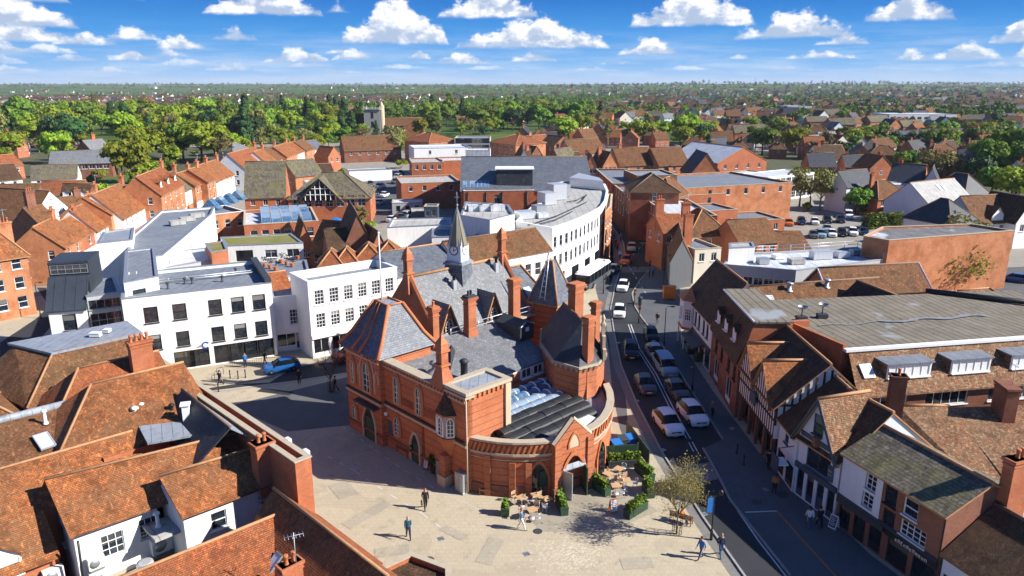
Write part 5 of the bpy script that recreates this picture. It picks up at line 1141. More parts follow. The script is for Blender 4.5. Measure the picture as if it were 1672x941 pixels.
for k in range(7):
    q = P(432+k*9, 434-k*2+(k%3)*5, 5.6); mb = MB(); mb.lathe([(.25,0),(.35,.5)],8,0,(q[0],q[1],5.5)); o = obj('plant_pot', mb, M['terra'], b.root); mb = MB()
    for j in range(30): a_ = R.random()*6.28; r_ = R.random()*.6; zz = 6.1+R.random()*.8; mb.poly([(q[0]+r_*math.cos(a_),q[1]+r_*math.sin(a_),zz),(q[0]+r_*math.cos(a_)+.2,q[1]+r_*math.sin(a_),zz+.15),(q[0]+r_*math.cos(a_)+.1,q[1]+r_*math.sin(a_)+.2,zz+.25)])
    obj('foliage', mb, M['dgreen'], o)
# link
b = Bld('white_link_shop', 'narrow white shop with small paned window between office and terrace', 'building', prect((444,487),(505,481),7.0,9), 7.0, 'white'); b.win(0,.55,3.4,1.1,1.9,'grid',True); b.win(0,.3,.2,2.3,2.1,'shop',True); b.win(0,.75,.2,2.0,2.1,'big',True); b.flat('felt',.3,'wht'); b.done()
b = Bld('small_tiled_shed', 'small red tiled roof tucked behind the white link shop', 'building', rect(P(444,475,6.8),P(475,470,6.8),4), 6.6, 'brick'); b.gable(8.6,'tile_r'); b.done()
# white terrace
A, B_ = P(502,461,9.6), P(648,437,9.6); b = Bld('white_terrace', 'white Georgian terrace with sash windows and shopfronts facing the clock hall', 'building', rect(A,B_,5.5), 9.6, 'white')
for z_ in (6.6,3.7): b.row(0, 6, z_, 1.15, 1.8, 'grid', .03, .98)
shopfront(b, 0, 2.9, 5, 'wht', 'shop'); b.flat('felt', .9, 'wht'); b.done()
for (x, y, w) in ((525,451,3.6),(552,447,3.6),(590,440,4.2),(625,435,4.2)):
    q = P(x,y+2,9.0); hb = Bld('pyramid_roof_range', 'red tiled pyramid roof rising behind the white terrace', 'building', rect((q[0]-w/2,q[1]+4.6),(q[0]+w/2,q[1]+5.3),w+1.6), 8.9, 'brick', 0, 'pyramid roofs behind the white terrace'); hb.hip(10.9,'tile_r',.2,'y',.5); hb.done()
d = (V2(B_)-V2(A)).normalized(); n = Vector((-d.y,d.x)); E0 = V2(B_)
C0 = V2(P(902,409,8.2)); b = Bld('slate_roofed_shop', 'white shop with slate roof and lettered parapet behind the hall', 'building', rect(tuple(E0+d*.1), tuple(E0.lerp(C0,.36)), 9), 8.3, 'white'); b.gable(10.6,'slate','x',.1,.1,.55); b.row(0,4,4.6,1.1,1.7,'grid'); b.done()
b = Bld('brown_roofed_shop', 'white shop with long brown tiled roof behind the hall chimneys', 'building', rect(tuple(E0.lerp(C0,.365)), tuple(C0), 8), 8.2, 'white'); b.gable(11.0,'tile_b','x',.1,.1,.5,'ridge_d'); b.row(0,9,4.9,1.1,1.9,'sash1'); b.row(0,6,.3,2.6,2.4,'shop'); b.done()
for f_ in (.0,):
    dk = MB()
# curved white corner block
z = 10.5
cp = [P(*q,z) for q in ((842,362),(902,373),(930,364),(952,355),(970,346),(983,338),(990,328),(993,312),(988,301),(950,295),(912,298),(898,325),(868,338))]
b = Bld('curved_white_block', 'curved white three storey block with pale roof following the bend of the street', 'building', cp, z, 'white')
for i in range(len(b.pts)):
    a, d_, L = b.ed(i); n_ = Vector((d_.y,-d_.x))
    if n_.y < -.1 and n_.x > .2 or (n_.x > .7):
        k = max(1, round(L/2.2))
        if a.y > 165: continue
        b.row(i,k,7.3,.95,1.7,'sash1/g'); b.row(i,k,4.2,.95,1.8,'sash1/g'); b.row(i,max(1,k//2),.3,3.0,2.6,'shop/k')
b.flat('felt_p', .45, 'wht', .4); b.done(); CB = b
for (x,y,sx,sy,sz,m_) in ((857,353,3,2,1.2,'alu'),(880,345,2,2,1.4,'metal'),(893,330,2.5,3,2.2,'alu'),(908,322,3,3,3.0,'alu'),(920,318,2,2,2.4,'metal'),(885,352,2,1.2,.8,'felt_w')): roof_box(b.root, *P(x,y,z), z-.45, sx, sy, sz, m_, .5)
mb = MB()
for (x0,y0,x1,y1) in ((862,368,958,330),(880,366,935,345),(925,330,958,318),(945,330,958,318)): mb.tube([P3(x0,y0,z-.1),P3((x0+x1)/2,(y0+y1)/2+3,z-.1),P3(x1,y1,z-.1)],.09,5)
obj('roof_cable', mb, M['char'], b.root)
mb = MB()
q = [P(*k,z+.8) for k in ((930,296),(985,302),(978,296),(945,288))]; mb.prism(ccw(q), z-.4, z+1.6); obj('plant_room', mb, M['alu'], b.root)
b = Bld('orange_brick_shop', 'tall orange brick shop with stone dressings beside the curved white block', 'building', [P(988,352,9.2),P(998,342,9.2),P(1000,322,9.2),P(992,322,9.2)], 9.8, 'brick_p'); 
for i in range(4):
    a, d_, L = b.ed(i)
    if Vector((d_.y,-d_.x)).x > .5: b.row(i,3,6.6,1,1.7,'sash1'); b.row(i,3,3.8,1,1.7,'sash1'); b.row(i,2,.3,3,2.4,'shop/k')
b.flat('felt_p',.4,'stone'); b.done()
# stepped white blocks behind the spire
for nm, lb, pts, zz, wm, rf in (
 ('white_stepped_block','tall white stepped block behind the clock spire',[(752,352),(800,360),(840,350),(830,335),(760,330)],12.0,'white','felt_p'),
 ('white_low_block','lower white block with wide grey roof beside the spire',[(632,372),(735,367),(737,356),(640,358)],9.5,'dirtyw','felt_p'),
 ('grey_roof_yard','pale grey flat roof in the yard behind the terrace',[(640,415),(735,405),(735,385),(645,382)],6.5,'grey_r','felt_p'),
 ('white_cube_block','small white cube block at the spire foot',[(705,388),(738,387),(738,372),(706,372)],9.0,'white','felt'),
 ('white_rear_shop','white rear shop with sloping parapet beside the curved block',[(775,385),(850,392),(850,368),(790,368)],9.5,'white','felt_w')):
    bb = pb(nm, lb, pts, zz, wm, rf, .25); bb.done()
    if nm == 'white_stepped_block':
        for k in range(3): roof_box(bb.root, *P(775+k*18,342,12), 11.7, 2.4, 1.6, .9, 'felt_w', .3)
# ---------------------------------------------------------------- town buildings in the middle distance
def G(name, label, A, B, z, dep, wm='brick', roof=('gable', 3.0, 'tile_o'), rows=1, n=3, st='sash1', side=0, group=None, chim=(), axis='x', f0=.04, f1=.96, ww=1.0, wh=1.4, world=False):
    pts = rect(A, B, dep) if world else prect(A, B, z, dep)
    b = Bld(name, label, 'building' if name not in ('house','cottage') else 'house', pts, z, wm, 0, group)
    for k in range(rows):
        zz = z-2.1-2.8*k
        if zz > .3:
            b.row(0, n, zz, ww, wh, st, f0, f1)
            if side: b.row(1, side, zz, ww, wh, st)
    if name in ('street_shop','shop_range','high_street_house','terraced_house'):
        for k in range(max(1,rows)):
            if z-2.1-2.8*k > .3: b.row(3, 2, z-2.1-2.8*k, ww, wh, st)
    kind = roof[0]
    if kind == 'gable': b.gable(z+roof[1], roof[2], axis, .35, .15, .5, 'ridge' if roof[2] not in ('slate','slate_d','slate_l','tile_d','tile_b','tile_g') else 'ridge_d')
    elif kind == 'hip': b.hip(z+roof[1], roof[2], .35, None, .45, 'ridge' if roof[2] not in ('slate','slate_d','tile_d','tile_g') else 'ridge_d')
    else: b.flat(roof[2], roof[1], 'coping' if 'white' not in wm else 'metal')
    for c in chim: b.chim(c[0], c[1], z+c[2], None, c[3] if len(c) > 3 else 1.1, .7, c[4] if len(c) > 4 else 3)
    b.done(); return b
# left side
G('orange_gable_house','bright orange tiled brick house at the far left edge', (2,272),(38,268),5.0,8,'brick',('gable',3.4,'tile_r'),1,2,chim=((.15,.5,4.8),))
G('white_cottage_row','white cottage row with brown roof, leftmost of the white gables', (-30,297),(36,291),5.2,9,'white',('gable',4.0,'tile_d'),1,3)
G('white_grey_roofed_row','white rendered row with grey roof beside the garden trees', (50,292),(126,289),4.8,8,'white',('gable',3.6,'tile_g'),1,4)
G('long_grey_roofed_school','long low brick building with a grey roof and white casements', (80,268),(182,265),5.2,10,'brick_d',('gable',4.0,'slate_l'),1,8,'case',ww=1.8)
G('slate_villa','brick villa with grey slate roof and tall chimney among the left trees', (150,247),(182,244),6.0,9,'brick',('gable',4.2,'slate_l'),2,3,chim=((.55,.5,6.2,1.6),))
G('orange_roofed_barn','low building with a plain bright orange roof near the white row', (62,318),(134,316),4.2,8,'brick',('gable',3.0,'tile_r'),0,0)
G('brown_roofed_annexe','brown tiled annexe left of the bright orange roof', (-10,322),(60,320),4.2,7,'brick_d',('gable',2.8,'tile_b'),0,0)
b = G('dormered_dark_roof_house','house with dark brown roof and three white dormers', (95,333),(142,332),4.4,9,'brick_d',('gable',4.2,'tile_d'),1,3)
for u in (.2,.5,.8): q = b.slope(u,.18); dormer(b.root, q, tuple(b.ed(0)[1]), 1.3,1.0,1.6,.6,'tile_d','tile_d','sash1',False,'wht')
G('grey_flat_workshop','pale grey flat roofed workshop behind the terrace', (145,325),(190,318),4.0,8,'grey_r',('flat',.2,'felt_p'),0,0)
b = G('white_gable_house','tall white gable wall with weathered brown roof at the left', (-45,352),(52,358),6.0,10,'white',('gable',5.0,'tile_b'),1,3)
b = G('corner_brick_house','big orange brick corner house with a ribbed chimney at the left edge', (-30,424),(43,413),9.0,9.5,'brick_p',('hip',3.6,'tile_o'),3,2,'sash1',2,chim=((.75,.35,4.2,2.0,4),),ww=1.2,wh=1.7)
G('tile_hung_cottage','tile hung cottage with tall chimney behind the corner house', (70,372),(100,366),6.2,8,'brick_d',('gable',3.5,'tile_b'),1,2,chim=((.4,.5,6.5,1.8,3),))
G('red_roofed_cottage','dark red roofed cottage in the yard behind the terrace', (100,352),(150,345),5.2,8,'brick_d',('gable',3.2,'tile_b'),1,3,chim=((.9,.5,4.5,1.4,2),))
# terrace climbing away on the left of the side street
TR = [((104,403),(133,386),6.4,8,'brick_p','tile_o',2,2,3.4),((133,386),(157,374),5.4,7,'brick','tile_o',1,1,2.8),((157,376),(186,360),5.4,8,'white','tile_o',1,3,4.0),((180,349),(199,338),7.4,9,'brick_p','tile_o',2,2,3.4),((200,356),(244,332),6.2,10,'white','tile_o',1,5,4.8),
      ((243,337),(264,325),5.4,9,'brick_p','tile_o',1,3,4.2),((262,318),(300,299),8.6,9,'brick_p','tile_r',2,4,4.0),((300,311),(318,303),6.6,9,'white','tile_g',2,2,4.0),((318,303),(338,296),7.0,9,'brick_p','tile_o',2,3,3.0),((338,297),(352,292),7.4,9,'brick_p','tile_o',2,2,3.2),((352,296),(366,290),6.4,9,'white','tile_o',2,2,4.2),((366,290),(382,284),6.4,9,'cream','tile_o',2,2,4.2),
      ((400,276),(442,262),6.6,10,'white','tile_r',2,6,4.6),((438,268),(452,262),6.4,9,'white','tile_o',2,2,4),((452,262),(470,252),6.2,9,'brick_p','tile_b',2,3,3.6),((468,256),(488,248),6.4,9,'brick_p','tile_o',2,3,3.6),((486,250),(500,245),6.2,9,'cream','tile_r',2,2,3.4),((500,246),(514,241),6.2,9,'brick_p','tile_b',2,2,3.4)]
D_ = ['short brick','low brick link','low white','tall pale brick','long white fronted','dormered brick','tall red brick','narrow white grey roofed','parapeted brick','slim tall brick','white steep roofed','cream steep roofed','long white red roofed','white end','brown roofed brick','orange roofed brick','cream red roofed','last brown roofed']
for (a, c, z, dp, wm, rf, rows, n, rz), t_ in zip(TR, D_):
    b = G('terraced_house', t_+' house in the orange roofed terrace along the side street', a, c, z, dp, wm, ('gable',rz,rf), rows, n, 'sash1', 0, 'terrace along the side street', chim=((.97,.5,rz+1.5,1.5,3),), ww=.95, wh=1.5)
    if t_ in ('dormered brick','tall red brick'):
        for u in (.25,.55,.85): q = b.slope(u,.12); dormer(b.root, q, tuple(b.ed(0)[1]), 1.2,1.3,1.6,.7,'tile_o','tile_o','sash1',False,'wht')
    b.band(0, .1, 2.5, .04, 'wht' if R.random()<.5 else 'brick_p', 'shop_front'); 
# around the brown hall and community centre
G('stone_slate_hall','large hall with a steep mossy stone slate roof and brick ends', (399,322),(466,320),6.2,15,'brick',('gable',7.5,'tile_g'),1,3,'case')
b = G('community_centre','brick community centre with brown hipped roof and white glazed gable', (470,324),(604,322),6.4,15,'brick',('hip',5.0,'tile_g'),1,7,'big',2,ww=1.8,wh=2.6)
A, d, L = b.ed(0); q = A+d*(L*.40); mb = MB(); n_ = Vector((d.y,-d.x)); f = lambda u, o, z: (*(q+d*u+n_*o), z)
mb.poly([f(-4.6,.6,5.9),f(4.6,.6,5.9),f(0,.6,10.6)],1); mb.slab([f(-5.2,1.0,5.5),f(0,1.0,11.0),f(0,-8,11.0),f(-5.2,-4,5.7)],.15,0); mb.slab([f(5.2,1.0,5.5),f(5.2,-4,5.7),f(0,-8,11.0),f(0,1.0,11.0)],.15,0)
for k in range(-3,4): mb.tube([f(k*1.15,.65,5.9),f(k*1.15,.65,10.4-abs(k)*1.18)],.09,4,2,smooth=False)
for z_ in (7.2,8.6): mb.tube([f(-(10.6-z_)*.95,.65,z_),f((10.6-z_)*.95,.65,z_)],.08,4,2,smooth=False)
obj('glazed_gable', mb, [M['tile_g'],M['glass_d'],M['wht']], b.root)
b = Bld('roof_light_block','orange brick block with a grey flat roof of sloping roof lights','building',prect((398,368),(520,361),7.2,17),7.2,'brick'); b.row(0,6,4.4,1.3,1.7,'sash1',.05,.95); b.row(1,5,4.4,1.2,1.7,'sash1'); b.flat('felt_w',.5,'stone')
g_ = b.fr()
for i in range(5):
    for j in range(3): skylight(b.root, g_(.30+.14*i,.12+.28*j,6.9), g_(.30+.14*i,.36+.28*j,7.9), 1.7, 'glass_b', 'alu')
b.done()
b = Bld('brick_parapet_wing','brick wing with curved parapet beside the glazed lanterns','building',prect((340,352),(400,345),7.0,10),7.0,'brick_p'); b.row(0,3,4.2,1.1,1.6,'sash1'); b.flat('felt',.5,'wht'); b.done()
for k in range(4):
    q = P(345+k*14,338-k*5,7.0); mb = MB(); mb.frus([(q[0]-2,q[1]-1.4),(q[0]+2,q[1]-1.4),(q[0]+2,q[1]+1.4),(q[0]-2,q[1]+1.4)],6.6,[(q[0]-.2,q[1]-1),(q[0]+.2,q[1]-1),(q[0]+.2,q[1]+1),(q[0]-.2,q[1]+1)],8.6); obj('glass_lantern', mb, M['glass_b'], b.root)
for (lab, a, c, z, dp, wm, rz, rf, ax) in (
 ('brown tiled gable by the green roof', (486,402),(512,400),4.6,8,'brick',4.0,'tile_d','y'),('orange tiled gable beside the blue marquee', (505,408),(548,412),4.4,9,'brick',4.4,'tile_b','x'),
 ('very dark steep roof behind the terrace', (556,418),(618,414),6.0,14,'brick_d',6.5,'tile_d','y'),('dark brown roof left of the stepped yard', (540,425),(575,422),6.0,9,'brick_d',4,'tile_d','x'),('red brick gable next to the dark steep roof', (600,424),(640,420),6.0,8,'brick',4.2,'tile_b','y')):
    G('yard_house', 'brick house with '+lab, a, c, z, dp, wm, ('gable',rz,rf), 1, 2, 'sash1', 1, None, (), ax)
G('white_yard_block','white flat roofed yard building beside the car park', (500,300),(562,297),4.5,8,'white',('flat',.3,'felt_p'),1,3,'case')
G('pale_gable_hall','small hall with buff tiled gable behind the stone slate hall', (452,284),(482,288),5.5,10,'brick_p',('gable',4.2,'tile_g'),1,2,axis='y')
G('brick_range_low','low orange brick range with dark flat roof and roof lights', (488,284),(545,281),4.6,8,'brick_p',('gable',2.4,'tile_d'),1,3)
G('white_dark_house','white house with dark roof among the orange terraces', (495,246),(530,242),5.5,9,'white',('gable',3.4,'slate'),2,3)
G('white_marquee_house','white rendered house with grey roof below the left wood', (380,247),(412,244),5,9,'white',('hip',3,'slate_l'),1,3)
G('modern_flat_house','modern flat white and brick house in the left trees', (368,233),(402,231),6,9,'white',('flat',.3,'felt_p'),1,3,'wide')
G('brick_end_house','red brick house end beside the white garages', (536,256),(556,254),5.5,8,'brick',('gable',3.5,'tile_r'),1,2,axis='y')
G('garage_row','white garage row with grey felt roof', (570,280),(640,277),3.6,7,'white',('flat',.2,'felt'),0,0)
# centre
b = G('long_vicarage_range','long dark brown roofed range below the church', (562,246),(655,243),5.2,12,'brick_d',('gable',5.5,'tile_b'),1,6)
b = G('slate_roofed_store','large brick store with a long blue grey slate roof and plant enclosure', (752,311),(968,310),8.0,26,'brick',('gable',6.5,'slate'),1,4,'one',ww=1.4)
g_ = b.slope
for k in range(7): q0, q1 = g_(.03+.028*k,.04), g_(.03+.028*k,.13); skylight(b.root,q0,q1,1.0,'glass_b','alu')
q = g_(.41,.1); mb = MB(); mb.cbox(q[0],q[1]+1.5,q[2]+1.4,8.5,5,3.6); mb.cbox(q[0],q[1]+1.5,q[2]+3.4,9.2,5.6,.25,1); obj('plant_enclosure', mb, [M['slate_d'],M['wht']], b.root)
b = Bld('brick_shop_rear','orange red brick rear block with white roof lights below the slate roof','building',prect((757,312),(872,311),8.0,9),8.0,'brick'); b.win(0,.48,5.0,1.6,2.0,'one/g',True); b.win(0,.8,1.0,2.4,2.4,'shop',True); b.flat('lead',.3,'wht'); b.done()
mb = MB(); A, d, L = b.ed(0)
for f_ in (.06,.32,.55,.9): q = A+d*(L*f_)+Vector((0,-.1)); mb.tube([(q.x,q.y,7.8),(q.x,q.y,.5)],.1,5)
obj('downpipe', mb, M['blk'], b.root)
G('brick_flat_shop','wide dark orange brick building with flat roof and ledge', (655,300),(752,297),7.0,16,'brick',('flat',.4,'felt_p'),1,4,'one')
G('brick_upper_block','brick block with white window band behind the flat shop', (672,266),(725,265),9.5,14,'brick',('flat',.3,'felt_p'),1,4,'case')
G('brick_long_block','long red brick parapet block behind the slate roof', (722,263),(800,261),9.5,12,'brick',('flat',.4,'felt_w'),0,0)
G('white_flat_block','white rendered flats with pale roof behind the brick blocks', (676,243),(770,241),10,16,'white',('flat',.4,'felt_w'),1,2,'wide')
G('white_louvre_block','white louvred plant block on the shop roofs', (760,246),(800,246),10,10,'felt_w',('flat',.3,'felt_w'),0,0)
G('white_arcade_block','low white block with a row of small dark openings', (799,269),(842,269),7,8,'white',('flat',.2,'felt_w'),1,9,'one',ww=.7,wh=.8)
for lab, A_, B__, dp in (('left wing of the glazed ring offices',(700,232),(742,229),16),('right wing of the glazed ring offices',(800,232),(842,236),16)):
    G('office_wing','orange tiled '+lab, A_, B__, 9.0, dp, 'brick_p', ('hip',3.2,'tile_r'), 2, 4, 'case')
b = G('glazed_ring_office','crescent office with blue grey metal roof and dark glazed court', (742,226),(800,226),10.0,14,'grey_r',('flat',.3,'lead'),3,8,'big/k',ww=2.2,wh=2.2)
G('steel_shed','steel framed glazed canopy and container yard behind the stepped white block', (640,332),(690,331),3.2,6,'grey_r',('flat',.1,'felt_w'),1,3,'shop/k')
G('green_container_office','blue green site office cabin in the service yard', (692,338),(714,338),5.0,4,'navy',('flat',.1,'felt'),1,2,'one/g')
G('service_yard_store','dark service yard store with pale roof edge', (672,346),(715,345),3.4,5,'navy',('flat',.1,'felt_p'),0,0)
# roofs beyond the high street
K = [('brown steep gabled',(862,262),(890,260),7,9,'brick_d',4.5,'tile_b','y'),('dark gabled',(868,268),(892,266),6,8,'white',4.5,'tile_d','x'),('buff tiled',(893,262),(915,264),7,9,'brick_d',4,'tile_g','y'),('small white gabled',(905,266),(925,266),5.5,7,'white',3.2,'slate','y'),('long orange brown',(934,250),(990,247),7.5,11,'brick',4.5,'tile_b','x'),('low dark brown',(925,268),(955,266),6,8,'brick_d',3.5,'tile_d','x'),('bright brick gabled',(956,272),(975,272),7,9,'brick_p',3.6,'tile_b','y'),('red brick gabled',(985,270),(1008,269),7.5,9,'brick_p',4,'tile_b','y'),('brown double dormered',(1012,270),(1072,268),7,12,'brick_p',5,'tile_b','x'),('long brown rooflit',(1076,270),(1126,268),7,12,'brick_p',5,'tile_b','x'),('dark cross gabled',(842,240),(868,240),7,10,'brick',4,'tile_b','x'),('far orange roofed',(870,236),(902,234),6,10,'brick_p',3.6,'tile_r','x'),('far dark roofed',(905,238),(934,236),6,10,'brick_d',3.8,'tile_d','y')]
for lab, a, c, z, dp, wm, rz, rf, ax in K: G('high_street_house', lab+' building beyond the bend of the high street', a, c, z, dp, wm, ('gable',rz,rf), 1, 3, 'case', 1, None, ((.2,.5,rz+1.2),) if R.random() < .5 else (), ax)
G('long_white_roofed_store','long low store with a white flat roof beyond the high street', (955,254),(1122,250),6.5,14,'grey_r',('flat',.2,'felt_w'),0,0)
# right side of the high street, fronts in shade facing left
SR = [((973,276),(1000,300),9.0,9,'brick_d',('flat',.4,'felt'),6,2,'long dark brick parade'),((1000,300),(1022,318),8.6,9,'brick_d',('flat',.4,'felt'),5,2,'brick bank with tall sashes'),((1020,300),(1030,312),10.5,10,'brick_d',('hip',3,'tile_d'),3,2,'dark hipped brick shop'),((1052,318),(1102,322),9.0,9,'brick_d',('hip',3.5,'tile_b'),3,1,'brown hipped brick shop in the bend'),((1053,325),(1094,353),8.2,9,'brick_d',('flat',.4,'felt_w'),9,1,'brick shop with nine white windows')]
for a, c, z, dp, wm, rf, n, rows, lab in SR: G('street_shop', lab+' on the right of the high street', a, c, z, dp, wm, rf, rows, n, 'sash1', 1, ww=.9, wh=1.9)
G('brown_clad_office','brown clad flat roofed office with three white windows', (1040,287),(1106,286),10.5,12,'wood',('flat',.3,'lead'),1,4,'case')
G('brick_curtain_store','wide plain orange brick store with grey flat roof and pale patches', (1117,308),(1294,298),9.0,24,'brick_p',('flat',.4,'felt'),1,5,'one',f0=.15,f1=.97)
G('brick_store_wing','lower orange brick wing of the plain store', (1085,322),(1185,316),7.5,10,'brick',('flat',.4,'felt'),1,2,'one')
G('dark_roofed_chapel','brick gabled hall with dark roof and two roof lights', (1128,284),(1178,284),6.0,14,'brick_p',('gable',6.0,'slate_d'),0,0,axis='y')
G('metal_roofed_hall','large hall with pale grey metal roof and brick walls', (1172,266),(1252,262),8.0,26,'brick',('gable',4.5,'felt_w'),1,4,'case',axis='y')
b = Bld('white_glass_house','white steel and glass greenhouse like pavilion','building',prect((1254,290),(1330,282),7.0,10),7.0,'white'); b.row(0,8,.5,2.2,5.9,'big',.02,.98); b.row(1,3,.5,2.2,5.9,'big'); b.flat('felt_w',.1,'wht'); b.done()
G('brick_stair_block','brick stair block with white canopy beside the glass pavilion', (1225,285),(1255,282),6.0,8,'brick_d',('flat',.2,'felt_w'),1,2,'case')
# foreground of the car park
for lab, a, c, z, dp, wm, rf, rows, n in (
 ('brown hipped shop between the red chimneys', (1125,385),(1192,382),6.0,9,'brick',('hip',4.0,'tile_b'),1,3),('buff tiled roof behind the grey flat roof', (1208,398),(1272,392),5.4,8,'brick',('gable',3.4,'tile_b'),1,4),
 ('red brick party wall block with grey top', (1142,346),(1205,342),6.5,9,'brick',('flat',.3,'felt'),0,0),('low brick office with a grey felt roof and dishes', (1206,362),(1282,358),4.6,10,'brick',('flat',.3,'felt'),1,3),
('red tile hung shop by the crossing', (1083,378),(1122,376),7.0,7,'brick',('gable',2.4,'tile_r'),1,2),('cream rendered shop with two brick stacks', (1135,408),(1178,405),5.8,8,'cream',('flat',.3,'felt'),1,2),
 ('low white roofed garage row near the parked cars', (1268,398),(1312,396),3.4,7,'white',('flat',.1,'felt_w'),0,0),('brown low barn beside the car park', (1272,410),(1325,408),3.4,9,'brick',('gable',2.6,'tile_b'),0,0)):
    G('shop_range', lab, a, c, z, dp, wm, rf, rows, n, 'case', 0, None, ((.15,.5,5.2,1.5,2),) if 'chimneys' in lab or 'stacks' in lab or 'tile hung' in lab else ())
M['dgrey'] = m_rend('dark_grey_render',(.13,.135,.145),.4)
A, B_, D_2 = V2(P(1092,474,0)), V2(P(1128,468,0)), V2(P(1086,424,0)); b = Bld('grey_gable_shop','brown roofed shop with a tall dark grey gable at the bend','building',[tuple(A),tuple(B_),tuple(B_+D_2-A),tuple(D_2)],4.6,'dgrey'); b.gable(8.0,'tile_b','y',.2,.1,.5,'ridge_d'); b.done()
b = Bld('white_membrane_block','wide building with a cluttered white membrane roof and guard rails','building',[P(*q,6.5) for q in ((1182,432),(1300,442),(1442,424),(1400,404),(1268,412),(1195,414))],6.5,'grey_r'); b.row(0,7,3.8,1.3,1.2,'case'); b.flat('felt_w',.3,'alu')
for x,y,sx,sy,sz,m_ in ((1210,422,2.4,1.6,1.2,'felt_w'),(1245,428,1.6,1.2,.8,'metal'),(1340,420,3.2,1.4,1.2,'alu'),(1300,428,2.2,1.4,.7,'felt_p'),(1375,418,2.0,1.2,.9,'alu'),(1270,420,1.4,1.4,.6,'wht'),(1395,414,1.2,1.2,.8,'metal')): roof_box(b.root, *P(x,y,6.5), 6.2, sx, sy, sz, m_, .2)
mb = MB()
for a, c in (((1195,414),(1268,412)),((1268,412),(1400,404)),((1400,404),(1442,424))):
    p, q = Vector(P3(*a,6.5)), Vector(P3(*c,6.5))
    for z_ in (.55,1.05): mb.tube([p+Vector((0,0,z_)),q+Vector((0,0,z_))],.05,4)
    for k in range(7): r_ = p.lerp(q,k/6); mb.tube([r_,r_+Vector((0,0,1.05))],.05,4)
obj('guard_rail', mb, M['alu'], b.root); b.done()
b = Bld('white_plant_cabin','small white cabin with grey roof on the cluttered roof edge','building',[P(*q,8.0) for q in ((1190,412),(1232,410),(1228,402),(1190,404))],8.6,'white'); b.flat('felt_p',.1,'metal'); b.done()
b = Bld('big_brick_box','huge windowless orange brick box with a wet flat roof','building',[P(*q,9.5) for q in ((1410,386),(1452,393),(1656,377),(1585,366),(1440,371))],9.5,'brick_p'); M['wetfelt'] = m_flat('wet_roof_felt',(.22,.21,.20),(.12,.115,.11),2.2,.6,pud=(.50,.52,.55)); b.flat('wetfelt',.3,'coping'); b.done()
# right edge houses
W_ = [('white_barn_house','big pale house with grey roof and roof lights right of the car park',(1520,337),(1592,329),4.8,12,'whiteb',('gable',4.8,'felt_p'),2,2),('blue_white_terrace','pale blue white three storey house beside the hedge',(1383,304),(1430,301),7.0,7,'whiteb',('gable',3.5,'slate_d'),2,3),('brick_villa','brick villa with dormer and brown roof behind the pale barn house',(1434,324),(1486,320),4.6,9,'brick',('hip',3.8,'tile_b'),2,4),('dark_slate_house','long dark slate roofed brick house right of the villa',(1448,296),(1502,300),6.0,11,'brick',('gable',4.6,'slate_d'),1,4),('white_dark_gable','white gabled house with shiny dark roof and roof lights',(1502,304),(1535,306),6.0,12,'white',('gable',4.6,'slate_d'),1,2),('black_roofed_house','black tiled house with hipped grey end',(1575,318),(1618,316),6.0,11,'brick_d',('hip',4.4,'slate_d'),1,3),('white_brown_cottage','white cottage with brown roof and arched windows at the right edge',(1596,364),(1662,360),5.2,10,'white',('gable',4.6,'tile_b'),1,4),('white_hipped_house','white house with dark hip and flat dormer beside the brown cottage',(1552,366),(1600,360),5.6,10,'white',('hip',4.0,'slate_d'),1,2),('white_end_gable','white gable end cut by the right picture edge',(1660,362),(1700,360),5.6,10,'white',('gable',4.6,'tile_d'),1,2),('flat_white_house','white flat roofed terrace behind the brick villa',(1392,300),(1500,304),6.0,8,'white',('flat',.2,'felt_w'),1,6)]
for nm, lab, a, c, z, dp, wm, rf, rows, n in W_:
    b = G(nm, lab, a, c, z, dp, wm, rf, rows, n, 'case', 1, None, ((.2,.5,5.4),) if 'villa' in nm or 'slate_house' in nm else (), 'y' if nm in ('white_dark_gable','white_end_gable') else 'x')
    if nm == 'white_barn_house':
        for u in (.5,.6): skylight(b.root, b.slope(u,.28), b.slope(u,.40), 1.0, 'glass_w','wht')
    if nm == 'white_brown_cottage': q = b.slope(.5,.02); dormer(b.root, (q[0],q[1],q[2]-.4), tuple(b.ed(0)[1]), 3.0,1.6,3,1.6,'tile_b','tile_b','wide',False,'white')
# church
ct = P(609,224,0); b = Bld('church','flint church tower with pale brick nave among trees','church',rect((ct[0]-5,ct[1]),(ct[0]+5,ct[1]),9.5),16.5,'stone_g')
for z_ in (11.5,6): b.win(0,.5,z_,1.8,3.4,'one/k',True); b.win(1,.5,z_,1.8,3.2,'one/k',True)
b.flat('lead',.5,'stone_g')
mb = MB()
for e in range(4):
    a, d, L = b.ed(e); q = a+d*(L/2); mb.cbox(q.x,q.y,16.66,L+.9,.9,.3,0,math.atan2(d.y,d.x))
    for k in range(5): q = a+d*(L*(k+.5)/5); mb.cbox(q.x,q.y,17.1,1.1,1.1,1.1,0,0)
obj('battlement', mb, M['stone_g'], b.root)
for p in b.pts:
    mb = MB(); mb.cone([(p[0]-.6,p[1]-.6),(p[0]+.6,p[1]-.6),(p[0]+.6,p[1]+.6),(p[0]-.6,p[1]+.6)],16.4,(p[0],p[1],19.2)); obj('pinnacle', mb, M['stone'], b.root)
mb = MB(); x, y = b.pts[1]; mb.lathe([(1.7,0),(1.7,18.5),(.2,21.5)],8,0,(x+.8,y+2,0)); obj('stair_turret', mb, M['stone'], b.root)
x, y = b.pts[1]
nv = Bld('nave','',None,rect((x+1,y+1),(x+25,y+1),13),7.0,'brick_p',0,None,b.root); nv.gable(11.5,'tile_b'); nv.row(0,6,3,1.4,2.4,'one'); nv.done()
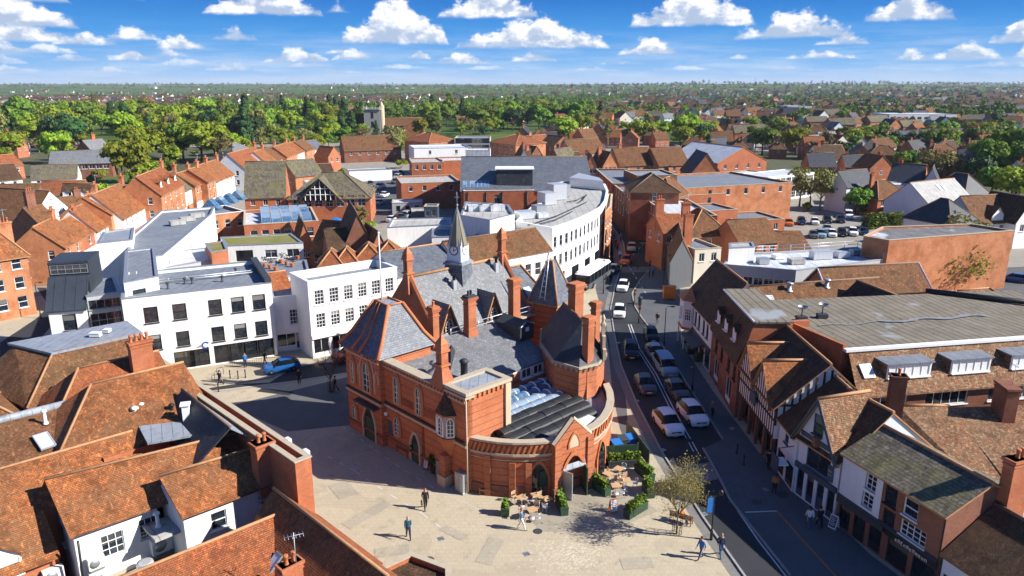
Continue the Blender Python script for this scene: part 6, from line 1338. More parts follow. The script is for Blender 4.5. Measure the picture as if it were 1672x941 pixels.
ch2 = Bld('aisle','',None,rect((x+14,y-4),(x+27,y-4),9),6.0,'brick_p',0,None,b.root); ch2.gable(9.5,'tile_b','y'); ch2.done(); b.done()

# television aerials on some stacks
k_ = 0
for o in [o for o in bpy.data.objects if o.name.startswith('chimney') and not o.name.startswith('chimney_pot') and o.parent is not None and o.parent.get('category') in ('building','house') and o.parent is not hall]:
    k_ += 1
    if k_ % 3: continue
    co = [v.co for v in o.data.vertices]; zt = max(c.z for c in co); cx = sum(c.x for c in co)/len(co); cy = sum(c.y for c in co)/len(co); mb = MB(); z = 0; a = R.random()*6.28
    mb.tube([(0,0,-.8),(0,0,1.9)],.03,4)
    for j in range(6): u = -.5+.2*j; mb.tube([(u*math.cos(a)-.28*math.sin(a),u*math.sin(a)+.28*math.cos(a),1.7),(u*math.cos(a)+.28*math.sin(a),u*math.sin(a)-.28*math.cos(a),1.7)],.015,3)
    mb.tube([(-.55*math.cos(a),-.55*math.sin(a),1.7),(.6*math.cos(a),.6*math.sin(a),1.7)],.02,4); link('aerial', mb.data('aerial',M['metal'],(0,0,0),False), o, (cx+.35,cy,zt))
# ---------------------------------------------------------------- terrain, trees, far houses
import numpy as np
from mathutils import noise as mn
RN = np.random.default_rng(5)
def gz(x, y):
    r = math.hypot(x, y)
    if r < 750: return 0.0
    k = min(1, (r-750)/3500)
    return k*k*(3-2*k)*(16+30*mn.noise((x/2600, y/1900, 3.1)) + 10*mn.noise((x/900, y/700, 1.7))) - .02
M['leaf_b'] = m_leaf('spring_green_leaf', ((.11,.18,.012),(.23,.30,.02),(.34,.38,.035)), .7, .3, .5)
M['leaf_m'] = m_leaf('mid_green_leaf', ((.06,.12,.012),(.13,.21,.02),(.22,.28,.03)), .7, .25, .4)
M['leaf_d'] = m_leaf('dark_evergreen_leaf', ((.02,.05,.014),(.035,.075,.02),(.06,.11,.025)), .7, .1, .4)
M['leaf_y'] = m_leaf('yellow_green_leaf', ((.20,.24,.015),(.30,.31,.02),(.36,.34,.05)), .7, .3, .5)
M['leaf_t'] = m_leaf('budding_twig', ((.13,.11,.04),(.19,.17,.05),(.24,.25,.07)), .8, .15, .8)
M['bark'] = m_plain('bark', (.12,.085,.055), .9, var=.6)
M['barkp'] = m_plain('pale_bark', (.27,.22,.16), .9, var=.6)
def quads_mesh(name, cen, size, mats, nrm=None, seed=0):
    """many small randomly turned leaf quads"""
    rg = np.random.default_rng(seed); n = len(cen); a = rg.normal(size=(n,3)); a /= np.linalg.norm(a,axis=1)[:,None]
    b = rg.normal(size=(n,3)); 
    if nrm is not None: a = a*.5+nrm; a /= np.linalg.norm(a,axis=1)[:,None]
    u = np.cross(a,b); u /= np.linalg.norm(u,axis=1)[:,None]; v = np.cross(a,u)
    s = (size*(.6+.8*rg.random(n)))[:,None] if np.ndim(size) else (size*(.6+.8*rg.random(n)))[:,None]
    e = .5+.5*rg.random(n)[:,None]
    V = np.stack([cen-u*s-v*s*e*.35, cen+u*s*.2-v*s*e, cen+u*s+v*s*e*.35, cen-u*s*.2+v*s*e],1).reshape(-1,3).astype(np.float32)
    me = bpy.data.meshes.new(name); me.vertices.add(4*n); me.vertices.foreach_set('co', V.ravel()); me.loops.add(4*n); me.loops.foreach_set('vertex_index', np.arange(4*n,dtype=np.int32)); me.polygons.add(n); me.polygons.foreach_set('loop_start', np.arange(0,4*n,4,dtype=np.int32)); me.polygons.foreach_set('loop_total', np.full(n,4,dtype=np.int32))
    for m_ in mats: me.materials.append(m_)
    me.update(calc_edges=True); return me
def crown_pts(kind, n, seed):
    """leaf positions and outward normals for a crown about 1 m in radius, standing on z=0"""
    rg = np.random.default_rng(seed)
    nl = {'round':16,'oak':22,'con':26,'tall':16,'bush':9}[kind]
    if kind == 'con':
        t = rg.random(nl)**.8; ang = rg.random(nl)*6.28; rad = (1-t)*.62*(.5+.5*rg.random(nl)); C = np.stack([rad*np.cos(ang),rad*np.sin(ang),.15+t*2.4],1); r = .18+.26*(1-t)
    else:
        d = rg.normal(size=(nl,3)); d /= np.linalg.norm(d,axis=1)[:,None]; k = .35+.5*rg.random(nl)
        sx, sz = {'round':(1.0,.85),'oak':(1.15,.75),'tall':(.72,1.25),'bush':(1.1,.6)}[kind]
        C = d*k[:,None]*np.array([sx,sx,sz]); C[:,2] += sz*.95; r = .26+.24*rg.random(nl)
    i = rg.integers(0,nl,n); dv = rg.normal(size=(n,3)); dv /= np.linalg.norm(dv,axis=1)[:,None]; dv[:,2] = np.abs(dv[:,2])*.85-.12*(dv[:,2]<0)*0 + np.where(rg.random(n)<.3,-.35*np.abs(dv[:,2]),0)
    p = C[i]+dv*(r[i]*(.72+.42*rg.random(n)))[:,None]; return p, dv
def trunk_mb(h, r, spread, n=6, seed=0, lean=.05):
    rr = random.Random(seed); mb = MB(); top = (rr.uniform(-lean,lean)*h, rr.uniform(-lean,lean)*h, h)
    mb.tube([(0,0,-.2),(top[0]*.3,top[1]*.3,h*.5),top], r, 7, 0, r1=r*.55)
    for i in range(n):
        a = 6.28*i/n+rr.random(); z = h*(.55+.45*rr.random()); k = spread*(.5+.4*rr.random()); x0, y0 = top[0]*z/h, top[1]*z/h
        mb.tube([(x0,y0,z),(x0+k*.45*math.cos(a),y0+k*.45*math.sin(a),z+k*.5),(x0+k*math.cos(a),y0+k*math.sin(a),z+k*(.7+.5*rr.random()))], r*.42, 5, 0, r1=r*.1)
    return mb
TP = {}
def tree_proto(key, kind, leaf, n, rad, th, tr, size, seed, bark='bark'):
    p, nr = crown_pts(kind, n, seed); p = p*rad; p[:,2] += th*.75
    me = quads_mesh('crown', p, size, [M[leaf]], nr, seed)
    tm = trunk_mb(th*1.15, tr, rad*.75, 6, seed).data('trunk', M[bark]); TP[key] = (me, tm)
for i in range(3): tree_proto('round%d'%i,'round','leaf_b' if i < 2 else 'leaf_m',1900,4.6,3.4,.28,.42,10+i)
for i in range(3): tree_proto('oak%d'%i,'oak','leaf_m' if i < 1 else 'leaf_b',2200,5.2,3.8,.36,.45,20+i)
for i in range(2): tree_proto('con%d'%i,'con','leaf_d',1500,4.2,1.2,.25,.42,30+i)
tree_proto('tall','tall','leaf_m',1700,4.0,3.6,.26,.42,40); tree_proto('yel','round','leaf_y',1700,4.4,3.0,.26,.42,41); tree_proto('dark','oak','leaf_d',1900,4.8,3.0,.3,.45,42)
tree_proto('bush','bush','leaf_m',700,1.6,.2,.1,.24,43); tree_proto('bushb','bush','leaf_b',700,1.6,.2,.1,.24,44)
tree_proto('twig','tall','leaf_t',700,4.2,4.2,.3,.34,45,'barkp'); tree_proto('twig2','oak','leaf_t',650,4.6,4.2,.3,.34,46,'barkp')
LABEL_T = {'round':'rounded bright green tree in fresh leaf','oak':'broad spreading green tree','con':'dark pointed evergreen tree','tall':'tall narrow mid green tree','yel':'yellow green flowering tree','dark':'dark evergreen with broad crown','bush':'low rounded green bush','bushb':'low bright green bush','twig':'half bare tree with pale trunk and budding twigs','twig2':'spreading half bare tree with budding twigs'}
NT_ = [0]
def tree(key, x, y, s=1.0, where='in the town', z=None, name=None, label=None, group=None, sz=None):
    k = key.rstrip('0123456789') if key not in ('twig2',) else key
    me, tm = TP[key]; nm = name or {'con':'conifer','bush':'bush','bushb':'bush'}.get(k,'tree')
    r = thing(nm, label or (LABEL_T[k]+' '+where), 'bush' if 'bush' in k else 'tree', (x,y,gz(x,y) if z is None else z), R.random()*6.28, group or ('bushes '+where if 'bush' in k else 'trees '+where)); r.scale = (s, s, sz or s*(.9+.25*R.random()))
    link('crown', me, r); link('trunk', tm, r); NT_[0] += 1; return r
def at0(px, py): return P(px, py, 0)
# placed trees the eye picks out
for key, px, py, s, w in (
 ('con0',142,402,.75,'behind the terrace roof'),('oak1',215,300,1.3,'in the garden behind the white row'),('round0',200,285,1.0,'in the garden behind the white row'),('bushb',165,292,1.6,'in the left garden'),('bush',150,300,1.4,'in the left garden'),('bushb',140,345,1.6,'beside the white gable'),('round1',75,352,.5,'beside the white gable'),
 ('oak0',300,262,1.5,'left of the terraces'),('oak2',330,265,1.7,'left of the terraces'),('round0',352,262,1.5,'left of the terraces'),('twig2',365,268,1.1,'left of the terraces'),('dark',295,265,1.0,'left of the terraces'),('con1',405,248,.55,'left of the terraces'),('dark',120,248,1.5,'in the left wood'),('oak0',135,238,1.6,'in the left wood'),('twig',82,240,1.4,'in the left wood'),('round2',60,240,1.3,'in the left wood'),('twig2',65,252,.9,'in the left wood'),('oak1',20,255,1.1,'in the left wood'),('round1',108,262,.9,'in the left wood'),('bushb',120,262,2.2,'in the left wood'),('bush',92,268,2,'in the left wood'),
 ('round1',240,268,1.3,'above the long grey roof'),('oak2',225,262,1.2,'above the long grey roof'),('oak1',265,258,1.4,'above the long grey roof'),
 ('twig',590,386,.55,'by the community centre'),('twig2',582,392,.5,'by the community centre'),('bushb',606,375,.8,'by the community centre'),
 ('oak0',600,262,.9,'below the church'),('dark',615,262,.7,'below the church'),('twig',645,262,1.0,'below the church'),('twig',650,252,1.1,'below the church'),('round2',640,258,.8,'below the church'),('round0',660,250,.8,'below the church'),('bush',575,262,2,'below the church'),
 ('dark',565,220,1.6,'around the church'),('con0',560,226,1.4,'around the church'),('con1',575,224,1.3,'around the church'),('oak0',588,222,1.5,'around the church'),('yel',687,228,1.25,'beside the church'),('round2',705,222,1.3,'around the church'),('oak0',630,196,1.5,'around the church'),
 ('twig',1305,338,1.0,'at the end of the brick store'),('twig2',1322,340,.9,'at the end of the brick store'),('twig',1338,345,.95,'at the end of the brick store'),('twig2',1352,342,.8,'at the end of the brick store'),('round1',1300,320,.8,'at the end of the brick store'),('oak1',1312,312,.7,'at the end of the brick store'),('bush',1318,345,1.2,'at the end of the brick store'),
 ('dark',1390,285,.9,'near the pale terrace'),('oak0',1400,352,.6,'near the pale terrace'),('bushb',1432,344,1.2,'near the pale terrace'),('bush',1410,350,1.5,'near the pale terrace'),('dark',1372,268,.9,'near the pale terrace'),
 ('oak0',1640,295,1.6,'at the right edge'),('oak0',1610,300,1.3,'at the right edge'),('round2',1665,300,1.6,'at the right edge'),('round1',1655,340,1.3,'at the right edge'),('yel',1672,325,.9,'at the right edge'),('dark',1590,305,1.0,'at the right edge'),('twig2',1520,300,1.2,'among the right hand roofs'),('twig2',1540,298,1.1,'among the right hand roofs'),('twig',1345,262,1.0,'among the right hand roofs'),('twig2',1600,280,1.1,'among the right hand roofs'),
 ('con0',1602,452,.32,'against the big brick wall'),('bush',1618,462,.9,'against the big brick wall'),('bush',1628,466,.7,'against the big brick wall'),('twig2',1540,442,.85,'against the big brick wall'),('twig2',1572,440,1.0,'against the big brick wall'),('con0',1155,262,.9,'behind the dark roofed chapel'),('con1',980,200,1.4,'behind the white store'),('round1',1020,232,1.1,'behind the white store'),('oak1',1050,236,1.2,'behind the white store'),('twig',992,240,1.2,'behind the white store'),('twig',910,228,1.2,'behind the white store')):
    tree(key, *at0(px,py), s, w)
for px, py, k_ in ((150,262,'round1'),(175,258,'oak1'),(215,325,'bushb'),(232,318,'round0'),(250,300,'oak2'),(190,335,'bush'),(275,292,'round2'),(168,345,'round1'),(95,345,'bushb'),(285,268,'oak0'),(480,230,'con0'),(400,300,'bush'),(655,275,'bushb'),(560,290,'bush')): tree(k_,*at0(px,py),.75 if 'bush' not in k_ else 1.5,'in the gardens behind the side street')
# belts of single trees: (x0, x1, y0, y1 on the photo plane, count, kinds)
BELT = [((0,440),(185,243),95,('round0','round1','round2','oak0','oak1','oak2','dark','tall','con0','twig','yel'),'in the left wood',1.5),((430,600),(192,224),30,('oak0','oak1','round0','con0','con1','tall','dark'),'around the church',1.5),((700,930),(208,228),18,('round0','oak1','bushb','twig','round2','dark'),'behind the ring offices',.9),((430,640),(224,242),16,('round1','oak0','con1','bushb','round2','twig2'),'around the church',.9),((690,960),(186,216),48,('oak0','tall','round0','round2','dark','con1','oak1'),'behind the ring offices',1.4),((900,1130),(212,238),22,('round0','round1','oak1','tall','twig','oak2'),'behind the white store',1.15),((1390,1672),(255,330),14,('round1','oak0','bushb','dark','twig'),'near the right edge',.7),((1100,1672),(196,262),75,('round1','oak0','round2','twig2','dark','bush','oak2'),'among the right hand roofs',1.0),((0,300),(240,275),14,('round1','oak2','bushb'),'in the left gardens',.9),((300,560),(228,258),20,('round1','oak2','round0','bushb','twig'),'behind the orange terrace',.85)]
for (x0,x1),(y0,y1),n,ks,w,s in BELT:
    i = 0
    while i < n:
        px, py = R.uniform(x0,x1), y0+(y1-y0)*R.random()**.8
        if w == 'in the left wood' and py > 215 and (px < 180 and R.random() < .45): continue
        x, y = P(px, py, 0); tree(R.choice(ks), x, y, s*R.uniform(.75,1.3), w); i += 1
# woods too far off to count: one mass
def far_mass(name, label, pts, cols, nq, seed):
    rg = np.random.default_rng(seed); base, nr = [], []
    for k in range(5): a, b = crown_pts(('round','oak','tall','oak','round')[k], nq, seed+k); base.append(a); nr.append(b)
    C, N_, S_ = [], [], []
    for x, y, s in pts:
        k = rg.integers(0,5); a = rg.random()*6.28; c, t = math.cos(a), math.sin(a); p = base[k]*s; q = np.stack([p[:,0]*c-p[:,1]*t+x, p[:,0]*t+p[:,1]*c+y, p[:,2]+gz(x,y)+s*.15],1)
        m_ = nr[k]; C.append(q); N_.append(np.stack([m_[:,0]*c-m_[:,1]*t, m_[:,0]*t+m_[:,1]*c, m_[:,2]],1)); S_.append(np.full(nq, s*.17))
    C = np.concatenate(C); me = quads_mesh(name, C, np.concatenate(S_), [cols], np.concatenate(N_), seed)
    o = link(name, me); tag(o, label, 'woodland', None, 'stuff'); return o
def leaf_far(name, a, b, c):
    t = NT(name); f = t.noise(.035, 3, .6); f2 = t.noise(.35, 2, .5)
    col = t.mix(t.math('MULTIPLY', t.val(f2,.35,.7), .45), t.ramp(f, [(.32,a),(.5,b),(.66,c)]), mul(a,.7)); return t.fin(col, .8, .15)
pts = []
def dens(x, y):
    """woodland share of the land"""
    v = mn.noise((x/330, y/420, 7.7))*.6 + mn.noise((x/110, y/150, 2.2))*.4
    return v
HOUSES = []
n = 0
rr = random.Random(3)
while len(pts) < 8500:
    py = 137+ (rr.random()**1.7)*62 + 1.2; px = rr.uniform(-60,1732); x, y = P(px, py, 0)
    if y < 560 or y > 9000: continue
    v = dens(x, y); a = x/y
    if a > .18 and y < 2600: v += .02
    if -.85 < a < -.42 and 900 < y < 1500: v -= .35
    if y > 2600: v += .12
    if -.42 < a < .2 and y < 1800: v += .3
    if v > -.12+rr.uniform(-.12,.12): pts.append((x, y, rr.uniform(3.2,6.2)*(1 if y < 850 else .8 if y < 3000 else 1.4)))
far_mass('woodland', 'continuous green woods and tree lines running to the horizon', [p for p in pts if p[1] < 1500], leaf_far('woodland_leaf',(.05,.10,.014),(.12,.20,.022),(.23,.29,.035)), 150, 60)
far_mass('distant_woodland', 'distant dark tree belts below the skyline', [p for p in pts if p[1] >= 1500], leaf_far('distant_woodland_leaf',(.035,.075,.016),(.075,.135,.022),(.15,.20,.035)), 60, 70)
# houses: eight small kinds, copied
def house_proto(name, label, w, d, h, rz, wm, rf, hip=False, chim=True, dorm=False, grp=None):
    b = Bld('house', label, 'house', [(-w/2,-d/2),(w/2,-d/2),(w/2,d/2),(-w/2,d/2)], h, wm, 0, grp)
    b.row(0,3,h-2.0,1.1,1.3,'case'); b.row(0,3,h-4.7,1.2,1.4,'case'); b.row(1,2,h-2.0,1.0,1.3,'case'); b.row(3,1,h-2.0,1.0,1.3,'case')
    # the windows of a small copy stay part of its wall
    (b.hip if hip else b.gable)(h+rz, rf, ridge='ridge_d'); 
    if chim: b.chim(.2,.5,h-h+rz+h+.9)
    b.root.name = 'house'; ws = b.wins; b.wins = []; b.done(); mb = MB()
    for p, dd, w_, h_, st, _, _ in ws:
        dd = Vector((dd.x,dd.y,0)); n_ = Vector((dd.y,-dd.x,0)); p = Vector(p)+n_*.05; u = Vector((0,0,1))
        mb.poly([p-dd*w_*.42+u*.1,p+dd*w_*.42+u*.1,p+dd*w_*.42+u*(h_-.1),p-dd*w_*.42+u*(h_-.1)],0)
        for s in (-1,0,1): q = p+n_*.02+dd*(s*w_*.46); mb.poly([q-dd*.05,q+dd*.05,q+dd*.05+u*h_,q-dd*.05+u*h_],1)
        for z_ in (0,h_-.1): q = p+n_*.02+u*z_; mb.poly([q-dd*w_*.5,q+dd*w_*.5,q+dd*w_*.5+u*.1,q-dd*w_*.5+u*.1],1)
    me = b.wall.data; nb_ = len(me.materials); me.materials.append(M['glass_d']); me.materials.append(M['wht']); w2 = mb.data('w',[M['glass_d']],wloc(b.wall)); bm = bmesh.new(); bm.from_mesh(me); k_ = len(bm.faces); mi_ = list(mb.m); bm.from_mesh(w2); bm.faces.ensure_lookup_table()
    for i_, m_ in enumerate(mi_): bm.faces[k_+i_].material_index = nb_+m_
    bm.to_mesh(me); bm.free(); return b.root
HP = [(house_proto('a','x',9,8,5.2,3.6,'brick','tile_b'),'brown roofed brick house'),(house_proto('b','x',10,8,5.4,3.8,'white','tile_d'),'white house with dark tiled roof'),(house_proto('c','x',8,8,5.2,3.6,'brick','tile_o'),'orange roofed brick house'),(house_proto('d','x',12,8,5.2,3.4,'brick_d','tile_b',True),'brown hipped dark brick house'),(house_proto('e','x',9,9,5.2,4.2,'brick_p','slate_d'),'dark slate roofed brick house'),(house_proto('f','x',11,8,5.0,3.6,'cream','tile_b'),'cream house with brown roof'),(house_proto('g','x',16,8,5.4,3.6,'brick','tile_g'),'long grey roofed brick house'),(house_proto('h','x',9,8,5.2,3.6,'whiteb','slate_l',False,False),'white house with pale grey roof')]
used = set(); taken = []
for o in [o for o in bpy.data.objects if o.parent is None and o.get('category') in ('building','house','church')]: taken.append((o.location.x,o.location.y,13))
def place_house(x, y, rot, where, k=None, s=1.0):
    k = R.randrange(8) if k is None else k; src, lab = HP[k]
    if any((x-a)**2+(y-b_)**2 < c*c for a, b_, c in taken): return False
    taken.append((x,y,10)); lb = lab+' '+where
    if k not in used: used.add(k); src.location = (x,y,gz(x,y)); src.rotation_euler = (0,0,rot); o = src; o['label'] = lb
    else: o = dup(src, (x,y,gz(x,y)), rot, lb)
    o['group'] = 'houses '+where; o.scale = (s,s,s); return True
cnt = 0
def strew(x0,x1,y0,y1,n,where,ks=None,smax=1.15):
    c = t_ = 0
    while c < n and t_ < n*30:
        t_ += 1; px, py = R.uniform(x0,x1), R.uniform(y0,y1); x, y = P(px,py,0); a = math.radians(R.choice((0,0,90,15,-20,105,75,30)))+R.uniform(-.12,.12)
        if place_house(x,y,a,where,R.choice(ks) if ks else None,R.uniform(.85,smax)): c += 1
    return c
strew(1120,1672,205,262,95,'among the right hand roofs',None)
strew(1330,1672,255,305,26,'near the right edge',(0,1,3,4,5,2))
strew(0,110,238,262,5,'in the left gardens',(0,1,2)); strew(850,1120,228,244,16,'beyond the high street',(0,2,3,4))
strew(980,1672,176,205,75,'in the right hand suburb',None,1.3); strew(0,250,172,190,40,'in the far left estate',(0,1,5,7,2,3),1.5); strew(250,600,190,230,10,'in gaps of the left wood',(0,1,2)); strew(740,1000,196,212,12,'behind the ring offices',(0,2,5))
# roofs further off than anyone could count
hm = MB(); rr = random.Random(9); c = 0
while c < 1700:
    py = 142+rr.random()**1.1*52; px = rr.uniform(-40,1720); x, y = P(px,py,0); a = x/y
    if y > 3300 or (y < 900 and a < .1) or y < 620: continue
    if any((x-q_[0])**2+(y-q_[1])**2 < 150 for q_ in taken[-330:]): continue
    v = dens(x,y)
    if a > .15: v -= .3
    if -.9 < a < -.4 and y < 1700: v -= .3
    if v > -.09: continue
    c += 1; z = gz(x,y); w, d, h, rz = rr.uniform(9,16), 8, 5.2, 3.6; t_ = rr.choice((0,.2,1.57,1.4,-.3)); T = Matrix.Translation((x,y,z)) @ Matrix.Rotation(t_,4,'Z'); wm_ = rr.choice((0,1,1,2,2)) if y < 2000 else rr.choice((0,0,2)); rm_ = rr.choice((3,3,4,4,6,3))
    vs = [(-w/2,-d/2,-2),(w/2,-d/2,-2),(w/2,d/2,-2),(-w/2,d/2,-2),(-w/2,-d/2,h),(w/2,-d/2,h),(w/2,d/2,h),(-w/2,d/2,h),(-w/2,0,h+rz),(w/2,0,h+rz)]
    hm.mesh(vs,[(0,1,5,4),(2,3,7,6)],wm_,False,T); hm.mesh(vs,[(1,2,6,9,5),(3,0,4,8,7)],wm_,False,T)
    vs2 = [(-w/2-.3,-d/2-.4,h-.2),(w/2+.3,-d/2-.4,h-.2),(w/2+.3,0,h+rz+.1),(-w/2-.3,0,h+rz+.1),(w/2+.3,d/2+.4,h-.2),(-w/2-.3,d/2+.4,h-.2)]; hm.mesh(vs2,[(0,1,2,3),(3,2,4,5)],rm_,False,T)
o = obj('distant_houses', hm, [M['brick'],M['white'],M['cream'],M['tile_b'],M['tile_d'],M['tile_o'],M['slate_l']], None, False); tag(o,'thousands of small roofs scattered through the far suburbs','houses',None,'stuff')
# pale sheds and towers far off
for lab, px0, px1, py, h, dp, wm in (('long white industrial shed on the right',1450,1560,206,9,30,'white'),('pale office slab beyond the right hand roofs',1282,1324,192,11,20,'whiteb'),('white country house on the far left hill',246,262,143.3,14,30,'white'),('white farm building on the far left hill',243,254,149,9,20,'white'),('pale works on the right skyline',1525,1570,141.6,30,60,'whiteb')):
    A, B_ = P(px0,py,0), P(px1,py,0); zz = gz(*A); b = Bld('distant_block', lab, 'building', rect(A,B_,dp), h+zz, wm, zz-3); b.row(0,10,zz+h-4,(px1-px0)/FPX*A[1]/16,2,'one'); b.flat('felt_w',.3,'metal'); b.done()
for px, h in ((1218,120),(1280,70),(1388,75)):
    x, y = P(px,141.2,0); y = 6500 if y > 6500 else y; x = (px-836)/FPX*y; z = gz(x,y); mb = MB(); mb.tube([(x,y,z),(x,y,z+h*.6),(x,y,z+h)], 3, 6, 0, r1=.8); tag(obj('mast', mb, M['metal']), {1218:'tallest thin mast on the right hand skyline',1280:'faint short mast right of the tallest one',1388:'rightmost thin mast on the skyline'}[px], 'mast', 'masts on the skyline')
# ---------------------------------------------------------------- ground, roads, paving
def gmat():
    t = NT('fields'); f = t.noise(.004, 4, .6); c = t.ramp(f, [(.35,(.04,.07,.015)),(.5,(.065,.11,.022)),(.6,(.11,.14,.035)),(.7,(.17,.15,.07))]); c = t.mix(t.math('MULTIPLY', t.val(t.noise(.05,4,.7),.45,.7),.6), c, (.05,.08,.02)); return t.fin(c,.95,.1)
ys = [-60,0,100,200,300,400,500,600,700,800,950,1100,1300,1500,1750,2000,2300,2700,3100,3600,4200,4900,5700,6700,8000,9500,12000,16000,24000,40000]
xs_ = [math.tan(math.radians(a)) for a in np.linspace(-62,62,61)]
gv, gf = [], []
for j, y in enumerate(ys):
    for i, a in enumerate(xs_):
        x = a*max(y,260); gv.append((x,y,gz(x,y) if y > 700 or abs(x) > 700 else 0.0))
for j in range(len(ys)-1):
    for i in range(len(xs_)-1): k = j*len(xs_)+i; gf.append((k,k+1,k+1+len(xs_),k+len(xs_)))
g = MB(); g.mesh(gv,gf,0,True); o = link('ground', g.data('ground', gmat(), (0,0,0), False)); tag(o, kind='structure')
def tarmac(name, base, alt, rough=.85):
    t = NT(name); c = t.mix(t.val(t.noise(.3,5,.65),.35,.7), base, alt); c = t.mix(t.math('MULTIPLY', t.val(t.noise(1.3,5,.7),.54,.7),.5), c, mul(base,.6)); c = t.mix(t.math('MULTIPLY', t.val(t.noise(30,2,.6),.45,.65),.35), c, mul(base,1.6)); t.bump(t.noise(40,2),.15,.01); return t.fin(c, rough, .2)
def paving(name, base, alt):
    t = NT(name); b = t.brick(base, t.mat and mul(base,.93), mul(base,.74), .45, .45, .014, t.pos()); c = t.mix(t.val(t.noise(.16,5,.6),.35,.7), b.outputs[0], t.mix(.6,b.outputs[0],alt)); c = t.mix(t.math('MULTIPLY', t.val(t.noise(.8,6,.72),.54,.72),.6), c, mul(alt,.55)); c = t.mix(t.math('MULTIPLY', t.val(t.noise(2.7,5,.75),.56,.68),.4), c, mul(base,1.22)); c = t.mix(t.math('MULTIPLY', t.val(t.noise(9,3,.7),.6,.72),.5), c, mul(alt,.5)); c = t.mix(t.math('MULTIPLY', t.val(t.noise(.22,2,.3),.60,.605),.35), c, mul(alt,.85)); t.bump(b.outputs['Fac'],.15,.01); return t.fin(c,.85,.2)
M['pave'] = paving('buff_paving',(.47,.40,.28),(.40,.335,.235)); M['pave2'] = paving('grey_paving',(.125,.126,.13),(.095,.096,.10)); M['tar'] = tarmac('asphalt',(.040,.041,.045),(.03,.031,.034)); M['tar2'] = tarmac('worn_asphalt',(.12,.12,.12),(.085,.085,.088)); M['kerb'] = m_plain('kerb_stone',(.33,.31,.28),.85,var=.5); M['gut'] = paving('kerb_paving',(.22,.21,.19),(.17,.165,.15)); M['apron'] = paving('apron_slabs',(.36,.315,.235),(.30,.26,.20)); M['line'] = m_plain('road_paint',(.62,.62,.6),.7,var=.6); M['yard'] = tarmac('yard_surface',(.30,.27,.22),(.20,.185,.16)); M['lawn'] = m_flat('lawn_grass',(.07,.12,.025),(.10,.15,.03)); M['gard'] = m_flat('garden_ground',(.06,.08,.025),(.13,.11,.07))
def sheet(name, pts, z, mat, kind='structure'):
    mb = MB(); mb.poly([(p[0],p[1],z) for p in ccw(pts)]); return tag(obj(name, mb, M[mat]), kind=kind)
sheet('town_ground', [(-260,-40),(230,-40),(260,420),(-280,420)], .004, 'yard')
sheet('square', [(-70,5),(70,5),(75,125),(20,165),(-10,120),(-75,110)], .008, 'pave')
pz = lambda L_: [P(*q,0) for q in L_]
left_k = [(1290,1060),(1215,941),(1148,846),(1080,738),(1040,660),(1014,597),(1003,545),(997,505),(1004,470),(1013,440),(1021,415),(1018,396),(1004,376),(992,358),(985,340),(978,322),(972,300)]
right_k = [(1395,1060),(1290,941),(1192,817),(1170,772),(1148,733),(1180,718),(1120,625),(1074,553),(1048,520),(1036,500),(1032,480),(1045,458),(1060,442),(1070,424),(1068,405),(1041,380),(1000,351),(990,338),(983,320),(976,300)]
Lk, Rk = pz(left_k), pz(right_k)
sheet('road', Lk+Rk[::-1], .016, 'tar')
sheet('pavement', Rk[1:15]+pz([(1092,415),(1110,470),(1112,560),(1165,640),(1240,740),(1310,800),(1420,905),(1480,950)]), .012, 'pave2')
sheet('loading_bay', pz([(1217,837),(1268,835),(1372,950),(1300,950)]), .020, 'tar2')
def shift(pts, k): 
    out = []
    for i, p in enumerate(pts):
        a = V2(pts[max(0,i-1)]); b = V2(pts[min(len(pts)-1,i+1)]); d = (b-a).normalized(); n = Vector((-d.y,d.x)); q = V2(p)+n*k; out.append((q.x,q.y))
    return out
def kerb(pts, w=.16, h=.11, z=.012, mat='kerb'):
    mb = MB()
    for i in range(len(pts)-1):
        a, b = V2(pts[i]), V2(pts[i+1]); d = (b-a); 
        if d.length < .05: continue
        n = Vector((-d.y,d.x)).normalized()*w/2; mb.prism(ccw([tuple(a-n),tuple(b-n),tuple(b+n),tuple(a+n)]), z, z+h)
    return tag(obj('kerb', mb, M[mat]), kind='structure')
sheet('pavement', shift(Lk[2:13],.9)[::-1]+pz([(985,430),(972,470),(985,520),(992,560),(1000,640),(1012,700),(1030,745)]), .0105, 'pave2'); kerb(Lk[:16]); kerb(Rk[5:19]); kerb(Rk[1:5])
def strip(pts, w, z, mat, name='road_marking', dash=None):
    mb = MB()
    for i in range(len(pts)-1):
        a, b = V2(pts[i]), V2(pts[i+1]); d = b-a; L = d.length
        if L < .01: continue
        d /= L; n = Vector((-d.y,d.x))*w/2
        if dash:
            u = 0
            while u < L: e = min(L,u+dash[0]); mb.poly([(*(a+d*u-n),z),(*(a+d*e-n),z),(*(a+d*e+n),z),(*(a+d*u+n),z)]); u += dash[0]+dash[1]
        else: mb.poly([(*(a-n),z),(*(b-n),z),(*(b+n),z),(*(a+n),z)])
    return tag(obj(name, mb, M[mat]), kind='structure')
strip(shift(Lk[:15],.5), .8, .0145, 'gut', 'gutter_paving')
cl_ = pz([(1139,738),(1100,668),(1072,612),(1044,569),(1030,530)]); strip(cl_, .12, .024, 'line'); strip(shift(cl_,.35), .10, .024, 'line')
strip(pz([(1205,835),(1238,883),(1290,950)]), .13, .024, 'line'); strip(pz([(1268,835),(1372,950)]), .16, .026, 'terra'); strip(pz([(1217,837),(1268,835)]), .14, .026, 'line')
strip(pz([(1055,480),(1022,428),(1050,400)]), .1, .024, 'line', dash=(1.5,1.5)); sheet('crossing', pz([(1013,446),(1060,444),(1062,436),(1016,437)]), .022, 'tar2'); sheet('crossing', pz([(1092,765),(1158,755),(1176,782),(1112,796)]), .022, 'gut')
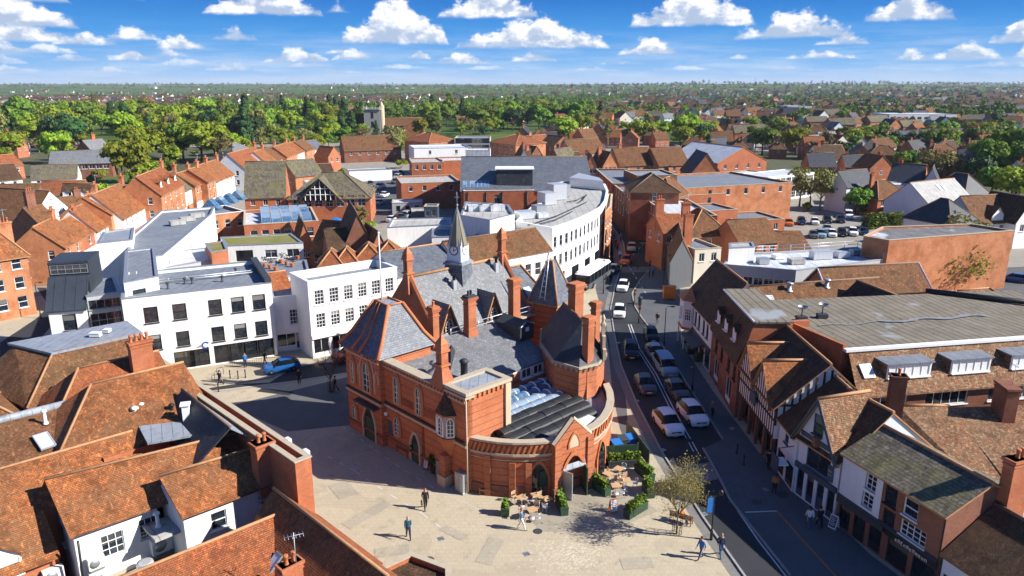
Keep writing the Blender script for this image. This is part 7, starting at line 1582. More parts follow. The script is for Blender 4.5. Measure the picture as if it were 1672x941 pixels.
# road in front of the white terrace and a painted shadow strip
sheet('road', pz([(372,664),(420,652),(575,614),(577,694),(470,705)]), .0125, 'tar2'); r1 = pz([(180,690),(330,640),(480,622),(575,607),(575,578),(560,590),(480,600),(440,625),(380,628),(240,650),(120,690)]); sheet('road', r1, .016, 'tar')  # first sheet: dark asphalt over the paving, painted in for the hall's shadow
sheet('road', pz([(0,560),(60,520),(80,500),(60,470),(75,470),(95,520),(60,560),(0,600)]), .014, 'tar')
strip(pz([(330,643),(480,625),(575,609)]), .22, .03, 'kerb', 'kerb_line'); kerb(pz([(330,622),(380,627),(440,618),(470,602),(480,600),(560,590)]))
sheet('square', pz([(375,660),(574,618),(580,700),(770,812),(512,790)]), .0105, 'pave')
strip(pz([(560,697),(612,735),(660,768),(712,800)]), .09, .02, 'line', dash=(.7,1.0)); strip(pz([(535,745),(580,770),(640,810),(690,840),(720,862)]), .09, .02, 'line', dash=(.7,1.0)); strip(pz([(712,800),(760,822),(790,838)]), .05, .02, 'line'); sheet('apron_paving', pz([(855,828),(975,800),(1020,790),(1075,835),(990,870),(880,868)]), .013, 'apron')
for px, py, r in ((611,716,.45),(1277,808,.5),(878,868,.35),(1235,820,.4),(700,915,.4)):
    x, y = at0(px,py); mb = MB(); mb.prism([(x+r*math.cos(k*PI/8),y+r*math.sin(k*PI/8)) for k in range(16)],.014,.0285); tag(obj('manhole_cover', mb, M['char']), None, None, None, 'structure')
M['pale'] = m_flat('worn_pale_paving',(.56,.49,.37),(.49,.42,.31))
mb = MB()
for k in range(420):
    x, y = at0(R.gauss(930,34),R.gauss(905,12)); mb.cbox(x,y,.0135+.00001*k,R.uniform(.12,.3),R.uniform(.05,.1),.002,0,.6)
tag(obj('worn_paving', mb, M['pale']), kind='structure')
# car parks and yards
sheet('car_park', pz([(1262,352),(1400,342),(1440,388),(1300,404),(1255,380)]), .012, 'yard'); sheet('car_park', pz([(1600,440),(1760,430),(1800,520),(1620,510)]), .012, 'tar2'); sheet('car_park', pz([(560,295),(655,282),(720,350),(560,375)]), .012, 'tar2'); sheet('side_street', pz([(130,430),(250,352),(330,318),(420,285),(445,285),(345,325),(262,370),(160,440)]), .012, 'tar2')
sheet('lawn', pz([(130,318),(205,300),(215,285),(125,290)]), .013, 'lawn'); sheet('lawn', pz([(1500,214),(1660,212),(1672,220),(1500,221)]), .013, 'lawn'); sheet('garden', pz([(1000,250),(1900,240),(2200,300),(1900,420),(1400,340),(1290,300),(1000,262)]), .010, 'gard'); sheet('garden', pz([(-700,330),(0,320),(220,300),(520,250),(900,240),(900,236),(-700,250)]), .010, 'gard')

# repairs, drains and cable-trench patches in the surfaces
M['patch'] = tarmac('asphalt_patch',(.035,.035,.038),(.028,.028,.03)); M['patchp'] = paving('relaid_paving',(.40,.35,.26),(.33,.29,.22))
for px, py, w, l, a, mt in ((1066,690,.9,2.6,.35,'patch'),(1120,720,1.2,.8,.4,'patch'),(1045,600,.7,3.5,.25,'patch'),(560,800,1.6,2.6,.6,'patchp'),(640,900,2.4,1.1,.2,'patchp'),(800,900,1.2,3.0,-.3,'patchp'),(1040,920,2.2,1.2,.1,'patchp'),(740,870,.8,2.2,.9,'patchp'),(600,840,1.1,4.2,-.7,'patchp'),(450,640,1.0,4.0,1.3,'patch')):
    x, y = at0(px,py); mb = MB(); mb.cbox(x,y,.0235,w,l,.003,0,a); tag(obj('surface_patch', mb, M[mt]), kind='structure')
for px, py in ((1083,735),(1040,655),(1150,840),(720,880),(860,905),(580,760),(1195,700),(1130,600),(1250,800),(1010,560)):
    x, y = at0(px,py); mb = MB(); mb.cbox(x,y,.026,.45,.45,.004,0,.5); 
    for k in range(4): mb.cbox(x-.15+.1*k,y,.0285,.03,.36,.002,1,.5)
    tag(obj('drain_cover', mb, [M['metal'],M['blk']]), kind='structure')
# ---------------------------------------------------------------- vehicles
def paint(name, c, rough=.3, metal=0.0): return m_plain('paint_'+name, c, rough, metal, .05, .3, .12)
CP_ = {'white':paint('white',(.78,.79,.80)),'black':paint('black',(.012,.013,.016)),'grey':paint('grey',(.09,.10,.11)),'silver':paint('silver',(.45,.48,.50),.35,.3),'lblue':paint('light_blue',(.22,.36,.46)),'blue':paint('blue',(.015,.10,.30)),'dblue':paint('dark_blue',(.01,.025,.06)),'orange':paint('orange',(.65,.13,.01)),'red':paint('red',(.35,.03,.015)),'cream':paint('cream',(.6,.55,.42))}
M['carglass'] = m_plain('car_glass',(.006,.008,.011),.2,0,.1,.2); M['lamp_w'] = m_plain('headlight_glass',(.7,.72,.75),.15); M['lamp_r'] = m_plain('tail_light',(.4,.01,.01),.25); M['rim'] = m_plain('alloy',(.45,.46,.47),.35,.7); M['plate'] = m_plain('number_plate',(.75,.74,.65),.6)
def car_proto(L, W, ST, wheel=.33, wb=(1.35,-1.35), kind='car'):
    bm = bmesh.new(); rings = []
    for x, zb, zbelt, zr, w, wr in ST:
        P_ = [(-w*.93,zb),(-w,zb+(zbelt-zb)*.45),(-w*.95,zbelt),(-wr,zr),(wr,zr),(w*.95,zbelt),(w,zb+(zbelt-zb)*.45),(w*.93,zb)]
        rings.append([bm.verts.new((x,a,b)) for a, b in P_])
    n = len(rings)
    for i in range(n-1):
        r0, r1 = rings[i], rings[i+1]; a, b = ST[i], ST[i+1]
        cab0, cab1 = a[3]-a[2] > .2, b[3]-b[2] > .2
        for j in range(8):
            k = (j+1) % 8; f = bm.faces.new((r0[j],r0[k],r1[k],r1[j])); f.smooth = True
            f.material_index = 1 if ((j in (2,4) and (cab0 or cab1)) or (j == 3 and cab0 != cab1)) else 0
    for r, s in ((rings[0],1),(rings[-1],-1)): f = bm.faces.new(r if s < 0 else r[::-1]); f.smooth = True
    bmesh.ops.recalc_face_normals(bm, faces=bm.faces)
    bmesh.ops.subdivide_edges(bm, edges=bm.edges, cuts=1, smooth=.18, use_grid_fill=True)
    for f in bm.faces: f.smooth = True
    root = thing('parked_car' if kind == 'car' else kind, 'x', 'car')
    for idx, nm, mt in ((0,'body',CP_['white']),(1,'windows',M['carglass'])):
        b2 = bm.copy(); bmesh.ops.delete(b2, geom=[f for f in b2.faces if f.material_index != idx], context='FACES')
        if idx == 1:
            for v in b2.verts: v.co.y *= 1.004; v.co.z += .003
        me = bpy.data.meshes.new(nm); b2.to_mesh(me); b2.free(); me.materials.append(mt)
        for p_ in me.polygons: p_.material_index = 0
        link(nm, me, root)
    bm.free(); T = Matrix.Rotation(PI/2,4,'X')
    tm = MB(); tm.lathe([(wheel*.62,-.11),(wheel*.94,-.11),(wheel,-.07),(wheel,.07),(wheel*.94,.11),(wheel*.62,.11)],16,0,(0,0,0),T); td = tm.data('tyre', M['rubber'],(0,0,0),False)
    rm = MB(); rm.lathe([(.05,-.115),(wheel*.6,-.10),(wheel*.64,-.06),(wheel*.64,.06),(wheel*.6,.10),(.05,.115)],12,0,(0,0,0),T); rd = rm.data('rim', M['rim'],(0,0,0),False)
    for x in wb:
        for s in (-1,1): w_ = link('wheel', td, root, (x,s*(W/2-.1),wheel)); link('rim', rd, w_)
    x0, z0 = ST[1][0], ST[1][2]; hx = ST[0][0]
    for s in (-1,1):
        mb = MB(); mb.ball((hx-.16,s*W*.36,z0-.17),.17,0,8,5,(.9,1.1,.62)); link('headlight', mb.data('headlight',M['lamp_w'],(0,0,0),False), root)
        mb = MB(); mb.ball((ST[-1][0]+.13,s*W*.37,ST[-2][2]-.15),.16,0,8,5,(.8,.8,1.1)); link('tail_light', mb.data('tail_light',M['lamp_r'],(0,0,0),False), root)
        mb = MB(); mb.ball((ST[2][0]-.2,s*(W/2+.06),ST[2][2]+.06),.1,0,8,5,(.8,1.2,.8)); link('mirror', mb.data('mirror',M['blk'],(0,0,0),False), root)
    mb = MB(); mb.box(hx-.03,hx+.025,-.26,.26,.42,.54); mb.box(ST[-1][0]-.025,ST[-1][0]+.03,-.26,.26,.6,.72); link('number_plate', mb.data('number_plate',M['plate'],(0,0,0),False), root)
    mb = MB(); mb.box(hx-.12,hx-.02+.03,-.48,.48,.56,.72); mb.box(hx-.15,hx+.0,-.7,.7,.28,.40); link('grille', mb.data('grille',M['blk'],(0,0,0),False), root)
    return root
SUV = car_proto(4.5,1.84,[(2.25,.34,.72,.74,.74,.55),(2.08,.24,.92,.95,.88,.66),(1.15,.22,1.02,1.06,.92,.70),(.38,.22,1.05,1.60,.92,.64),(-1.35,.22,1.08,1.62,.92,.63),(-1.98,.26,1.08,1.18,.90,.70),(-2.25,.36,.92,.98,.80,.6)],.36,(1.38,-1.36))
HAT = car_proto(4.1,1.74,[(2.05,.30,.66,.68,.70,.5),(1.9,.20,.82,.86,.84,.62),(1.0,.18,.93,.97,.87,.66),(.2,.18,.95,1.44,.87,.60),(-1.2,.18,.98,1.45,.87,.58),(-1.85,.22,.98,1.06,.85,.64),(-2.05,.32,.84,.9,.76,.56)],.31,(1.25,-1.25))
VAN = car_proto(4.8,1.9,[(2.4,.34,.80,.84,.78,.6),(2.25,.24,1.0,1.05,.92,.7),(1.6,.22,1.12,1.2,.94,.76),(.9,.22,1.16,1.82,.94,.74),(-2.1,.22,1.18,1.84,.94,.74),(-2.36,.3,1.16,1.3,.92,.74),(-2.42,.36,1.0,1.05,.88,.7)],.35,(1.5,-1.5))
car_used = set()
def car(pr, col, px, py, hx, hy, label, name='parked_car', group=None, z=.02):
    """(hx, hy): photo pixel the bonnet points towards"""
    x, y = at0(px,py); x2, y2 = at0(hx,hy); a = math.atan2(y2-y,x2-x)
    if pr not in car_used and False: pass
    o = dup(pr,(x,y,z),a,label,None,{'paint_white':CP_[col]} if col != 'white' else None); o.name = name
    if group: o['group'] = group
    return o
for args in ((SUV,'white',1090,700,1108,722,'white crossover car at the head of the left lane','moving_car'),(SUV,'white',1130,685,1148,705,'white hatchback parked at the near end of the right lane','parked_car'),(HAT,'grey',1105,645,1119,662,'dark grey estate car parked behind the white hatchback','parked_car'),
 (VAN,'lblue',1086,607,1098,624,'pale blue people carrier parked in the right lane','parked_car'),(HAT,'silver',1070,583,1080,596,'silver blue hatchback behind the pale blue people carrier','parked_car'),(HAT,'black',1063,554,1070,570,'black hatchback at the far end of the parked lane','parked_car'),(SUV,'black',1030,580,1034,602,'black car in the left lane beside the hall tower','moving_car'),(HAT,'grey',1053,636,1064,655,'charcoal hatchback following the white crossover','moving_car'),
 (HAT,'white',1011,515,1010,532,'white car crossing the paved strip','moving_car'),(HAT,'white',1017,473,1011,488,'white car coming out of the bend','moving_car'),(SUV,'cream',1031,409,1031,402,'pale gold car driving away up the bend','moving_car'),(HAT,'orange',1022,430,1016,441,'bright orange car in the bend','moving_car'),
 (HAT,'blue',460,606,436,610,'blue hatchback stopped before the white link shop','moving_car'),(HAT,'red',570,586,540,596,'dark red car half hidden by the hall','parked_car'),(HAT,'blue',1655,460,1625,456,'dark blue car parked by the big brick wall','parked_car'),(HAT,'grey',1000,446,985,456,'dark car behind the bus','moving_car')): car(*args)
i = 0
for px, py, col, pr, lab in ((1268,368,'white',HAT,'white car left of the orange one'),(1288,368,'orange',HAT,'orange car in the car park back row'),(1308,366,'dblue',SUV,'dark blue car right of the orange one'),(1330,366,'white',HAT,'white saloon in the middle of the back row'),(1350,364,'black',SUV,'black car right of the white saloon'),(1372,363,'dblue',SUV,'dark car at the end of the back row'),(1385,356,'white',VAN,'white van behind the back row'),
 (1328,388,'grey',HAT,'grey car at the left of the front row'),(1340,387,'lblue',SUV,'pale blue car in the front row'),(1358,386,'white',HAT,'white car in the front row centre'),(1374,385,'black',SUV,'black car in the front row centre'),(1392,384,'white',SUV,'white car right of the black one in the front row'),(1410,383,'dblue',HAT,'dark car at the right of the front row'),(1350,378,'silver',HAT,'silver car between the rows')): car(pr,col,px,py,px+8,py+14,lab,'parked_car','cars in the car park'); i += 1
k = 0
for px, py in ((590,306),(605,304),(622,308),(612,318),(628,322),(605,330),(620,334),(645,300),(650,292),(655,285),(580,312),(598,340),(640,362),(655,360),(666,356),(150,338),(215,350),(1512,470),(530,296),(545,293)):
    car((HAT,SUV,VAN)[k%3],('white','grey','silver','dblue','white','black')[k%6],px,py,px+9,py+(6 if k%2 else -4),('white','grey','silver','dark blue','white','black')[k%6]+' car standing in the yards behind the terraces','parked_car','cars in the rear yards'); k += 1
for o in (SUV,HAT,VAN):
    for c in list(o.children_recursive): bpy.data.objects.remove(c)
    bpy.data.objects.remove(o)
# bus
bx, by = at0(968,462); b2x, b2y = at0(1000,440); ba = math.atan2(b2y-by,b2x-bx)+PI; bus = thing('bus','white roofed single deck bus standing before the curved white block','bus',(bx,by,.02),ba)
def bl(name, mb, m): return link(name, mb.data(name, m if isinstance(m,list) else [m],(0,0,0),False), bus)
mb = MB(); mb.prism([(-5.4,-1.25),(5.3,-1.25),(5.5,-.9),(5.5,.9),(5.3,1.25),(-5.4,1.25)],.35,1.15); bl('body',mb,CP_['grey']); mb = MB(); mb.prism([(-5.4,-1.24),(5.28,-1.24),(5.45,-.9),(5.45,.9),(5.28,1.24),(-5.4,1.24)],1.152,2.55); bl('windows',mb,M['carglass'])
mb = MB(); mb.frus([(-5.4,-1.25),(5.3,-1.25),(5.45,-.9),(5.45,.9),(5.3,1.25),(-5.4,1.25)],2.552,[(-5.2,-1.0),(5.0,-1.0),(5.1,-.8),(5.1,.8),(5.0,1.0),(-5.2,1.0)],2.95); bl('roof',mb,CP_['white'])
for x in (-4.2,-2.4,-.6,1.2,3.0,4.6):
    for s in (-1,1): mb = MB(); mb.box(x-.06,x+.06,s*1.25-.02,s*1.25+.02,1.16,2.54); bl('window_pillar',mb,CP_['grey'])
for x in (3.3,-3.0):
    for s in (-1,1): mb = MB(); mb.lathe([(.2,-.14),(.48,-.14),(.5,0),(.48,.14),(.2,.14)],14,0,(0,0,0),Matrix.Translation((x,s*1.15,.5))@Matrix.Rotation(PI/2,4,'X')); bl('wheel',mb,M['rubber'])
for s in (-1,1): mb = MB(); mb.ball((5.47,s*.85,.75),.16,0,8,5,(.4,1,.8)); bl('headlight',mb,M['lamp_w'])
mb = MB(); mb.box(5.4,5.49,-.7,.7,2.2,2.5); bl('destination_board',mb,M['blk'])
# ---------------------------------------------------------------- people
def person_mesh(pose, seed=0):
    sit = pose == 'sit'; st = {'walk':.32,'walkb':-.30,'stand':.05,'sit':0}[pose]; hz = .52 if sit else .93
    if sit: legs = [((.10,0,hz),(.12,.42,hz+.02),(.12,.46,.08),(.12,.62,.05)),((-.10,0,hz),(-.12,.42,hz+.02),(-.12,.44,.08),(-.12,.6,.05))]
    else: legs = [((.09,0,hz),(.10,st*.55+.05,.50),(.10,st,.09),(.10,st+.17,.04)),((-.09,0,hz),(-.10,-st*.35+.06,.50),(-.10,-st,.10),(-.10,-st+.16,.04))]
    sh = hz+.50; A = .22
    arms = [((.19,0,sh),(.235,-st*.35-.03,sh-.29),(.215,-st*.6+.06,sh-.53)),((-.19,0,sh),(-.235,st*.35-.03,sh-.29),(-.215,st*.6+.06,sh-.53))]
    if sit: arms = [((.19,0,sh),(.25,.06,sh-.28),(.16,.30,sh-.36)),((-.19,0,sh),(-.25,.06,sh-.28),(-.16,.30,sh-.36))]
    V = [(0,0,hz+.02),(0,.0,hz+.25),(0,.01,sh-.02),(0,.015,sh+.10),(0,.03,sh+.19),(0,.03,sh+.30)]; Rr = [(.155,.115),(.145,.10),(.165,.10),(.055,.055),(.088,.10),(.075,.088)]; E = [(0,1),(1,2),(2,3),(3,4),(4,5)]
    for s, lg in enumerate(legs):
        i = len(V); V += list(lg); Rr += [(.095,.10),(.065,.07),(.042,.045),(.034,.04)]; E += [(0,i),(i,i+1),(i+1,i+2),(i+2,i+3)]
    hands = []
    for ar in arms:
        i = len(V); V += list(ar); Rr += [(.065,.065),(.045,.048),(.033,.036)]; E += [(2,i),(i,i+1),(i+1,i+2)]; hands.append(ar)
    me = bpy.data.meshes.new('p'); me.from_pydata(V,E,[]); o = bpy.data.objects.new('p',me); COL.objects.link(o); sk = o.modifiers.new('s','SKIN'); sk.use_smooth_shade = True; ss = o.modifiers.new('u','SUBSURF'); ss.levels = 1
    for i, r in enumerate(Rr): me.skin_vertices[0].data[i].radius = (r[0]*1.18, r[1]*1.22)
    me.skin_vertices[0].data[0].use_root = True
    dg = bpy.context.evaluated_depsgraph_get(); bo = bpy.data.meshes.new_from_object(o.evaluated_get(dg)); bpy.data.objects.remove(o)
    mb = MB(); vs = [tuple(v.co) for v in bo.vertices]
    for p_ in bo.polygons:
        c = p_.center; arm = min(abs(c.x-.235),abs(c.x+.235)) < .085 and abs(c.x) > .17
        if c.z > sh+.055: m_ = 0
        elif arm and c.z < sh-.47: m_ = 0
        elif sit and abs(c.y) > .24 and c.z > hz+.10 and abs(c.x) < .25: m_ = 0
        elif c.z < .10: m_ = 3
        elif (c.z < hz+.03 and not (arm and not sit and abs(c.x) > .19 and c.z > .55)) or (sit and c.y > .14 and c.z < hz+.11): m_ = 2
        else: m_ = 1
        mb.f.append(tuple(p_.vertices)); mb.m.append(m_); mb.sm.append(True)
    mb.v = vs
    # palms, five unequal fingers each, and the face
    for s, ar in zip((1,-1),hands):
        w = Vector(ar[2]); d = (w-Vector(ar[1])).normalized(); sx = Vector((0,1,0)); pc_ = w+d*.05; T = Matrix.Translation(pc_); mb.ball(pc_,.045,0,6,5,(.55,.9,1.05))
        for k, ln in enumerate((.075,.085,.08,.062)):
            b0 = pc_+d*.035+sx*((k-1.5)*.02); b1 = b0+d*ln*.6; mb.tube([b0,b1,b1+d*ln*.35+Vector((-s*.02,0,0))],.010,5,0,r1=.007)
        t0 = pc_+sx*.035; mb.tube([t0,t0+sx*.03+d*.03,t0+sx*.035+d*.065],.011,5,0,r1=.008)
    hc = Vector((0,.03,sh+.235)); mb.ball(hc,.105,0,12,10,(.82,.95,1.22)); mb.ball(hc+Vector((0,.105,-.012)),.018,0,6,5,(.8,1,1.4))
    for s in (-1,1): mb.ball(hc+Vector((s*.036,.088,.022)),.014,3,6,4,(1.2,.6,.8)); mb.ball(hc+Vector((s*.088,.0,.0)),.024,0,6,5,(.4,.8,1.2))
    mb.ball(hc+Vector((0,.094,-.052)),.018,4,6,4,(1.5,.5,.5))
    return mb, hc
PM = {k: person_mesh(k) for k in ('walk','walkb','stand','sit')}
M['skin'] = m_plain('skin',(.45,.26,.18),.6,0,.1); M['skind'] = m_plain('dark_skin',(.13,.07,.045),.6,0,.1); M['lip'] = m_plain('lips',(.35,.12,.10),.6)
CLO = {}
def cloth(n, c):
    if n not in CLO: CLO[n] = m_plain('cloth_'+n,c,.85,0,.35)
    return CLO[n]
C_ = {'black':(.015,.015,.018),'navy':(.015,.025,.06),'teal':(.015,.08,.13),'blue':(.03,.16,.42),'jeans':(.05,.10,.20),'white':(.75,.74,.72),'orange':(.55,.18,.04),'grey':(.16,.16,.17),'red':(.4,.03,.03),'tan':(.35,.24,.13),'denim':(.10,.17,.28)}
H_ = {'brown':(.06,.03,.015),'red':(.30,.08,.02),'black':(.012,.01,.01),'grey':(.3,.29,.28),'blond':(.36,.24,.10)}
PD = {}
def person(pose, px, py, tx, ty, top, leg, hair, label, bag=None, skin='skin', long=False, z=.022, s=1.0):
    key = (pose,top,leg,skin); mb, hc = PM[pose]
    if key not in PD: PD[key] = mb.data('person',[M[skin],cloth(top,C_[top]),cloth(leg,C_[leg]),cloth('shoe',(.02,.02,.02)),M['lip']],(0,0,0),False)
    x, y = at0(px,py); x2, y2 = at0(tx,ty); a = math.atan2(y2-y,x2-x)-PI/2
    o = link('person', PD[key], None, (x,y,z), a); o.scale = (s,s,s); tag(o, label, 'person')
    h = MB(); h.ball(hc+Vector((0,-.012,.03)),.112,0,12,8,(.86,.98,1.12)); h.v = [(v[0],v[1] if not (v[1] > hc.y+.06 and v[2] < hc.z+.07) else hc.y+.045,v[2]) for v in h.v]
    if long: h.ball(hc+Vector((0,-.06,-.10)),.10,0,10,8,(.95,.6,1.5))
    link('hair', h.data('hair', cloth('hair_'+hair,H_[hair]),(0,0,0),False), o)
    if bag: # carried bag stays a thing of its own
        c, sn = math.cos(a), math.sin(a); g = MB(); ox, oy = (.30,.02) if bag == 'hand' else (0,-.2); zz = .55 if bag == 'hand' else 1.28
        g.cbox(0,0,0,.12 if bag == 'hand' else .30,.28 if bag == 'hand' else .16,.30 if bag == 'hand' else .42)
        if bag == 'hand': g.tube([(0,-.08,.15),(0,-.04,.27),(0,.04,.27),(0,.08,.15)],.012,5)
        tag(link('bag', g.data('bag',cloth('bag',(.12,.07,.03)),(0,0,0),False), None, (x+ox*c-oy*sn,y+ox*sn+oy*c,z+zz), a), ('brown handbag carried by the '+hair+' haired walker' if bag == 'hand' else 'small backpack on the walker by the parked cars'),'bag')
    return o
for a in (('walk',695,831,700,850,'black','black','red','woman like walker in black coat crossing the sunny square','hand','skin',True),('walkb',667,879,672,900,'teal','navy','grey','walker in a teal jacket alone on the sunny square'),('walk',851,865,880,868,'denim','white','red','walker in denim jacket and white trousers beside the café tables',None,'skin',True),
 ('walkb',1144,913,1130,918,'blue','jeans','brown','walker in a bright blue hooded top near the lamp post'),('walk',1176,908,1190,935,'navy','jeans','blond','walker in a navy jacket stepping off the kerb'),('stand',1264,806,1262,830,'orange','black','black','walker in an orange top on the shaded pavement',None,'skind'),('walk',1254,766,1245,745,'black','black','black','dark dressed walker before the low cottage'),
 ('walk',1320,862,1305,840,'white','jeans','brown','walker in white top and jeans near the notice board',None,'skin',True),('walkb',1337,862,1325,842,'black','black','black','walker all in black beside the white topped one'),('walk',1163,680,1170,700,'grey','black','brown','walker with a backpack beside the parked cars','back'),('walk',548,640,560,636,'black','black','black','walker in black passing the bare tree'),
 ('stand',489,627,489,640,'black','black','brown','man in a black coat standing in the side street'),('walkb',433,596,420,600,'black','grey','black','walker in black before the office shopfront'),('stand',401,600,405,610,'blue','navy','brown','walker in blue by the cycle rails'),('walk',360,630,370,625,'navy','black','black','dark dressed walker near the bollards'),
 ('walk',1073,530,1074,545,'black','grey','black','walker in black on the wide shaded pavement'),('walk',1008,408,1000,400,'red','black','brown','walker in red by the curved white shops'),('walkb',1005,404,1003,412,'black','black','black','walker in black by the curved white shops'),('stand',1012,424,1010,430,'white','jeans','blond','walker in white by the curved white shops'),('walk',990,440,985,450,'navy','black','brown','walker in navy beside the bus shelter'),('walk',1066,452,1066,460,'blue','navy','brown','walker in blue at the far crossing'),
 ('sit',1112,853,1130,860,'orange','jeans','brown','seated figure in orange on the bench behind the young tree',None,'skin',False,.0),('walk',1013,395,1018,405,'grey','black','brown','walker in grey at the street corner'),('walkb',983,446,975,455,'black','jeans','black','walker in black and jeans by the bus')): person(*a)
# ---------------------------------------------------------------- street and café furniture
def put(name, label, cat, px, py, rot=0.0, group=None, z=.022, xy=None): x, y = xy or at0(px,py); return thing(name, label, cat, (x,y,z), rot, group)
def pl(name, mb, m, par): return link(name, mb.data(name, m if isinstance(m,list) else [m],(0,0,0),True), par)
def leafy(cx, cy, z, rx, ry, h, n, mat, seed, size=.12):
    rg = np.random.default_rng(seed); p = np.stack([cx+rg.uniform(-rx,rx,n),cy+rg.uniform(-ry,ry,n),z+h*rg.random(n)**.8*(.6+.4*np.sin(rg.random(n)*9))],1); return quads_mesh('foliage', p, size, [M[mat]], np.tile([0,0,.6],(n,1)), seed)
M['leaf_p'] = m_leaf('planter_leaf',((.06,.12,.015),(.13,.20,.02),(.24,.28,.03)),.7,.25,2.0)
for i, (px, py, L, rot, m_, lab, h) in enumerate(((825,840,.8,1.5,'dgreen','small square dark green planter left of the café tables',.75),(917,832,1.9,1.75,'dgreen','narrow green planter left of the hall entrance',.9),(977,800,2.4,2.15,'dgreen','long green planter right of the hall entrance',.8),(1038,838,2.3,.75,'dgreen','slatted green planter nearest the young tree',.8),(1052,778,2.2,2.0,'dgreen','dark planter at the right end of the café terrace',.8),(1058,806,1.6,1.7,'dgreen','bushy planter beside the young tree crown',.9),(1020,762,3.0,.12,'char','long grey planter in front of the timber screen',.9))):
    t = put('planter', lab, 'planter', px, py, rot, 'planters round the café terrace'); mb = MB(); mb.box(-L/2,L/2,-.3,.3,0,.62); mb.box(-L/2-.03,L/2+.03,-.33,.33,.58,.68)
    for k in range(int(L/.22)): mb.box(-L/2+.02+k*.22,-L/2+.06+k*.22,-.315,-.302,.03,.56)
    pl('box', mb, M[m_], t); link('foliage', leafy(0,0,.66,L/2-.1,.22,h*.8,int(260*L),'leaf_p',100+i), t)
t = put('timber_screen','weathered green timber screen beside the hall','fence',1000,757,.12); mb = MB(); mb.box(-2.2,2.2,-.04,.04,.05,1.7)
for k in range(22): mb.box(-2.2+k*.2,-2.06+k*.2,-.065,-.042,.05,1.72)
pl('panel',mb,M['dgreen'],t); 
for s in (-2.2,0,2.2): mb = MB(); mb.box(s-.06,s+.06,-.07,.07,0,1.85); pl('post',mb,M['dgreen'],t)
t = put('timber_screen','side panel of the timber screen along the pavement','fence',1040,735,1.75); mb = MB(); mb.box(-3,3,-.04,.04,.05,1.5); pl('panel',mb,M['dgreen'],t)
for px, py, lab, m_ in ((1006,742,'blue wheeled bin behind the timber screen','blue'),(1016,735,'dark wheeled bin behind the timber screen','char'),(1028,733,'second blue bin near the screen corner','blue')):
    t = put('wheeled_bin',lab,'bin',px,py,.3); mb = MB(); mb.frus([(-.3,-.35),(.3,-.35),(.3,.35),(-.3,.35)],.08,[(-.4,-.45),(.4,-.45),(.4,.45),(-.4,.45)],1.15); pl('body',mb,M[m_],t); mb = MB(); mb.slab([(-.44,-.5,1.2),(.44,-.5,1.2),(.44,.5,1.3),(-.44,.5,1.3)],.07); pl('lid',mb,M[m_],t)
    for s in (-1,1): mb = MB(); mb.lathe([(.12,-.04),(.12,.04)],10,0,(0,0,0),Matrix.Translation((s*.34,.4,.12))@Matrix.Rotation(PI/2,4,'Y')); pl('wheel',mb,M['rubber'],t)
# chairs and tables
ch0 = thing('cafe_chair','x','chair'); mb = MB(); mb.box(-.22,.22,-.21,.21,.43,.47); pl('seat',mb,M['woodp'],ch0); mb = MB()
for z_ in (.62,.72,.82): mb.box(-.22,.22,.2,.23,z_,z_+.07)
pl('backrest',mb,M['woodp'],ch0)
for sx in (-1,1):
    for sy in (-1,1): mb = MB(); mb.tube([(sx*.2,sy*.19,.43),(sx*.23,sy*.22,0)],.016,5); 
    
    for sy in (-1,1): mb = MB(); mb.tube([(sx*.2,sy*.19,.9 if sy > 0 else .44),(sx*.22,sy*.22,0)],.016,5); pl('leg',mb,M['alu'],ch0)
tb0 = thing('cafe_table','x','table'); mb = MB(); mb.box(-.36,.36,-.36,.36,.71,.745); pl('tabletop',mb,M['woodp'],tb0); mb = MB(); mb.tube([(0,0,.03),(0,0,.71)],.03,6); pl('pedestal',mb,M['alu'],tb0); mb = MB(); mb.lathe([(.26,0),(.26,.02),(.05,.05)],12); pl('base',mb,M['alu'],tb0)
ch1 = thing('cafe_chair','x','chair'); mb = MB(); mb.lathe([(.22,.44),(.23,.46),(.2,.48)],10); pl('seat',mb,M['alu'],ch1); mb = MB()
for k in range(5): a = PI*(.1+.8*k/4); mb.tube([(.2*math.cos(a),.2*math.sin(a),.46),(.24*math.cos(a),.24*math.sin(a),.82)],.012,4)
mb.tube([(.24*math.cos(PI*(.05+.9*k/8)),.24*math.sin(PI*(.05+.9*k/8)),.82) for k in range(9)],.016,5); pl('backrest',mb,M['alu'],ch1)
for k in range(4): a = PI/4+PI/2*k; mb = MB(); mb.tube([(.17*math.cos(a),.17*math.sin(a),.44),(.24*math.cos(a),.24*math.sin(a),0)],.014,5); pl('leg',mb,M['alu'],ch1)
wu = set()
def place(src, px, py, rot, lab, grp):
    x, y = at0(px,py)
    if src.name not in wu: wu.add(src.name); o = src; o.location = (x,y,.022); o.rotation_euler = (0,0,rot); o['label'] = lab
    else: o = dup(src,(x,y,.022),rot,lab)
    o['group'] = grp
for i, (px, py, sd) in enumerate(((852,826,'left'),(868,846,'left'),(893,828,'left'),(875,822,'left'),(992,786,'right'),(1010,778,'right'),(1022,797,'right'),(1005,806,'right'))):
    place(tb0,px,py,R.random(),'square pale wood table on the %s café terrace of the hall' % sd,'café tables before the hall')
    for k in range(3 if i % 2 else 2):
        a = R.random()*.6+k*2.1+i; x, y = at0(px,py); x += .75*math.cos(a); y += .75*math.sin(a); src = ch0 if (i+k) % 3 else ch1
        if src.name not in wu: wu.add(src.name); o = src; o.location = (x,y,.022); o.rotation_euler = (0,0,a-PI/2)
        else: o = dup(src,(x,y,.022),a-PI/2)
        o['label'] = ('pale wood café chair' if src is ch0 else 'round metal café chair')+' on the %s terrace of the hall' % sd; o['group'] = 'café chairs before the hall'
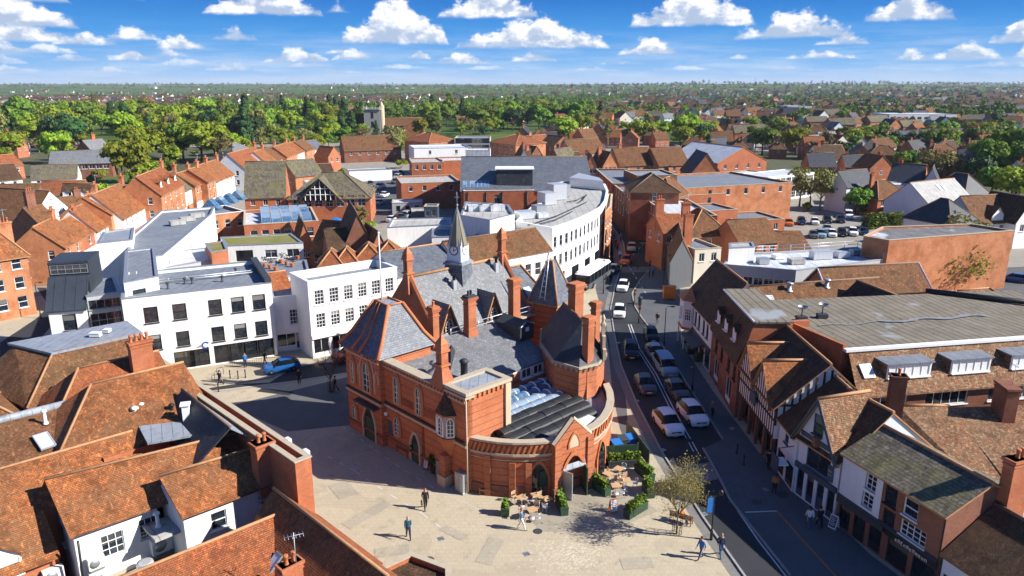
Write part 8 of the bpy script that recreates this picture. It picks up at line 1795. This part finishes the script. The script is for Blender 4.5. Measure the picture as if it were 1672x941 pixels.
def bench(px, py, rot, lab, z=.022):
    t = put('bench',lab,'bench',px,py,rot,None,z); mb = MB()
    for k in range(4): mb.box(-.85,.85,-.25+k*.13,-.14+k*.13,.43,.46)
    pl('seat',mb,M['wood'],t); mb = MB()
    for k in range(3): mb.box(-.85,.85,.24,.27,.55+k*.13,.64+k*.13)
    pl('backrest',mb,M['wood'],t)
    for s in (-.8,.8):
        for y_ in (-.22,.25): mb = MB(); mb.box(s-.03,s+.03,y_-.03,y_+.03,0,.88 if y_ > 0 else .62); pl('leg',mb,M['wood'],t)
    return t
bench(800,808,-.12+PI*0,'brown wooden bench against the curved hall wall'); bench(1112,853,2.6,'dark bench behind the young tree'); bench(660,741,-.8+PI,'long bench under the shaded hall front')
for px, py, rot, fr, lab in ((1001,835,.25,'orange','orange framed pavement board by the café'),(1361,862,-.95,'wht','white framed pavement board by the shop door'),(698,765,-.7,'char','dark framed menu board by the hall front')):
    t = put('pavement_board',lab,'sign',px,py,rot)
    for s in (-1,1):
        mb = MB(); mb.mesh([(-.3,s*.28,.02),(.3,s*.28,.02),(.3,s*.03,1.05),(-.3,s*.03,1.05),(-.3,s*.28-.03*s,.02),(.3,s*.28-.03*s,.02),(.3,s*.03-.03*s,1.05),(-.3,s*.03-.03*s,1.05)],[(0,1,2,3),(4,5,6,7),(0,1,5,4),(2,3,7,6),(1,2,6,5),(3,0,4,7)]); pl('frame',mb,M[fr],t)
        mb = MB(); mb.mesh([(-.24,s*.275,.15),(.24,s*.275,.15),(.24,s*.055,.98),(-.24,s*.055,.98)],[(0,1,2,3)]); mb.v = [(v[0],v[1]+s*.008,v[2]) for v in mb.v]; p_ = pl('panel',mb,M['whiteb' if fr != 'wht' else 'navy'],t)
        mb = MB()
        for k in range(5): z_ = .3+k*.13; yy = s*(.275-(z_-.15)*.265)+s*.014; mb.box(-.18,.18*(.4+.6*R.random()),yy-.002,yy+.002,z_,z_+.045)
        link('lettering',mb.data('lettering',M['char' if fr != 'wht' else 'wht'],(0,0,0)),p_)
for px, py, h, lab in ((723,780,1.5,'grey utility cabinet left of the hall buttress'),(754,803,1.75,'larger grey utility cabinet right of the hall buttress')):
    t = put('utility_cabinet',lab,'cabinet',px,py,-.8); mb = MB(); mb.box(-.5,.5,-.3,.3,.05,h); mb.box(-.55,.55,-.35,.35,0,.1); pl('body',mb,M['metal'],t)
    for s in (-1,1): mb = MB(); mb.box(min(s*.03,s*.47),max(s*.03,s*.47),-.325,-.302,.15,h-.1); pl('door',mb,M['metal'],t)
for i, (px, py) in enumerate(((603,702),(629,720),(677,750),(708,772))):
    t = put('potted_shrub','black pot with a dark shrub, %s along the shaded hall front' % ('leftmost','second from left','third from left','rightmost')[i],'plant pot',px,py,0,'potted shrubs along the hall front'); mb = MB(); mb.lathe([(.24,0),(.36,.75),(.33,.78),(.3,.7)],12); pl('pot',mb,M['blk'],t); link('foliage',leafy(0,0,.75,.35,.35,1.0,260,'leaf_m',200+i,.13),t)
def post(px, py, h, lab, kind='lamp', rot=0.0, name=None, cat=None):
    t = put(name or 'street_lamp',lab,cat or 'street lamp',px,py,rot); mb = MB(); mb.lathe([(.11,0),(.11,.7),(.065,.8),(.05,h)],8); pl('pole',mb,M['blk'],t)
    if kind == 'lamp':
        mb = MB(); mb.tube([(0,0,h),(.1,0,h+.25),(.7,0,h+.3)],.035,6); pl('bracket',mb,M['blk'],t); mb = MB(); mb.ball((.8,0,h+.24),.2,0,10,6,(1.5,.8,.45)); pl('lantern',mb,M['blk'],t)
    if kind == 'banner':
        mb = MB(); mb.box(-.65,.65,-.03,.03,h-.05,h+.02); pl('bracket',mb,M['blk'],t); mb = MB(); mb.box(-.5,-.04,-.012,.012,h-1.3,h-.1); pl('banner',mb,M['blue'],t); mb = MB(); mb.lathe([(.06,0),(.17,.1),(.15,.32),(.02,.42)],10,0,(.5,0,h)); pl('lantern',mb,M['blk'],t)
    if kind == 'signal':
        mb = MB(); mb.box(-.16,.16,-.2,-.06,h-.9,h); pl('signal_head',mb,M['blk'],t)
        for k, c in enumerate(('lamp_r','orange','dgreen')): mb = MB(); mb.lathe([(.09,0),(.09,.04)],10,0,(0,0,0),Matrix.Translation((0,-.2,h-.18-.27*k))@Matrix.Rotation(PI/2,4,'X')); pl('lens',mb,M[c],t)
    return t
post(1161,882,3.6,'black lamp post with a blue banner at the kerb of the square','banner',.2); post(1083,470,5.2,'tall street lamp before the grey gable'); post(985,480,5.0,'slim lamp post by the hall turret','lamp',1.5); post(1084,566,5.0,'slim lamp post by the parked cars'); post(1130,640,4.2,'lamp post on the shaded pavement'); post(910,472,8.5,'tall white pole before the curved block','pole',0,'pole','pole'); post(67,520,5,'lamp post at the corner of the left street'); post(1041,440,4.5,'lamp post at the far crossing')
post(1043,528,2.9,'traffic signal on the build out','signal',0,'traffic_signal','traffic signal'); post(1060,453,2.9,'traffic signal at the far crossing','signal',0,'traffic_signal','traffic signal'); post(1035,500,2.6,'information post on the build out','signal',.4,'traffic_signal','traffic signal')
t = put('litter_bin','grey litter bin on the build out','bin',1045,497,0); mb = MB(); mb.lathe([(.3,0),(.3,.9),(.34,.95),(.34,1.1),(.1,1.2)],12); pl('body',mb,M['char'],t)
for i, (px, py) in enumerate(((376,618),(389,619),(401,617),(357,640),(470,596),(1214,760),(1203,742))):
    t = put('bollard','short black iron bollard at the edge of the pavement','bollard',px,py,0,'bollards along the pavements'); mb = MB(); mb.lathe([(.09,0),(.09,.1),(.06,.15),(.06,.8),(.09,.85),(.07,.95),(.02,1.0)],8); pl('post',mb,M['blk'],t)
for i, (px, py) in enumerate(((360,612),(356,618),(352,624))):
    t = put('cycle_stand','black hooped cycle stand near the office corner','cycle stand',px,py,.4,'cycle stands by the office'); mb = MB(); mb.tube([(-.35,0,0),(-.35,0,.7),(-.25,0,.82),(.25,0,.82),(.35,0,.7),(.35,0,0)],.03,6); pl('hoop',mb,M['blk'],t)
t = put('pedestrian_rail','black guard rail before the office shopfront','railing',420,598,.18); mb = MB(); 
for z_ in (.15,.95): mb.tube([(-3,0,z_),(3,0,z_)],.03,5)
for k in range(25): mb.tube([(-3+k*.25,0,.15),(-3+k*.25,0,.95)],.012,4)
pl('rail',mb,M['blk'],t)
t = put('marquee','blue fabric marquee beside the community centre','tent',550,388,0); mb = MB(); mb.cone([(-4,-3),(4,-3),(4,3),(-4,3)],2.3,(0,0,4.4)); pl('canopy',mb,M['blue'],t)
for sx in (-4,4):
    for sy in (-3,3): mb = MB(); mb.tube([(sx*.97,sy*.97,0),(sx*.97,sy*.97,2.35)],.05,5); pl('leg',mb,M['wht'],t)
t = put('stall_sign','orange brown stall box at the kerb before the corner shop','sign box',1092,488,0); mb = MB(); mb.box(-.9,.9,-.5,.5,.1,1.9); mb.box(-1,1,-.6,.6,1.9,2.0); pl('box',mb,M['orange'],t)
for i, (px, py) in enumerate(((1120,560),(1128,578),(1140,590))):
    t = put('pavement_planter','small planter of shrubs before the corner shop windows','plant pot',px,py,0,'planters before the corner shop'); mb = MB(); mb.box(-.4,.4,-.3,.3,0,.6); pl('box',mb,M['char'],t); link('foliage',leafy(0,0,.6,.35,.25,.7,150,'leaf_m',300+i),t)
# hedge by the car park
t = put('hedge','clipped dark green hedge at the end of the car park','hedge',1440,372,.3); link('foliage',leafy(0,0,0.1,5,1.2,3.4,3500,'leaf_m',77,.28),t); mb = MB(); mb.box(-4.7,4.7,-.7,.7,0,2.6); pl('stems',mb,M['dgreen'],t)
# ---------------------------------------------------------------- trees with modelled twigs
def branchy(seed, h, spread, levels=4, kids=4, up=.75, r0=.11, fork=.35, start=.32, flat=1.0, rk=(.45,.62)):
    rr = random.Random(seed); mb = MB(); tips = []
    def grow(p, d, L, r, lv):
        q = p+d*L*.5+Vector((rr.uniform(-1,1),rr.uniform(-1,1),rr.uniform(-.4,.8)))*L*.07; e = p+d*L; n = 5 if lv < 2 else 3
        mb.tube([p,q,e],r,n,0,r1=r*.6,cap=False); 
        if lv >= levels: tips.append((e,d)); return
        if lv >= 2: tips.append((q,d))
        for k in range(kids+(lv == 0)*2):
            a = 6.28*(k+rr.random()*.8)/(kids+(lv == 0)*2); s = d.orthogonal().normalized(); t_ = d.cross(s); nd = (d*(1-fork*.5)+(s*math.cos(a)+t_*math.sin(a))*fork*rr.uniform(1.0,2.0)); nd.z = nd.z*flat+up*.25; nd.normalize()
            grow(p+d*L*rr.uniform(.5,1.0) if lv else p+d*L*rr.uniform(.75,1.0),nd,L*rr.uniform(.58,.82) if lv else h*spread*rr.uniform(.8,1.1),r*rr.uniform(*rk),lv+1)
    grow(Vector((0,0,0)),Vector((rr.uniform(-.04,.04),rr.uniform(-.04,.04),1)).normalized(),h*start,r0,0); return mb, tips
def special_tree(px, py, lab, seed, h, leaf=None, nleaf=0, size=.07, **kw):
    x, y = at0(px,py); t = thing('young_tree',lab,'tree',(x,y,.02),0); mb, tips = branchy(seed,h,**kw); link('trunk',mb.data('trunk',M['twigb' if leaf == 'leaf_w' else 'bark'],(0,0,0),False),t)
    if leaf:
        rg = np.random.default_rng(seed); idx = rg.integers(0,len(tips),nleaf); p = np.array([tuple(tips[i][0]) for i in idx])+rg.normal(size=(nleaf,3))*.16; link('crown',quads_mesh('crown',p,size,[M[leaf]],None,seed),t)
    return t
M['twigb'] = m_plain('olive_twig',(.20,.17,.085),.9,0,.4); M['leaf_w'] = m_leaf('young_leaf',((.30,.29,.07),(.40,.38,.10),(.50,.47,.15)),.7,.45,2.0,.1)
special_tree(1105,872,'young tree in thin spring leaf at the edge of the sunny square',4,5.4,'leaf_w',3000,.05,spread=.29,levels=5,kids=4,up=1.0,r0=.09,fork=.40,start=.33,rk=(.54,.70))
special_tree(541,640,'bare young tree in the shaded side street',8,6.0,None,0,spread=.30,levels=4,kids=4,up=1.0,r0=.09,fork=.36,start=.30)
special_tree(1545,468,'wide flat topped tree trained against the big brick wall',15,8.6,'leaf_b',2600,.15,spread=.42,levels=4,kids=4,up=.5,r0=.2,fork=.6,start=.25,flat=.6)
for px, py in ((1105,872),(541,640)):
    t = put('tree_guard','round metal guard at the foot of the %s tree' % ('young leafy' if px > 800 else 'bare'),'tree guard',px,py,0); mb = MB()
    for k in range(10): a = .628*k; mb.tube([(.35*math.cos(a),.35*math.sin(a),0),(.35*math.cos(a),.35*math.sin(a),1.3)],.014,4)
    for z_ in (.1,.7,1.28): mb.tube([(.35*math.cos(.524*k),.35*math.sin(.524*k),z_) for k in range(13)],.018,4)
    pl('bars',mb,M['blk'],t)
# ---------------------------------------------------------------- sun, sky, camera
SUN_EL = math.radians(34); SUN_AZ = (0.981, -0.195)   # horizontal direction towards the sun
sd = bpy.data.lights.new('sun', 'SUN'); sd.energy = 5.0; sd.angle = math.radians(.55); sd.color = (1, .96, .90)
so_ = bpy.data.objects.new('sun', sd); COL.objects.link(so_)
dv = Vector((SUN_AZ[0]*math.cos(SUN_EL), SUN_AZ[1]*math.cos(SUN_EL), math.sin(SUN_EL))).normalized()
so_.rotation_euler = dv.to_track_quat('Z', 'Y').to_euler(); so_.location = dv*500
W = bpy.data.worlds.new('World'); sc.world = W; W.use_nodes = True; t = W.node_tree; t.nodes.clear()
N = lambda ty, **kw: (lambda x: ([setattr(x, a, b) for a, b in kw.items()], x)[1])(t.nodes.new(ty))
def LK(a, b): t.links.new(a, b)
def MA(op, a, b=0.0, c=0.0):
    x = N('ShaderNodeMath', operation=op)
    for i, v in enumerate((a, b, c)):
        if isinstance(v, (int, float)): x.inputs[i].default_value = v
        else: LK(v, x.inputs[i])
    return x.outputs[0]
def MR_(f, a, b, c=0.0, d=1.0, smooth=False):
    x = N('ShaderNodeMapRange'); x.interpolation_type = 'SMOOTHSTEP' if smooth else 'LINEAR'
    for i, v in enumerate((f, a, b, c, d)):
        if isinstance(v, (int, float)): x.inputs[i].default_value = v
        else: LK(v, x.inputs[i])
    return x.outputs[0]
def MXC(f, a, b):
    x = N('ShaderNodeMix', data_type='RGBA')
    for sk, v in ((x.inputs[0], f), (x.inputs[6], a), (x.inputs[7], b)):
        if isinstance(v, (int, float)): sk.default_value = v
        elif isinstance(v, tuple): sk.default_value = (*v, 1)
        else: LK(v, sk)
    return x.outputs[2]
tc = N('ShaderNodeTexCoord'); sep = N('ShaderNodeSeparateXYZ'); LK(tc.outputs['Generated'], sep.inputs[0])
sky = N('ShaderNodeTexSky', sky_type='NISHITA'); sky.sun_disc = False; sky.sun_elevation = SUN_EL; sky.sun_rotation = math.atan2(SUN_AZ[0], SUN_AZ[1]); sky.air_density = 1.0; sky.dust_density = .3; sky.ozone_density = 2.5
# deeper blue close to the horizon: the sky is looked up higher than the view direction
cz = N('ShaderNodeCombineXYZ'); LK(sep.outputs[0], cz.inputs[0]); LK(sep.outputs[1], cz.inputs[1]); LK(MA('ADD', MA('MULTIPLY', sep.outputs[2], 5.0), .05), cz.inputs[2])
nv = N('ShaderNodeVectorMath', operation='NORMALIZE'); LK(cz.outputs[0], nv.inputs[0]); LK(nv.outputs[0], sky.inputs[0])
hs = N('ShaderNodeHueSaturation'); hs.inputs['Saturation'].default_value = 1.2; hs.inputs['Value'].default_value = 1.0; LK(sky.outputs[0], hs.inputs['Color'])
az = MA('ARCTAN2', sep.outputs[0], sep.outputs[1]); hd = MA('SQRT', MA('ADD', MA('MULTIPLY', sep.outputs[0], sep.outputs[0]), MA('MULTIPLY', sep.outputs[1], sep.outputs[1])))
el = MA('ARCTAN2', sep.outputs[2], hd)
def nz(vec, scale, det, rough, sx=1, sy=1):
    m = N('ShaderNodeMapping'); m.inputs['Scale'].default_value = (sx, sy, 1); LK(vec, m.inputs[0])
    n = N('ShaderNodeTexNoise'); n.inputs['Scale'].default_value = scale; n.inputs['Detail'].default_value = det; n.inputs['Roughness'].default_value = rough; LK(m.outputs[0], n.inputs[0]); return n.outputs[0]
v0 = N('ShaderNodeCombineXYZ'); LK(az, v0.inputs[0]); LK(el, v0.inputs[1]); v0 = v0.outputs[0]
v1 = N('ShaderNodeVectorMath', operation='ADD'); LK(v0, v1.inputs[0]); v1.inputs[1].default_value = (.010, .012, 0); v1 = v1.outputs[0]
big = MA('SUBTRACT', nz(v0, 30, 6, .6, 1, 1.5), .5); fin_ = MA('SUBTRACT', nz(v0, 95, 4, .6, 1, 1.5), .5)
big1 = nz(v1, 30, 4, .6, 1, 1.5)
rel = MR_(MA('SUBTRACT', MA('ADD', big, .5), big1), -.16, .16, 0, 1)
wob = MA('ADD', MA('MULTIPLY', big, 3.6), MA('MULTIPLY', fin_, 2.2))
azn = MR_(az, -.64, .64)
LAY = [  # cumulus: centre x, base y, half width, height, all in 1/1200 rad from straight ahead, far rows first
 (.30,.55,[(30,112,60,16),(150,108,50,14),(330,112,70,12),(520,113,60,10)]),(.30,.55,[(660,115,70,9),(800,116,60,9),(960,118,60,8),(1110,117,60,9)]),(.30,.55,[(1260,118,60,8),(1420,118,60,8),(1600,116,70,10)]),
 (.4,.6,[(40,122,90,11),(210,122,60,10),(400,119,70,13),(560,121,50,9)]),(.5,.75,[(110,98,60,17),(300,100,40,14),(565,93,24,11),(1190,101,28,8)]),
 (.55,.85,[(45,98,60,18),(245,106,45,20),(500,106,60,26),(590,102,35,22)]),(.5,.85,[(690,100,26,18),(760,108,50,22),(870,104,45,20),(1010,108,50,9)]),(.55,.85,[(1320,102,70,14),(1540,106,75,28),(1645,106,45,24)]),
 (.8,.94,[(80,84,130,30),(250,78,55,22),(405,76,46,24)]),(.7,.94,[(320,90,48,24),(1050,94,52,32),(1350,83,52,20),(1622,86,50,36)]),(.6,.9,[(175,86,60,22),(1460,106,28,20)]),
 (1.0,.98,[(60,66,125,52),(655,78,95,78),(1115,54,110,66),(1447,54,84,46)]),(1.0,.98,[(455,40,105,52),(870,84,135,56),(1274,74,110,48)]),(1.0,.98,[(60,34,115,52),(800,40,90,54),(255,26,22,18),(570,34,24,14)]),
]
gr = N('ShaderNodeValToRGB'); ge = gr.color_ramp.elements; ge.new(.3); ge.new(.6)
for i, (p_, c_) in enumerate(((0,(.36,.60,.88)),(.25,(.17,.45,.85)),(.6,(.035,.30,.76)),(1,(.006,.17,.60)))): ge[i].position = p_; ge[i].color = (*c_,1)
LK(MR_(el, -.005, .105), gr.inputs[0]); sk = N('ShaderNodeVectorMath', operation='SCALE'); LK(gr.outputs[0], sk.inputs[0]); sk.inputs[3].default_value = 7.4
vm = N('ShaderNodeVectorMath', operation='MULTIPLY'); LK(hs.outputs[0], vm.inputs[0]); vm.inputs[1].default_value = (.74,.94,1.28)
col = MXC(MR_(el, .11, .3), sk.outputs[0], vm.outputs[0])
azw = MA('ADD', azn, MA('MULTIPLY', big, .012))
for li, (k, opq, row) in enumerate(LAY):
    r = N('ShaderNodeValToRGB'); r.color_ramp.interpolation = 'EASE'; e = r.color_ramp.elements; st = []
    for px, pb, hw, hh in sorted(row):
        f = lambda x: (math.atan2(x-836, FPX)+.64)/1.28
        b = (137-pb)/FPX
        for x, h in ((-1.02,0),(-.86,.36),(-.55,.52),(-.22,.93),(.12,1.0),(.45,.66),(.78,.44),(1.02,0)): st.append((f(px+x*hw*.93), (h*hh*.94/FPX*5, b*5, 0)))
    st.sort(key=lambda q: q[0])
    while len(e) < len(st): e.new(.5)
    for i, (p, c) in enumerate(st): e[i].position = min(1, max(0, p)); e[i].color = (*c, 1)
    LK(azw, r.inputs[0]); sx_ = N('ShaderNodeSeparateXYZ'); LK(r.outputs[0], sx_.inputs[0])
    h = MA('MULTIPLY', sx_.outputs[0], .2); y = MA('SUBTRACT', el, MA('MULTIPLY', sx_.outputs[1], .2))
    d = MA('MINIMUM', MA('DIVIDE', MA('SUBTRACT', MA('SUBTRACT', h, .0028*k), y), .0135*k), MA('DIVIDE', MA('ADD', y, .0012*k), .0055*k+.001))
    d = MA('ADD', d, MA('MULTIPLY', wob, MR_(y, .0, .014*k, .22, .80)))
    al = MR_(d, -.05, .75, 0, 1, True)
    fr_ = MA('DIVIDE', y, MA('ADD', h, .004))
    lit = MA('ADD', MA('MULTIPLY', rel, .85), MR_(fr_, .0, .9, -.22, .50))
    cc = MXC(MR_(lit, .10, .88, 0, 1, True), (3.2,4.0,5.4), (8.3,8.15,8.0))
    col = MXC(MA('MULTIPLY', al, opq), col, cc)
    if li == 2:
        col = MXC(MA('MULTIPLY', MR_(nz(v0, 7, 5, .65, 1, 10), .44, .70, 0, .8), MR_(el, .0, .075, 1, 0)), col, (5.2,6.0,7.0))
skyc = col
bg = N('ShaderNodeBackground'); bg.inputs['Strength'].default_value = .078; LK(skyc, bg.inputs['Color']); wo = N('ShaderNodeOutputWorld'); LK(bg.outputs[0], wo.inputs[0])
cd = bpy.data.cameras.new('camera'); cam = bpy.data.objects.new('camera', cd); COL.objects.link(cam); sc.camera = cam
cam.location = (0, 0, CAMH); cam.rotation_euler = (PI/2-PIT, 0, 0); cd.sensor_width = 36; cd.lens = FPX*36/1672; cd.clip_start = .5; cd.clip_end = 60000
sc.view_settings.view_transform = 'Standard'; sc.view_settings.look = 'None'; sc.view_settings.exposure = .9; sc.view_settings.gamma = 1; sc.view_settings.use_curve_mapping = False
sc.cycles.max_bounces = 6; sc.cycles.diffuse_bounces = 3; sc.cycles.glossy_bounces = 3; sc.cycles.transparent_max_bounces = 6; sc.cycles.use_denoising = True
sc.cycles.use_adaptive_sampling = True; sc.cycles.adaptive_threshold = .02; sc.cycles.caustics_reflective = False; sc.cycles.caustics_refractive = False; sc.cycles.sample_clamp_indirect = 6

hz = MB(); hz.box(-14000,14000,-300,26000,-60,150); hm_ = bpy.data.materials.new('pale_air'); hm_.use_nodes = True; ht = hm_.node_tree; ht.nodes.clear(); ho = ht.nodes.new('ShaderNodeOutputMaterial'); hv = ht.nodes.new('ShaderNodeVolumePrincipled'); hv.inputs['Color'].default_value = (.74,.86,1,1); hv.inputs['Density'].default_value = 6e-5; ht.links.new(hv.outputs[0], ho.inputs['Volume'])
ho_ = obj('haze', hz, hm_, None, False); ho_['kind'] = 'stuff'; ho_['label'] = 'thin blue air over the distant country'
sc.cycles.volume_bounces = 0
